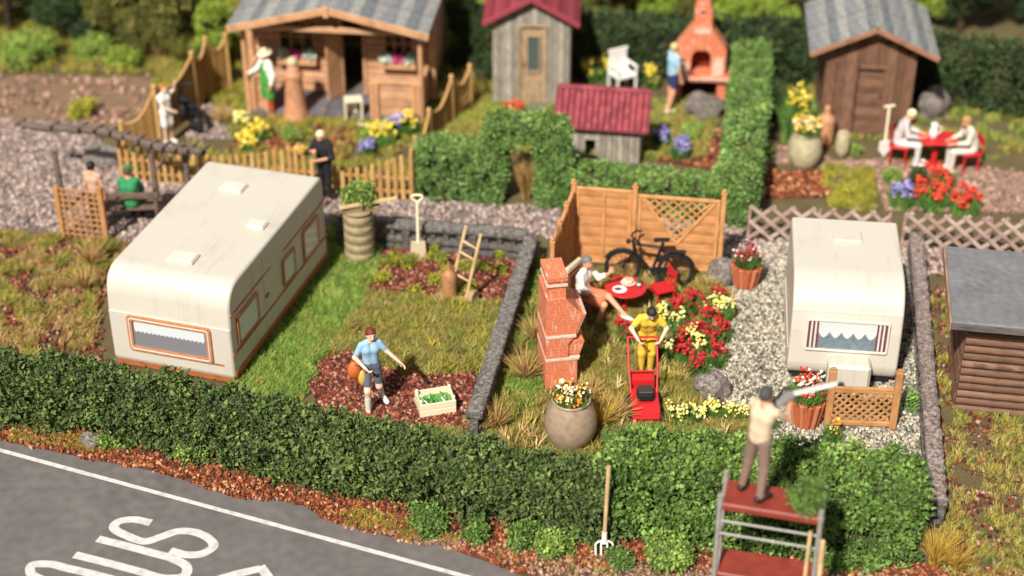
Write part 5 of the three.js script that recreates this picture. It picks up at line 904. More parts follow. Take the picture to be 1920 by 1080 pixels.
// ---------- reed screens on posts in the back ----------
function reedScreen(label, list, group) { // list of [px, py ground, height]; each bay sags between its posts
  const p0 = on(list[0][0], list[0][1]), c = thing('reed_fence', label, 'fence', p0, 0, group), reedM = [wood('#b58a4c', { t: 'old' }), wood('#a67c40', { t: 'old' }), wood('#c49a5c', { t: 'old' })];
  const P = list.map(([x, y, h]) => ({ p: on(x, y).sub(p0), h }));
  P.forEach(({ p, h }) => obj('post', [rod([p.x, 0, p.z], [p.x, h + 0.08, p.z], 0.06, 0.05, 8), ball(p.x, h + 0.08, p.z, 0.055)], MAT.picket[2], c));
  for (let i = 0; i + 1 < P.length; i++) {
    const a = P[i], b = P[i + 1], n = Math.max(6, Math.round(a.p.distanceTo(b.p) / 0.07)), q = [[], [], []];
    for (let k = 0; k < n; k++) { const t = (k + 0.5) / n, x = a.p.x + (b.p.x - a.p.x) * t, z = a.p.z + (b.p.z - a.p.z) * t, h = a.h + (b.h - a.h) * t - 0.28 * Math.sin(Math.PI * t) + rr(-0.03, 0.03); q[k % 3].push(rod([x + rr(-0.02, 0.02), 0, z], [x, h, z], 0.036, 0.03, 6)); }
    q.forEach((l, k) => { const o = obj('reeds', l, reedM[k], c); o.userData.kind = 'stuff'; });
    const pts = []; for (let k = 0; k <= 8; k++) { const t = k / 8; pts.push([a.p.x + (b.p.x - a.p.x) * t, a.h + (b.h - a.h) * t - 0.28 * Math.sin(Math.PI * t) + 0.02, a.p.z + (b.p.z - a.p.z) * t]); } obj('top_rope', [tubeOf(pts, 0.035, 20, 6)], MAT.picket[0], c);
  }
}
reedScreen('tall reed fence curving down from the cabin towards the track', [[432, 165, 1.25], [395, 180, 1.35], [370, 205, 1.3], [300, 258, 1.15], [232, 272, 0.5]]);
reedScreen('short reed fence with sweeping top beside the cabin side wall', [[882, 205, 1.0], [848, 230, 1.05], [806, 268, 0.72], [780, 300, 0.45]]);
// ---------- rustic pergola, trellis, bench ----------
{
  const p = on(297, 396), c = thing('rustic_pergola', 'rustic grey log pergola over the lane behind the long caravan', 'pergola', p, 0), q = (px, py, y) => on(px, py, y).sub(p);
  const hT = 1.32, b2 = on(356, 372).sub(p), b3 = on(120, 395).sub(p);
  for (const b of [V(0, 0, 0), b2, b3]) obj('post', [rough(mergeVerts(rod([b.x, 0, b.z], [b.x, hT, b.z], 0.075, 0.06, 9)), 0.012, 7)], MAT.bark, c);
  const pts = [[40, 235], [150, 243], [200, 248], [250, 262], [297, 277], [340, 282], [382, 284]].map(([x, y]) => q(x, y, hT + 0.05));
  for (let i = 0; i + 1 < pts.length; i++) obj('top_log', [rough(mergeVerts(new THREE.TubeGeometry(new THREE.LineCurve3(pts[i], pts[i + 1].clone().lerp(pts[i], -0.06)), 8, 0.085, 8, false)), 0.05, 7, i)], MAT.bark, c);
  for (let i = 0; i < 12; i++) { const t = i / 11 * (pts.length - 1.001), k = Math.floor(t), m = pts[k].clone().lerp(pts[k + 1], t - k); obj('cross_stick', [rod([m.x - rr(0.05, 0.12), m.y + 0.07, m.z + 0.14], [m.x + rr(0.05, 0.12), m.y + 0.08, m.z - 0.15], 0.045, 0.04, 6)], MAT.bark, c); }
  for (const s of [[0, 0], [b2.x, b2.z]]) obj('knee_brace', [rod([s[0], 0.85, s[1]], [s[0] + 0.3, hT, s[1]], 0.035, 0.03, 6)], MAT.bark, c);
}
{
  const r = on(201, 456), l = on(120, 446), d = r.clone().sub(l), L = d.length(), c = thing('trellis_panel', 'tan square lattice trellis panel with post beside the straw grass', 'trellis', l, -Math.atan2(d.z, d.x)), H = 1.16;
  obj('post', [cb(0.11, H + 0.08, 0.09, L, (H + 0.08) / 2, 0), ball(L, H + 0.09, 0, 0.045)], MAT.trellis, c); obj('post', [cb(0.1, H, 0.09, 0, H / 2, 0)], MAT.trellis, c);
  for (let k = 0; k <= 8; k++) obj('cross_slat', [cb(L - 0.1, 0.035, 0.02, L / 2, 0.12 + k * (H - 0.16) / 8, 0)], MAT.trellis, c);
  for (let k = 1; k < 7; k++) obj('upright_slat', [cb(0.035, H - 0.08, 0.02, L * k / 7, H / 2 + 0.02, 0.021)], MAT.trellis, c);
}
{
  const p = on(246, 428), c = thing('log_bench', 'weathered plank bench under the rustic pergola', 'bench', p, 0.06), m = M('#7b6658', { t: 'old', k: 1.2, r: 0.9, b: 0.006 });
  for (let k = 0; k < 2; k++) obj('seat_plank', [cb(1.25, 0.05, 0.19, 0, 0.42, -0.1 - k * 0.2)], m, c);
  obj('back_plank', [cb(1.25, 0.13, 0.045, 0, 0.76, 0.05)], m, c); for (const x of [-0.55, 0.55]) { obj('leg', [cb(0.07, 0.8, 0.07, x, 0.4, 0.0)], m, c); obj('leg', [cb(0.07, 0.4, 0.07, x, 0.2, -0.32)], m, c); }
}
// ---------- lattice gate before the short caravan ----------
{
  const l = on(1550, 800), r = on(1672, 804), d = r.clone().sub(l), L = d.length(), c = thing('lattice_gate', 'tan diamond lattice gate between two posts before the short caravan', 'gate', l, -Math.atan2(d.z, d.x)), H = 0.74;
  for (const x of [0, L]) obj('post', [cb(0.12, 1.16, 0.1, x, 0.58, 0), cb(0.08, 0.04, 0.07, x, 1.18, 0)], MAT.trellis, c);
  obj('top_rail', [cb(L - 0.1, 0.11, 0.06, L / 2, H + 0.03, 0)], MAT.trellis, c); obj('bottom_rail', [cb(L - 0.1, 0.09, 0.06, L / 2, 0.1, 0)], MAT.trellis, c);
  for (const s of [-1, 1]) for (let k = -5; k < 11; k++) { const x0 = k * 0.14, h = H - 0.16; let a = [x0, 0.14], b = [x0 + h, 0.14 + h]; if (s < 0) { a = [x0, 0.14 + h]; b = [x0 + h, 0.14]; } const cl = (x, q, w) => q[1] + (w[1] - q[1]) * (x - q[0]) / (w[0] - q[0]); if (b[0] < 0.12 || a[0] > L - 0.12) continue; const a2 = a[0] < 0.06 ? [0.06, cl(0.06, a, b)] : a, b2 = b[0] > L - 0.06 ? [L - 0.06, cl(L - 0.06, a, b)] : b; obj('lattice_slat', [bar([...a2, s * 0.009], [...b2, s * 0.009], 0.04, 0.016, 0.003)], MAT.trellis, c); }
}

// ---------- scaffold, worker, tools ----------
const SC = V(3.5, 0, 9.22), SCY = -0.25;
{
  const c = thing('scaffold', 'grey tube scaffold with two red platforms before the tall hedge', 'scaffold', SC, SCY), w = 1.34, d = 0.52, T1 = 2.5, T2 = 1.28;
  for (const sx of [-1, 1]) for (const sz of [-1, 1]) { obj('post', [rod([sx * w / 2, 0, sz * d / 2], [sx * w / 2, T1 + 0.14, sz * d / 2], 0.034, 0.034, 12)], MAT.metal, c); obj('coupling', [rod([sx * w / 2, T1 - 0.05, sz * d / 2], [sx * w / 2, T1 + 0.03, sz * d / 2], 0.045, 0.045, 12)], MAT.metal, c); }
  for (const y of [T1, T2]) obj('platform', [cb(w - 0.07, 0.07, d + 0.02, 0, y - 0.036, 0), cb(w - 0.07, 0.09, 0.02, 0, y - 0.045, d / 2 + 0.021)], MAT.redPaint, c);
  for (const y of [2.2, 1.98, 0.95, 0.7]) for (const sz of [-1, 1]) obj('rail', [rod([-w / 2, y, sz * d / 2], [w / 2, y, sz * d / 2], 0.018, 0.018, 8)], MAT.metal, c);
  for (const sx of [-1, 1]) for (const y of [2.2, 1.7, 0.9, 0.4]) obj('end_rung', [rod([sx * w / 2, y, -d / 2], [sx * w / 2, y, d / 2], 0.018, 0.018, 8)], MAT.metal, c);
  c.updateMatrixWorld(true);
}
const scaf = (x, y, z) => V(x, y, z).applyAxisAngle(V(0, 1, 0), SCY).add(SC);
person('person in beige shirt and brown trousers on the scaffold holding a hedge trimmer', scaf(-0.25, 2.503, 0.02), 2.35, {
  j: { head: [0, 1.585, 0.06], look: [0, -0.15, 1], chest: [0, 1.3, 0.02], neck: [0, 1.45, 0.03], shL: [0.165, 1.4, 0.05], shR: [-0.165, 1.4, 0.05], elL: [0.19, 1.26, 0.3], wrL: [0.07, 1.3, 0.52], elR: [-0.2, 1.22, 0.26], wrR: [-0.09, 1.26, 0.46], gripL: 1, gripR: 1, hipL: [0.09, 0.93, 0], knL: [0.15, 0.5, 0.03], anL: [0.2, 0.08, 0], toL: [0.24, 0.035, 0.16], knR: [-0.1, 0.5, 0.02], anR: [-0.12, 0.08, -0.04], toR: [-0.15, 0.035, 0.13] },
  shirt: [cloth('#d9c3a4'), 0.55], pants: [cloth('#8e7566'), 1.95], hair: M('#4a4646', { r: 0.7 }), shoes: SHOE.dark,
}, 1.04);
{ // trimmer held out to the right
  const c = thing('hedge_trimmer', 'hedge trimmer with long pale blade held by the worker on the scaffold', 'hedge trimmer', scaf(-0.25, 2.503, 0.02).add(V(0.33, 1.38, -0.33)), 0), dv = V(0.8, 0.0, -0.3).normalize().multiplyScalar(0.68);
  obj('motor_housing', [bar([-0.12, -0.02, 0.1], [0.12, 0.02, -0.09], 0.13, 0.14, 0.03)], M('#8d8a86', { r: 0.5 }), c); obj('handle', [tubeOf([[-0.1, 0.04, 0.08], [-0.06, 0.14, 0.05], [0.06, 0.15, -0.05], [0.1, 0.05, -0.08]], 0.018, 16, 6)], MAT.blackMat, c);
  const b0 = [0.11, 0.02, -0.08], b1 = [0.11 + dv.x, 0.02 + dv.y, -0.08 + dv.z]; const bl = obj('blade', [bar(b0, b1, 0.065, 0.018)], MAT.white, c);
  for (let k = 1; k < 12; k++) { const t = k / 12; obj('tooth', [cb(0.02, 0.11, 0.012, b0[0] + dv.x * t, b0[1] + dv.y * t, b0[2] + dv.z * t)], MAT.steelGrey, bl); }
}
shrub('cut_branches', 'leafy cut branches lying on the scaffold platform end', scaf(0.5, 2.5, 0.02), 0.3, 0.3, PAL.hedgeR, { size: 0.08, n: 260, cat: 'branches' });
{ const tip = scaf(0.56, 2.32, 0.33); for (const [dx, lb, f] of [[0, 'pale wooden rake handle leaning on the scaffold rail', 0], [0.26, 'thick pale wooden pole leaning against the scaffold post', 1]]) { const b = V(tip.x - 0.18 + dx * 0.9, 0, tip.z + 0.75), t = V(tip.x + dx * 0.62, tip.y - f * 0.12, tip.z + dx * 0.3), c = thing(f ? 'wooden_pole' : 'garden_rake', lb, f ? 'pole' : 'rake', b, 0), e = t.clone().sub(b); obj('handle', [rod([0, 0.02, 0], [e.x, e.y, e.z], f ? 0.042 : 0.03, f ? 0.038 : 0.026, 10)], MAT.tool, c); if (!f) { obj('rake_head', [cb(0.5, 0.04, 0.04, 0, 0.05, 0.02)], MAT.tool, c); for (let k = 0; k < 9; k++) obj('tine', [rod([-0.22 + k * 0.055, 0.05, 0.02], [-0.22 + k * 0.055, 0.0, 0.07], 0.009, 0.006, 5)], MAT.tool, c); } else obj('end_cap', [ball(e.x, e.y, e.z, 0.04)], MAT.tool, c); } }
{ // pitchfork leaning upright on the hedge, tines down
  const p = on(1132, 1036), c = thing('pitchfork', 'pitchfork with wooden handle and four pale tines leaning on the long hedge', 'pitchfork', p, 0), k = 0.62;
  obj('handle', [rod([0, 0.34, 0.02], [0.03, 1.6, -0.06], 0.03, 0.034, 10)], MAT.tool, c); obj('socket', [rod([0, 0.22, 0.03], [0, 0.42, 0.015], 0.045, 0.04, 10)], MAT.white, c);
  for (const x of [-0.12, -0.042, 0.042, 0.12]) obj('tine', [tubeOf([[x * 0.35, 0.26, 0.03], [x, 0.22, 0.04], [x * 1.08, 0.12, 0.07], [x, 0.0, 0.1]], 0.017, 14, 6)], MAT.white, c);
}
// ---------- left garden ----------
{
  const p = on(700, 768);
  person('person in light blue shirt and grey shorts walking over the soil bed', p, 0.22, {
    j: { head: [0.02, 1.59, 0.05], look: [0.18, -0.12, 1], chest: [0, 1.3, 0.03], neck: [0.01, 1.45, 0.03], elR: [-0.27, 1.15, 0.03], wrR: [-0.12, 1.02, 0.2], elL: [0.27, 1.22, 0.04], wrL: [0.45, 1.06, 0.16], shL: [0.145, 1.4, 0.02], shR: [-0.145, 1.4, 0.04], gripR: 1, knR: [-0.1, 0.52, 0.16], anR: [-0.1, 0.08, 0.12], toR: [-0.1, 0.035, 0.3], knL: [0.12, 0.5, 0.02], anL: [0.19, 0.12, -0.26], toL: [0.26, 0.04, -0.11] },
    fat: 0.86, shirt: [cloth('#9cc0dc'), 0.7, 0.012], pants: [cloth('#5d6672'), 0.72], pantsName: 'shorts', hair: M('#7a2a1c', { r: 0.6 }), shoes: [SHOE.white, SHOE.red], socks: [cloth('#dcdcd4'), 0.35], skin: PALE,
  }, 0.98);
  const c = thing('shoulder_bag', 'orange and yellow bag hanging at the hip of the walking person', 'bag', p.clone().add(V(-0.2, 0.58, 0.08)), 0.22);
  obj('pouch', [rough(mergeVerts(ball(-0.07, 0.3, 0, 0.12, 0.17, 0.09, 14)), 0.008, 9)], M('#d06a33', { r: 0.6 }), c); obj('flap', [rough(mergeVerts(ball(0.05, 0.16, 0.05, 0.07, 0.15, 0.06, 12)), 0.008, 9)], M('#e0b25a', { r: 0.6 }), c); obj('strap', [tubeOf([[-0.1, 0.42, 0.02], [0.05, 0.46, 0.12], [0.1, 0.3, 0.1]], 0.014, 14, 6)], M('#9a5a30', { r: 0.7 }), c);
}
{
  const p = on(822, 780), c = thing('vegetable_crate', 'cream slatted wooden crate standing on the reddish soil', 'crate', p, 0.26), w = 0.62, d = 0.42, m = MAT.cream;
  for (const sx of [-1, 1]) { for (let k = 0; k < 2; k++) obj('end_board', [cb(0.03, 0.12, d - 0.06, sx * (w / 2 - 0.02), 0.09 + k * 0.13, -d / 2)], m, c); for (const sz of [0, 1]) obj('corner_post', [cb(0.05, 0.34, 0.05, sx * (w / 2 - 0.03), 0.17, -0.05 - sz * (d - 0.1))], m, c); }
  for (const z of [0.0, -d]) for (let k = 0; k < 2; k++) obj('side_board', [cb(w, 0.12, 0.025, 0, 0.09 + k * 0.13, z)], m, c);
  obj('base_board', [cb(w - 0.06, 0.02, d - 0.04, 0, 0.03, -d / 2)], m, c);
  const v = thing('vegetable_heap', 'green and white vegetables filling the cream crate', 'vegetables', p, 0.26), gm = [M('#4f9a3f', { r: 0.5 }), M('#e6eedc', { r: 0.5 }), M('#2f7a34', { r: 0.5 }), M('#79b95a', { r: 0.5 })];
  obj('leaf_bed', [cb(w - 0.09, 0.13, d - 0.07, 0, 0.12, -d / 2)], M('#6f9a52', { r: 0.8 }), v);
  for (let k = 0; k < 34; k++) { const a = rr(-0.5, 0.5), q = ball(0, 0, 0, 0.014, 0.014, 0.085, 8); q.rotateX(rr(-0.4, 0.4)); q.rotateY(a); q.translate(rr(-0.24, 0.24), 0.2 + rr(0, 0.05), -d / 2 + rr(-0.12, 0.12)); obj('vegetable', [q], gm[k % 4], v); }
}
{ // ringed barrel with plant
  const p = on(676, 486), c = thing('ringed_barrel', 'tall beige ringed barrel standing on the lawn corner', 'barrel', p, 0), prof = [[0.001, 0], [0.27, 0], [0.29, 0.05]];
  for (let k = 0; k < 5; k++) { const y = 0.08 + k * 0.2; prof.push([0.25, y], [0.285, y + 0.03], [0.29, y + 0.1], [0.275, y + 0.16], [0.24, y + 0.185]); } prof.push([0.25, 1.08], [0.3, 1.1], [0.3, 1.16], [0.001, 1.16]);
  obj('drum', [lathe(prof, 32)], MAT.barrel, c); for (let k = 0; k < 5; k++) { const t = new THREE.TorusGeometry(0.28, 0.012, 6, 32); t.rotateX(Math.PI / 2); t.translate(0, 0.28 + k * 0.2, 0); if (k < 4) obj('hoop', [t], M('#8d7b58', { r: 0.6 }), c); }
  const t = thing('planter_tray', 'shallow wooden tray planter on top of the ringed barrel', 'planter', V(p.x, 1.162, p.z), 0.12); obj('tray', [cb(0.72, 0.1, 0.44, 0.06, 0.05, 0)], wood('#a08a64'), t); obj('soil', [cb(0.66, 0.02, 0.38, 0.06, 0.105, 0)], MAT.soilCore, t);
  shrub('potted_bush', 'bright green leafy bush in the tray on the barrel', V(p.x + 0.02, 1.27, p.z - 0.02), 0.34, 0.42, PAL.bright, { size: 0.09, n: 420 });
  const r = thing('hay_rake', 'wooden rake standing head down against the ringed barrel', 'rake', on(680, 497), 0); obj('handle', [rod([0, 0.03, 0], [-0.1, 1.2, -0.08], 0.026, 0.026, 8)], MAT.tool, r); obj('rake_head', [tubeOf([[-0.3, 0.08, -0.02], [-0.15, 0.03, 0], [0, 0.02, 0.01], [0.15, 0.03, 0], [0.3, 0.08, -0.03]], 0.026, 16, 8)], MAT.tool, r);
  const q = thing('wooden_stake', 'pale wooden stake resting across the planter tray', 'stake', V(p.x, 1.275, p.z + 0.2), 0); obj('shaft', [bar([-0.32, 0.03, 0.1], [0.74, 0.12, -0.12], 0.075, 0.05)], MAT.tool, q); obj('shaft_end', [ball(0.74, 0.12, -0.12, 0.045, 0.04, 0.04)], MAT.tool, q);
}
{
  const p = on(785, 489), c = thing('garden_spade', 'pale garden spade with grip handle standing in the vegetable bed', 'spade', p, 0);
  const bl = ext([[-0.14, 0.42], [0.14, 0.42], [0.15, 0.2], [0.1, 0.07], [0, 0], [-0.1, 0.07], [-0.15, 0.2]], 0.02, 0.006); bl.rotateX(-0.12); obj('blade', [bl], M('#c9b79b', { r: 0.45 }), c);
  obj('shaft', [rod([0, 0.38, -0.04], [0, 1.22, -0.16], 0.032, 0.028, 10)], MAT.cream, c); obj('grip', [tubeOf([[0, 1.2, -0.155], [-0.1, 1.3, -0.17], [-0.09, 1.34, -0.175], [0.09, 1.34, -0.175], [0.1, 1.3, -0.17], [0, 1.2, -0.155]], 0.024, 30, 7)], MAT.cream, c);
}
{ // sack truck with clay bottle
  const c0 = on(843, 556), c = thing('sack_truck', 'wooden sack truck with two long handles standing in the vegetable bed', 'sack truck', c0, 0), R0 = on(868, 570).sub(c0), tA = V(0.28, 1.22, -0.18), tB = R0.clone().add(V(0.26, 1.2, -0.2)), m = MAT.tool; c.scale.setScalar(1.16);
  obj('handle_rail', [bar([0, 0.06, 0], tA.toArray(), 0.05, 0.05)], m, c); obj('handle_rail', [bar([R0.x, 0.06, R0.z], tB.toArray(), 0.05, 0.05)], m, c);
  for (const t of [0.3, 0.62, 0.78]) { const a = V(0, 0.06, 0).lerp(tA, t), b = V(R0.x, 0.06, R0.z).lerp(tB, t); obj('rung', [bar(a.toArray(), b.toArray(), 0.045, 0.035)], m, c); }
  const pl = cb(0.46, 0.035, 0.3, 0, 0, 0); pl.rotateY(-0.5); pl.translate(-0.02, 0.05, 0.12); obj('toe_plate', [pl], M('#b08a66', { r: 0.7, t: 'wood', k: 1 }), c);
  for (const [x, z] of [[R0.x + 0.12, R0.z - 0.02], [0.16, -0.22]]) { const t = new THREE.CylinderGeometry(0.13, 0.13, 0.1, 20); t.rotateZ(Math.PI / 2); t.rotateY(-0.5); t.translate(x, 0.13, z); obj('wheel', [t], M('#b59a74', { r: 0.7, t: 'wood', k: 1.5 }), c); }
  const j = thing('clay_bottle', 'stout brown clay bottle standing on the sack truck', 'bottle', c0.clone().add(V(0.0, 0.07, 0.1)), 0); obj('bottle_body', [lathe([[0.001, 0], [0.13, 0], [0.145, 0.05], [0.145, 0.4], [0.13, 0.5], [0.07, 0.56], [0.035, 0.6], [0.035, 0.68], [0.045, 0.7], [0.001, 0.7]], 24)], M('#c08a5c', { r: 0.55, t: 'speck', k: 1.4 }), j); obj('stopper', [lathe([[0.001, 0.69], [0.03, 0.69], [0.034, 0.75], [0.001, 0.76]], 14)], M('#8d6848', { r: 0.7 }), j);
}
for (let i = 0; i < 24; i++) { const q = scatter(P_veg, 60, (x, z) => [x, z]); const [x, z] = q[(i * 37) % q.length]; shrub('vegetable_plant', 'small yellow green vegetable plant in the dark bed', V(x, 0, z), rr(0.12, 0.2), rr(0.16, 0.26), PAL.veg, { size: 0.07, n: 64, stems: 2, lobes: 3, group: 'vegetable plants in the dark bed' }); }

// ---------- terrace garden ----------
{ // bicycle leaning on the screens
  const a = on(1166, 530), b = on(1264, 538), d = b.clone().sub(a), c = thing('bicycle', 'black bicycle leaning on the wooden privacy screens', 'bicycle', a, -Math.atan2(d.z, d.x)), L = d.length(), R = 0.335, m = MAT.black;
  c.rotation.order = 'YXZ'; c.rotation.x = -0.14;
  const wheel = x => { const w = new THREE.TorusGeometry(R - 0.02, 0.032, 8, 40); w.translate(x, R, 0); const o = obj('wheel', [w], MAT.blackMat, c); const rim = new THREE.TorusGeometry(R - 0.055, 0.012, 6, 40); rim.translate(x, R, 0); obj('rim', [rim], MAT.metalDark, o); const hub = new THREE.CylinderGeometry(0.03, 0.03, 0.09, 10); hub.rotateX(Math.PI / 2); hub.translate(x, R, 0); obj('hub', [hub], MAT.metalDark, o); for (let k = 0; k < 14; k++) { const an = k * Math.PI / 7; obj('spoke', [rod([x, R, 0], [x + Math.cos(an) * (R - 0.06), R + Math.sin(an) * (R - 0.06), 0], 0.005, 0.005, 4)], MAT.metalDark, o); } };
  wheel(0); wheel(L);
  const bb = [L * 0.56, 0.29, 0], hd = [0.18, 0.82, 0], st = [L * 0.72, 0.8, 0], hd2 = [0.21, 0.66, 0], T = (p, q, r = 0.03) => obj('frame_tube', [rod(p, q, r, r, 8)], m, c);
  T(hd, [st[0] - 0.02, 0.78, 0]); T(hd2, bb, 0.028); T(bb, [st[0] + 0.02, 0.88, 0]); T(bb, [L, R, 0.03], 0.016); T([st[0], 0.76, 0], [L, R, -0.03], 0.016); T([0.16, 0.9, 0], [0.22, 0.62, 0], 0.03);
  for (const z of [-0.045, 0.045]) obj('fork', [rod([0.2, 0.68, z], [0, R, z], 0.016, 0.014, 8)], m, c);
  for (const x of [0, L]) { const g = new THREE.TorusGeometry(R + 0.03, 0.022, 6, 24, Math.PI * 0.75); g.rotateZ(0.35); g.translate(x, R, 0); obj('mudguard', [g], m, c); }
  obj('handlebar', [tubeOf([[0.3, 0.96, -0.28], [0.2, 1.0, -0.18], [0.14, 0.98, 0], [0.2, 1.0, 0.18], [0.3, 0.96, 0.28]], 0.02, 24, 7)], m, c); obj('lamp', [ball(0.08, 0.86, 0, 0.05, 0.05, 0.05)], m, c);
  obj('saddle', [ext([[-0.06, 0], [0.2, 0.03], [0.22, 0.07], [0.05, 0.06], [-0.08, 0.04]], 0.12, 0.02)].map(q => (q.translate(st[0] - 0.08, 0.9, -0.06), q)), MAT.blackMat, c); obj('rack', [cb(0.4, 0.02, 0.14, L - 0.02, 0.73, 0), rod([L + 0.12, 0.73, 0.05], [L, R, 0.05], 0.01)], m, c);
  const ch = new THREE.TorusGeometry(0.09, 0.012, 6, 24); ch.translate(bb[0], bb[1], 0.05); obj('chainring', [ch], MAT.metalDark, c); obj('crank', [bar([bb[0], bb[1], 0.07], [bb[0] + 0.1, bb[1] - 0.13, 0.07], 0.025, 0.02), cb(0.09, 0.025, 0.1, bb[0] + 0.11, bb[1] - 0.14, 0.12)], m, c); obj('chain_guard', [bar([bb[0], bb[1] + 0.06, 0.06], [L, R + 0.04, 0.06], 0.1, 0.012)], m, c); obj('kickstand', [rod([bb[0] + 0.1, 0.25, 0.05], [bb[0] + 0.24, 0.0, 0.16], 0.014)], m, c);
}
const TB = on(1171, 588);
{
  const c = thing('round_table', 'small round red pedestal table between the seated person and the bicycle', 'table', TB, 0), h = 0.59;
  obj('table_top', [lathe([[0.001, h - 0.03], [0.36, h - 0.03], [0.385, h - 0.02], [0.385, h - 0.006], [0.375, h], [0.001, h]], 40)], MAT.redPlastic, c); obj('pedestal', [lathe([[0.04, 0.04], [0.055, 0.06], [0.045, 0.1], [0.045, h - 0.06], [0.075, h - 0.03]], 20)], MAT.redPlastic, c); obj('foot', [lathe([[0.001, 0], [0.24, 0], [0.24, 0.02], [0.06, 0.05], [0.001, 0.05]], 32)], MAT.redPlastic, c);
  const plate = (lb, x, z) => { const o = obj('plate', [lathe([[0.001, 0.004], [0.07, 0.004], [0.13, 0.025], [0.132, 0.03], [0.07, 0.014], [0.001, 0.012]], 28)], MAT.white); o.position.set(TB.x + x, h, TB.z + z); return tag(o, lb, 'plate'); };
  plate('white plate with dark food near the table edge', -0.12, 0.14); plate('white plate holding a pale cake', 0.05, -0.1);
  const f = obj('food_slice', [rough(mergeVerts(ball(0, 0, 0, 0.07, 0.02, 0.035, 10)), 0.006, 20)], M('#4a3530', { r: 0.6 })); f.position.set(TB.x - 0.15, h + 0.035, TB.z + 0.13); tag(f, 'dark food on the plate near the table edge', 'food');
  const k = thing('cake', 'round pale cake on a plate on the red table', 'cake', [TB.x + 0.05, h + 0.016, TB.z - 0.1], 0); obj('cake_body', [lathe([[0.001, 0], [0.1, 0], [0.105, 0.06], [0.09, 0.075], [0.001, 0.08]], 24)], M('#eedfc6', { r: 0.7, t: 'speck', k: 3 }), k); obj('topping', [ball(0, 0.08, 0, 0.06, 0.014, 0.06)], M('#d8b48c', { r: 0.7 }), k);
  const b = thing('green_bottle', 'green glass bottle standing on the red table', 'bottle', [TB.x + 0.24, h + 0.001, TB.z + 0.02], 0); obj('glass', [lathe([[0.001, 0], [0.036, 0], [0.038, 0.14], [0.014, 0.2], [0.013, 0.26], [0.001, 0.26]], 18)], M('#1d6b3c', { r: 0.1 }), b); obj('label', [lathe([[0.039, 0.05], [0.039, 0.1]], 18)], MAT.white, b);
}
{
  const seat = (c, m, w, d, hs, hb, back) => { obj('seat', [cb(w, 0.04, d, 0, hs, 0)], m, c); for (const x of [-1, 1]) { obj('leg', [rod([x * (w / 2 - 0.03), 0, d / 2 - 0.03], [x * (w / 2 - 0.03), hs, d / 2 - 0.03], 0.022)], m, c); obj('leg', [rod([x * (w / 2 - 0.03), 0, -d / 2 + 0.03], [x * (w / 2 - 0.03), hb, -d / 2 - 0.03], 0.022)], m, c); } obj('backrest', back, m, c); };
  const c = thing('garden_chair', 'red garden chair behind the tulip bed beside the bicycle', 'chair', on(1240, 568), -1.2); c.scale.setScalar(0.84); seat(c, MAT.redPlastic, 0.42, 0.42, 0.4, 0.86, [cb(0.42, 0.16, 0.03, 0, 0.76, -0.235), cb(0.05, 0.3, 0.03, 0, 0.55, -0.225), cb(0.42, 0.05, 0.03, 0, 0.5, -0.215)]); obj('apron_rail', [cb(0.38, 0.08, 0.03, 0, 0.34, 0.18)], MAT.redPlastic, c);
  const wp = on(1098, 598), q = thing('wooden_armchair', 'brown high backed wooden chair under the seated person', 'chair', wp, 1.0); seat(q, wood('#7a4a30'), 0.46, 0.46, 0.44, 1.0, [cb(0.46, 0.44, 0.035, 0, 0.72, -0.25), cb(0.05, 0.5, 0.04, -0.21, 0.7, -0.24)]);
  obj('head_cushion', [cb(0.5, 0.14, 0.08, 0, 1.05, -0.29, 0.03)], M('#d9c8ac', { r: 0.8 }), q, 'pale cushion on top of the backrest'); for (const x of [-1, 1]) obj('armrest', [cb(0.05, 0.04, 0.42, x * 0.235, 0.64, -0.02)], wood('#7a4a30'), q);
  person('person with grey hair in white top sitting cross legged at the red table', V(wp.x, 0, wp.z), 1.02, {
    j: { pelvis: [0, 0.57, -0.06], waist: [0, 0.72, -0.08], chest: [0, 0.91, -0.06], neck: [0, 1.07, -0.03], head: [0, 1.22, 0.0], look: [-0.3, -0.1, 1], shL: [0.15, 1.02, -0.04], shR: [-0.15, 1.02, -0.04], elL: [0.24, 0.8, 0.12], wrL: [0.26, 0.95, 0.32], elR: [-0.2, 0.78, 0.02], wrR: [-0.12, 0.66, 0.22], hdL: [0.1, 0.9, 0.3], hipL: [0.08, 0.54, 0], knL: [0.06, 0.6, 0.42], anL: [0.0, 0.36, 0.8], toL: [-0.02, 0.3, 0.97], hipR: [-0.08, 0.54, 0], knR: [-0.09, 0.5, 0.42], anR: [-0.08, 0.08, 0.3], toR: [-0.08, 0.035, 0.46] },
    shirt: [cloth('#efe9e0'), 1.5, 0.018], skirt: [cloth('#cf7a56'), 0.75], hair: M('#77767a', { r: 0.7 }), shoes: [SHOE.white, SHOE.brown],
  }, 1.0);
}
const MW = on(1208, 776);
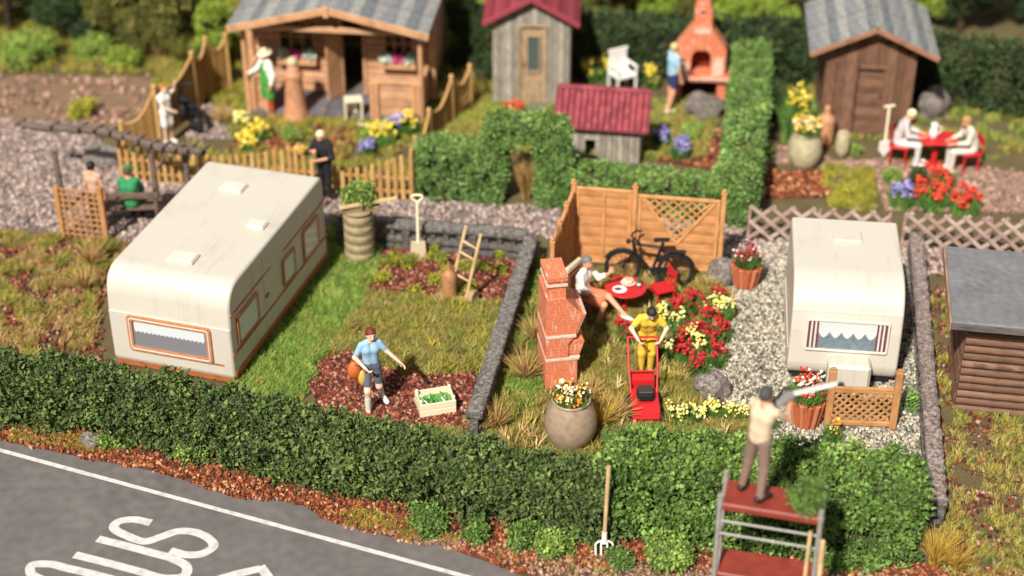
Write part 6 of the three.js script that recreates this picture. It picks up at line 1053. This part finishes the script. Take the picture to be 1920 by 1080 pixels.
{
  const c = thing('lawn_mower', 'red lawn mower with black engine on the terrace lawn', 'lawn mower', MW, 0.02), m = MAT.redPlastic;
  obj('deck', [ext([[-0.34, 0.08], [0.3, 0.08], [0.34, 0.14], [0.3, 0.24], [0.12, 0.3], [-0.3, 0.32], [-0.36, 0.24]], 0.42, 0.03)].map(q => (q.rotateY(-Math.PI / 2), q.translate(0.21, 0, 0), q)), m, c);
  obj('engine', [cb(0.28, 0.16, 0.26, 0, 0.4, -0.02, 0.04)], MAT.blackMat, c); obj('engine_cap', [cb(0.24, 0.03, 0.22, 0, 0.495, -0.02)], MAT.metalDark, c);
  obj('grass_box', [ext([[-0.75, 0.14], [-0.38, 0.14], [-0.38, 0.42], [-0.6, 0.46], [-0.75, 0.36]], 0.34, 0.03)].map(q => (q.rotateY(-Math.PI / 2), q.translate(0.17, 0, 0), q)), m, c);
  for (const x of [-1, 1]) { for (const z of [-0.26, 0.24]) { const w = new THREE.CylinderGeometry(0.1, 0.1, 0.06, 20); w.rotateZ(Math.PI / 2); w.translate(x * 0.26, 0.1, z); obj('wheel', [w], MAT.blackMat, c); } obj('handle_tube', [tubeOf([[x * 0.22, 0.3, -0.2], [x * 0.24, 0.6, -0.5], [x * 0.25, 0.98, -0.86]], 0.018, 16, 8)], m, c); }
  obj('crossbar', [rod([-0.25, 0.98, -0.86], [0.25, 0.98, -0.86], 0.02)], m, c); obj('crossbar', [rod([-0.235, 0.56, -0.46], [0.235, 0.56, -0.46], 0.014)], m, c);
  person('person in yellow shirt and yellow trousers pushing the red lawn mower', on(1210, 702), 0.02, {
    j: { pelvis: [0, 0.93, -0.02], waist: [0, 1.07, 0.05], chest: [0, 1.24, 0.14], neck: [0, 1.37, 0.22], head: [0.02, 1.49, 0.3], look: [0.1, -0.75, 1], shL: [0.15, 1.33, 0.18], shR: [-0.15, 1.33, 0.18], elL: [0.31, 1.12, 0.2], wrL: [0.2, 1.0, 0.37], elR: [-0.31, 1.12, 0.2], wrR: [-0.2, 1.0, 0.37], hdL: [-0.4, -0.4, 0.6], hdR: [0.4, -0.4, 0.6], gripL: 1, gripR: 1, knL: [0.09, 0.5, 0.04], anL: [0.08, 0.08, -0.05], toL: [0.09, 0.035, 0.12], knR: [-0.09, 0.5, 0.04], anR: [-0.08, 0.08, -0.02], toR: [-0.09, 0.035, 0.15] },
    shirt: [cloth('#efca44'), 0.62, 0.02], pants: [cloth('#efc440'), 1.9], hair: M('#2c2420', { r: 0.6 }), shoes: SHOE.brown, skin: PALE,
  }, 0.98);
}
// tulip bed
[[1300, 588, 'red', 0.2], [1345, 575, 'red', 0.14], [1268, 596, 'red', 0.18], [1330, 612, 'red', 0.16], [1326, 648, 'red', 0.22], [1286, 682, 'red', 0.2], [1350, 640, 'red', 0.14], [1308, 705, 'red', 0.14], [1272, 665, 'red', 0.12], [1172, 642, 'red', 0.16], [1340, 592, 'paleY', 0.18], [1358, 600, 'paleY', 0.12], [1262, 622, 'paleY', 0.2], [1288, 655, 'paleY', 0.17], [1246, 672, 'paleY', 0.16], [1240, 610, 'paleY', 0.12], [1310, 668, 'paleY', 0.1], [1345, 685, 'red', 0.13], [1300, 640, 'red', 0.12]]
  .forEach(([x, y, p, r]) => flowers(p === 'red' ? 'red_tulips' : 'yellow_tulips', p === 'red' ? 'clump of red flowers in the tulip bed by the gravel drive' : 'clump of pale yellow flowers in the tulip bed by the gravel drive', on(x, y), r * 1.1, 0.44, PAL[p], Math.round(56 * r + 8), { group: p === 'red' ? 'red clumps of the tulip bed' : 'yellow clumps of the tulip bed', size: 0.045 }));
[[1268, 790], [1305, 788], [1340, 782], [1375, 788], [1412, 792], [1440, 800]].forEach(([x, y]) => flowers('yellow_primroses', 'clump of pale yellow flowers just behind the tall hedge', on(x, y), 0.16, 0.3, PAL.paleY, 18, { group: 'yellow flowers behind the tall hedge', size: 0.04 }));
flowers('wild_flowers', 'small orange yellow flowers beside the lattice gate', on(1560, 830), 0.12, 0.5, PAL.orange, 8, { size: 0.05 });
// rocks
[[1336, 752, 0.34, 0.3, 'grey granite rock at the edge of the gravel drive'], [1353, 536, 0.32, 0.24, 'grey rock between the screen post and the potted flowers'], [1320, 226, 0.44, 0.34, 'pale round boulder below the brick barbecue'], [190, 310, 0.5, 0.22, 'flat grey rock at the end of the picket fence'], [1750, 225, 0.4, 0.45, 'grey rock beside the brown shed'], [168, 838, 0.2, 0.08, 'flat grey stone on the road verge']]
  .forEach(([x, y, r, h, lb], i) => { const q = new THREE.IcosahedronGeometry(1, 3); q.scale(r, h, r * 0.8); const o = obj('rock', [rough(mergeVerts(q), 0.16 * r / 0.34, 2.8 / r * 0.34, i * 7)], MAT.rock); o.position.copy(on(x, y)); o.position.y = h * 0.55; o.position.z -= r * 0.5; o.rotation.y = i * 1.7; tag(o, lb, 'rock'); });
// pots
function fluted(name, label, p, r, h) { const c = thing(name, label, 'flower pot', p, 0), n = 12; obj('pot', [lathe([[0.001, 0.02], [r * 0.62, 0], [r * 0.68, 0.04], [r, h], [r * 0.9, h], [r * 0.85, h - 0.05], [0.001, h - 0.05]], 30)], MAT.terracotta, c); for (let k = 0; k < n; k++) { const a = k / n * 6.283; obj('flute', [rod([Math.cos(a) * r * 0.68, 0.04, Math.sin(a) * r * 0.68], [Math.cos(a) * r * 0.97, h - 0.02, Math.sin(a) * r * 0.97], r * 0.13, r * 0.17, 7)], k % 2 ? MAT.terracotta : M('#dd8a63', { r: 0.6, t: 'speck', k: 1.5 }), c); } obj('soil', [lathe([[0.001, h - 0.03], [r * 0.86, h - 0.03]], 20)], MAT.soilCore, c); return c; }
{ const p = on(1397, 536); fluted('terracotta_pot', 'terracotta pot beside the grey rock behind the gravel drive', p, 0.27, 0.5); flowers('potted_flowers', 'red and white flowers in the terracotta pot behind the gravel drive', V(p.x, 0.44, p.z), 0.25, 0.36, pal(['#a02030', '#c03040', '#e8e0d0', '#7a1a28']), 42, { size: 0.036 }); }
{ const p = on(1510, 796); fluted('terracotta_pot', 'terracotta pot beside the lattice gate', p, 0.27, 0.56); flowers('potted_flowers', 'bright red and cream flowers in the terracotta pot by the lattice gate', V(p.x - 0.02, 0.5, p.z), 0.26, 0.46, pal(['#d8382c', '#e85a3c', '#f0ead8', '#e8e0c8', '#c42a24']), 54, { size: 0.045 }); }
function urn(label, p, r, h, m) { const c = thing('stoneware_urn', label, 'urn', p, 0), pr = []; for (let k = 0; k <= 40; k++) { const t = k / 40; pr.push([r * (0.6 + 0.42 * Math.sin(Math.PI * Math.pow(t, 0.85) * 0.86 + 0.15)) + 0.004 * Math.sin(k * 2.6), t * h]); } pr.unshift([0.001, 0]); const top = pr[pr.length - 1][0]; obj('vessel', [lathe(pr, 40)], m, c); const rg = new THREE.TorusGeometry(top, 0.025, 8, 40); rg.rotateX(Math.PI / 2); rg.translate(0, h, 0); obj('rim', [rg], m, c); obj('soil', [lathe([[0.001, h - 0.02], [top, h - 0.02]], 24)], MAT.soilCore, c); return c; }
{ const p = on(1070, 846); p.z -= 0.26; urn('big brown glazed urn between the stone fence and the lawn mower', p, 0.42, 0.86, MAT.urn); flowers('urn_flowers', 'orange white and yellow flowers in the big brown urn', V(p.x, 0.8, p.z), 0.3, 0.28, pal(['#e8a02c', '#f2c24a', '#f4efe4', '#e88a1c', '#f0e0b0', '#4a3a28']), 64, { size: 0.042 }); }
{ const p = on(1508, 318); p.z -= 0.2; urn('pale cream urn beside the brown shed path', p, 0.36, 0.78, MAT.urnPale); flowers('urn_flowers', 'yellow and cream flowers in the pale cream urn', V(p.x, 0.72, p.z), 0.28, 0.36, pal(['#f0c83a', '#f5e6b0', '#e8b42a', '#f6efd8']), 48, { size: 0.05 }); }
// straw tufts
const tuftLabels = ['wide straw tuft beside the foot of the brick fireplace', 'olive tuft against the grey stone fence', 'straw tuft behind the brick fireplace base', 'straw tuft where the stone fence meets the long hedge', 'small straw tuft at the hedge end of the stone fence', 'golden tuft beside the big brown urn', 'straw tuft between the urn and the mower', 'low straw tuft behind the big brown urn', 'straw tuft under the bicycle front wheel', 'straw tuft beside the red chair', 'olive tuft behind the seated person', 'straw tuft beside the long caravan corner', 'olive tuft below the trellis post', 'straw tuft close to the long caravan wall', 'golden tuft at the foot of the tall hedge end', 'golden tuft just beyond the tall hedge end', 'tall straw tuft in the hedge archway', 'straw tuft along the short reed fence', 'tall straw tuft behind the short reed fence', 'tall straw tuft behind the tall reed fence', 'olive tuft behind the tall reed fence', 'golden tuft behind the person bent over the red table', 'golden tuft beside the rock at the brown shed', 'olive tuft between stone fence and woven screen', 'straw tuft on the stony patch', 'olive tuft beside the stony patch'];
[[985, 712, 0.62, 0.5, 's'], [965, 668, 0.5, 0.4, 'o'], [1003, 640, 0.55, 0.35, 's'], [930, 806, 0.6, 0.36, 's'], [900, 812, 0.45, 0.3, 's'], [1128, 800, 0.62, 0.4, 'g'], [1152, 790, 0.55, 0.45, 's'], [1110, 745, 0.35, 0.3, 's'], [1165, 525, 0.34, 0.25, 's'], [1210, 548, 0.3, 0.22, 's'], [1140, 520, 0.3, 0.2, 'o'], [175, 500, 0.55, 0.4, 's'], [205, 478, 0.4, 0.3, 'o'], [160, 545, 0.5, 0.35, 's'], [1752, 1062, 0.75, 0.36, 'g'], [1790, 1070, 0.6, 0.34, 'g'], [985, 372, 1.0, 0.3, 's'], [855, 215, 0.7, 0.4, 's'], [880, 190, 0.8, 0.4, 's'], [300, 110, 0.9, 0.5, 's'], [340, 120, 0.8, 0.5, 'o'], [1720, 280, 0.5, 0.3, 'g'], [1760, 275, 0.5, 0.3, 'g'], [1000, 600, 0.4, 0.3, 'o'], [420, 230, 0.4, 0.4, 's'], [455, 262, 0.35, 0.35, 'o']]
  .forEach(([x, y, h, s, k], i) => dryTuft(tuftLabels[i], on(x, y), h, s, { s: bladeMats.straw, o: bladeMats.oliveBlade, g: bladeMats.gold }[k], 190));

// ---------- back gardens: people and things ----------
person('person in black suit with pale hair standing before the picket fence', on(612, 378), -0.5, { j: { head: [0, 1.58, 0.06], look: [-0.2, -0.35, 1], elR: [-0.27, 1.16, 0.1], wrR: [-0.08, 1.3, 0.26], elL: [0.25, 1.13, 0.05], wrL: [0.06, 1.12, 0.26], gripR: 1, gripL: 1 }, shirt: [cloth('#1b1b1f'), 1.2, 0.022], pants: [cloth('#1c1c20'), 1.95], hair: M('#e6d9b6', { r: 0.7 }), shoes: SHOE.dark }, 0.97);
person('person in white shirt, green apron and straw hat by the clay column', on(507, 219), -0.9, { j: { elR: [-0.26, 1.16, 0.1], wrR: [-0.24, 1.12, 0.34], look: [-0.1, -0.2, 1], elL: [0.24, 1.14, -0.02], wrL: [0.24, 0.9, 0.06], gripR: 1 }, shirt: [cloth('#efece4'), 1.85, 0.02], pants: [cloth('#b8502c'), 1.9], apron: cloth('#3f9a3c'), apronCut: (x, y, z) => -z - 0.06, hat: M('#efe3bd', { r: 0.8 }), hair: M('#8a6a48', { r: 0.7 }), shoes: SHOE.brown }, 0.96);
person('person in white dress reaching up beside the reed fence', on(318, 268), 0.9, { j: { elL: [0.26, 1.5, 0.12], wrL: [0.22, 1.72, 0.22], elR: [-0.2, 1.16, 0.14], wrR: [-0.1, 1.1, 0.34], look: [0.1, 0.1, 1] }, shirt: [cloth('#f1eee8'), 0.4, 0.02], skirt: [cloth('#f1eee8'), 0.8], hair: M('#c26a34', { r: 0.7 }), shoes: SHOE.white, skin: PALE }, 0.82);
person('person in light blue shirt and navy shorts standing at the brick barbecue', on(1258, 207), 2.0, { j: { elL: [0.24, 1.15, 0.12], wrL: [0.16, 1.08, 0.36], elR: [-0.22, 1.13, 0.02], wrR: [-0.24, 0.9, 0.08], knR: [-0.11, 0.5, -0.04], anR: [-0.12, 0.08, -0.16], toR: [-0.13, 0.035, 0.02] }, shirt: [cloth('#a6cbe0'), 0.65, 0.02], pants: [cloth('#2c3a66'), 0.6], pantsName: 'shorts', hair: M('#d8bf86', { r: 0.7 }), shoes: SHOE.white }, 0.96);
{
  const sit = { pelvis: [0, 0.53, -0.05], waist: [0, 0.68, -0.04], chest: [0, 0.87, 0.04], neck: [0, 1.02, 0.1], head: [0, 1.15, 0.17], look: [0, -0.45, 1], shL: [0.15, 0.98, 0.08], shR: [-0.15, 0.98, 0.08], elL: [0.2, 0.74, 0.16], wrL: [0.12, 0.7, 0.4], elR: [-0.2, 0.74, 0.16], wrR: [-0.12, 0.7, 0.4], hipL: [0.08, 0.5, 0], knL: [0.1, 0.5, 0.4], anL: [0.1, 0.08, 0.4], toL: [0.1, 0.035, 0.56], hipR: [-0.08, 0.5, 0], knR: [-0.1, 0.5, 0.4], anR: [-0.1, 0.08, 0.4], toR: [-0.1, 0.035, 0.56] };
  const stool = (label, p, yaw) => { const c = thing('red_stool', label, 'stool', p, yaw); obj('seat', [cb(0.4, 0.05, 0.4, 0, 0.42, 0)], MAT.redPlastic, c); for (const x of [-1, 1]) for (const z of [-1, 1]) obj('leg', [rod([x * 0.17, 0, z * 0.17], [x * 0.15, 0.4, z * 0.15], 0.024)], MAT.redPlastic, c); obj('backrest', [cb(0.4, 0.16, 0.03, 0, 0.72, -0.2), cb(0.04, 0.3, 0.03, -0.17, 0.55, -0.19), cb(0.04, 0.3, 0.03, 0.17, 0.55, -0.19)], MAT.redPlastic, c); };
  const p = on(1682, 304); stool('red chair under the person in white trousers', p, 1.3);
  person('person in pale shirt and white trousers bent over the red table', V(p.x, 0, p.z), 1.3, { j: sit, shirt: [cloth('#d3c8c8'), 1.7, 0.018], pants: [cloth('#dedad2'), 1.95], hair: M('#efdfae', { r: 0.7 }), shoes: SHOE.white }, 1.0);
  const t = on(1748, 312), c = thing('red_table', 'red pedestal table in the garden of the brown shed', 'table', t, 0); obj('table_top', [cb(0.8, 0.05, 0.6, 0.05, 0.66, 0, 0.02)], MAT.redPlastic, c); obj('pedestal', [cb(0.1, 0.62, 0.1, 0, 0.32, 0)], MAT.redPlastic, c); obj('foot', [cb(0.42, 0.05, 0.36, 0, 0.03, 0)], MAT.redPlastic, c);
  const jg = thing('white_jug', 'white jug standing on the red table by the brown shed', 'jug', [t.x - 0.08, 0.686, t.z], 0); obj('jug_body', [lathe([[0.001, 0], [0.08, 0], [0.1, 0.12], [0.07, 0.22], [0.06, 0.3], [0.075, 0.33], [0.001, 0.32]], 20)], MAT.white, jg); obj('jug_handle', [tubeOf([[0.07, 0.28, 0], [0.15, 0.24, 0], [0.14, 0.12, 0], [0.09, 0.08, 0]], 0.014, 14, 6)], MAT.white, jg);
  const p2 = on(1812, 318); stool('red chair at the outer end of the red table', p2, -1.4);
  person('person in white clothes facing the person bent over the red table', V(p2.x, 0, p2.z), -1.4, { j: sit, shirt: [cloth('#d6cfc2'), 1.7, 0.018], pants: [cloth('#d9d3c8'), 1.95], hair: M('#b88a58', { r: 0.7 }), shoes: SHOE.white }, 1.0);
  const sv = on(1656, 294), sp = thing('white_spade', 'cream spade leaning upright behind the red chair', 'spade', sv, 0.3), bl = ext([[-0.13, 0.4], [0.13, 0.4], [0.14, 0.18], [0, 0], [-0.14, 0.18]], 0.02, 0.006); obj('blade', [bl], MAT.white, sp); obj('shaft', [rod([0, 0.36, 0], [0.04, 1.15, -0.08], 0.035, 0.03, 8)], MAT.cream, sp); obj('grip', [rod([-0.08, 1.16, -0.08], [0.16, 1.16, -0.08], 0.03, 0.03, 8)], MAT.cream, sp);
  const gb = on(250, 425); // person in green on the bench, back turned
  person('person in green jacket and green cap sitting on the plank bench', V(gb.x, 0, gb.z - 0.08), 3.1, { j: { ...sit, neck: [0, 1.03, 0.02], head: [0, 1.18, 0.05], chest: [0, 0.88, -0.02], shL: [0.15, 1, 0], shR: [-0.15, 1, 0] }, shirt: [cloth('#2f8a56'), 1.8, 0.022], pants: [cloth('#1f6b3c'), 1.9], hair: M('#5a4632', { r: 0.7 }), hat: M('#2f8a48', { r: 0.8 }), brim: 0.105, shoes: SHOE.dark }, 1.0);
  person('person with dark hair and bare shoulders behind the lattice trellis', on(188, 432), 2.8, { shirt: [cloth('#c9a48c'), 0.1, 0.012], pants: [cloth('#6a5a50'), 1.9], hair: M('#1e1a1a', { r: 0.6 }), shoes: SHOE.dark }, 0.9);
}
{ const c = thing('clay_column', 'flared pale terracotta garden column beside the person in green apron', 'column', on(556, 222), 0); obj('shaft', [lathe([[0.001, 0], [0.32, 0], [0.31, 0.08], [0.25, 0.25], [0.21, 0.6], [0.19, 1.0], [0.22, 1.06], [0.2, 1.12], [0.13, 1.2], [0.12, 1.3], [0.001, 1.3]], 30)], MAT.clay, c); obj('finial', [ball(0, 1.38, 0, 0.13, 0.12, 0.13)], M('#cdbf9c', { r: 0.6 }), c); obj('base_ring', [lathe([[0.31, 0.0], [0.34, 0.0], [0.34, 0.06], [0.31, 0.08]], 30)], MAT.clay, c); }
{ const c = thing('white_crate', 'cream slatted crate standing on end before the cabin porch', 'crate', on(665, 232), 0.15), m = MAT.cream; for (const x of [-0.18, 0.18]) obj('side_board', [cb(0.04, 0.52, 0.3, x, 0.27, -0.14)], m, c); for (const y of [0.02, 0.53]) obj('end_board', [cb(0.4, 0.04, 0.3, 0, y + 0.01, -0.14)], m, c); for (const x of [-0.09, 0.04]) obj('slat', [cb(0.09, 0.46, 0.02, x, 0.27, -0.27)], m, c);
  const q = thing('flat_crate', 'cream shallow tray lying beside the upright crate', 'crate', on(700, 235), -0.3); for (const z of [-0.2, 0.2]) obj('side_board', [cb(0.6, 0.1, 0.03, 0, 0.06, z)], m, q); for (const x of [-0.28, 0.28]) obj('end_board', [cb(0.03, 0.1, 0.37, x, 0.06, 0)], m, q); obj('base_board', [cb(0.54, 0.02, 0.36, 0, 0.02, 0)], m, q); }
{ // black moped beside the reed fence
  const c = thing('black_moped', 'black moped parked beside the tall reed fence', 'moped', on(352, 236), -0.9), m = MAT.black; for (const x of [-0.42, 0.42]) { const w = new THREE.TorusGeometry(0.22, 0.055, 8, 28); w.translate(x, 0.27, 0); obj('wheel', [w], MAT.blackMat, c); obj('hub', [ball(x, 0.27, 0, 0.09, 0.09, 0.04)], MAT.metalDark, c); }
  obj('engine', [cb(0.34, 0.28, 0.2, 0, 0.36, 0, 0.05)], MAT.metalDark, c); obj('tank', [ball(-0.08, 0.62, 0, 0.22, 0.11, 0.11)], m, c); obj('seat', [cb(0.44, 0.09, 0.18, 0.24, 0.64, 0, 0.04)], MAT.blackMat, c); obj('fork', [rod([-0.42, 0.27, 0.06], [-0.26, 0.82, 0.05], 0.025), rod([-0.42, 0.27, -0.06], [-0.26, 0.82, -0.05], 0.025)], m, c); obj('handlebar', [tubeOf([[-0.14, 0.9, -0.3], [-0.26, 0.88, -0.12], [-0.26, 0.88, 0.12], [-0.14, 0.9, 0.3]], 0.02, 16, 6)], m, c); obj('lamp', [ball(-0.34, 0.78, 0, 0.07)], m, c); obj('mudguard', [cb(0.3, 0.04, 0.12, 0.46, 0.52, 0)], m, c); }
{ const c = thing('white_armchair', 'white garden armchair beyond the tiled hutch', 'chair', on(1166, 168), 0.5), m = MAT.white; obj('seat', [cb(0.5, 0.07, 0.46, 0, 0.4, 0)], m, c); for (let k = 0; k < 4; k++) obj('back_slat', [cb(0.1, 0.46, 0.03, -0.18 + k * 0.12, 0.68, -0.22)], m, c); obj('back_rail', [cb(0.52, 0.08, 0.04, 0, 0.92, -0.22)], m, c); for (const x of [-0.24, 0.24]) { obj('armrest', [cb(0.07, 0.04, 0.46, x, 0.62, 0)], m, c); for (const z of [-0.2, 0.2]) obj('leg', [cb(0.05, 0.6, 0.05, x, 0.3, z)], m, c); } }
{ const c = thing('clay_jar', 'tall pink clay jar with narrow neck before the brown shed', 'jar', on(1545, 268), 0); obj('jar_body', [lathe([[0.001, 0], [0.17, 0], [0.19, 0.1], [0.19, 0.55], [0.17, 0.64], [0.09, 0.7], [0.065, 0.74], [0.07, 0.84], [0.05, 0.9], [0.001, 0.91]], 28)], MAT.clay, c); obj('shoulder_ring', [lathe([[0.09, 0.69], [0.1, 0.705], [0.09, 0.72]], 24)], MAT.clay, c);
  const q = thing('stone_drum', 'small pale stone drum beside the clay jar', 'drum', on(1577, 292), 0); obj('drum_body', [lathe([[0.001, 0], [0.13, 0], [0.155, 0.2], [0.155, 0.42], [0.13, 0.55], [0.11, 0.56], [0.1, 0.53], [0.001, 0.53]], 28)], MAT.urnPale, q); obj('drum_band', [lathe([[0.157, 0.3], [0.163, 0.32], [0.157, 0.34]], 28)], MAT.urnPale, q); }
// flowers and shrubs of the back gardens
[[965, 232, 0.22, 0.5, 'scarlet', 'red and orange flowers behind the arched hedge'], [720, 268, 0.3, 0.4, 'yellow', 'yellow flower clump behind the picket fence'], [765, 250, 0.22, 0.45, 'yellow', 'bright yellow flowers beside the short reed fence'], [745, 255, 0.12, 0.5, 'lilac', 'lilac flower spike among the yellow flowers'], [690, 290, 0.14, 0.3, 'lilac', 'lilac flowers by the pale path behind the picket fence'], [480, 262, 0.25, 0.36, 'yellow', 'yellow flowers below the person in green apron'], [465, 280, 0.18, 0.28, 'yellow', 'low yellow flowers behind the picket fence pales'], [1108, 150, 0.2, 0.5, 'yellow', 'yellow flowers beside the grey shed corner'], [1140, 150, 0.15, 0.55, 'yellow', 'yellow flowers beside the white armchair'], [1220, 165, 0.16, 0.5, 'yellow', 'yellow flowers left of the person at the barbecue'], [1362, 168, 0.16, 0.45, 'yellow', 'yellow flowers right of the brick barbecue'], [1275, 295, 0.2, 0.4, 'lilac', 'violet flowers in the dark bed behind the low hedge'], [1240, 270, 0.2, 0.35, 'lilac', 'pale lilac flowers beside the tiled hutch'], [1690, 385, 0.24, 0.5, 'lilac', 'lilac flower clump behind the crossed rail fence'], [1742, 385, 0.34, 0.5, 'scarlet', 'orange red flower clump below the red table'], [1765, 350, 0.26, 0.4, 'scarlet', 'scarlet flowers at the foot of the red table'], [1805, 395, 0.3, 0.45, 'scarlet', 'scarlet flowers beyond the red table'], [1492, 262, 0.24, 1.2, 'yellow', 'tall yellow flowering bush beside the brown shed'], [560, 295, 0.14, 0.25, 'orange', 'small orange flowers behind the picket fence'], [455, 235, 0.18, 0.3, 'paleY', 'pale flowers beside the stony patch']]
  .forEach(([x, y, r, h, p, lb]) => flowers('garden_flowers', lb, on(x, y), r, h, PAL[p], Math.round(90 * r + 8), { size: 0.06 }));
[[545, 268, 0.22, 0.3, 'lawn', 'green plant in the flower bed before the cabin'], [690, 262, 0.25, 0.3, 'lawn', 'green plant beside the yellow flower clump'], [1290, 260, 0.28, 0.3, 'lawn', 'green plant below the pale boulder'], [1580, 370, 0.18, 0.24, 'moss', 'yellow green plant at the young crop'], [1670, 345, 0.2, 0.35, 'lawn', 'green plant beside the lilac clump'], [1720, 350, 0.22, 0.4, 'darkTree', 'dark green plant below the red table'], [1600, 285, 0.16, 0.14, 'bright', 'low green plant before the shed door'], [1655, 775, 0.1, 0.3, 'bright', 'small green plant beside the lattice gate'], [1708, 770, 0.18, 0.4, 'box', 'green plant between gate and stone fence'], [985, 520, 0.2, 0.3, 'darkTree', 'dark plant at the corner of the grey stone fence'], [1725, 560, 0.12, 0.3, 'bright', 'green plant under the grey roofed hut']]
  .forEach(([x, y, r, h, p, lb]) => shrub('garden_plant', lb, on(x, y), r, h, PAL[p], { size: 0.085, n: Math.round(700 * r) }));

renderer.render(scene, camera);
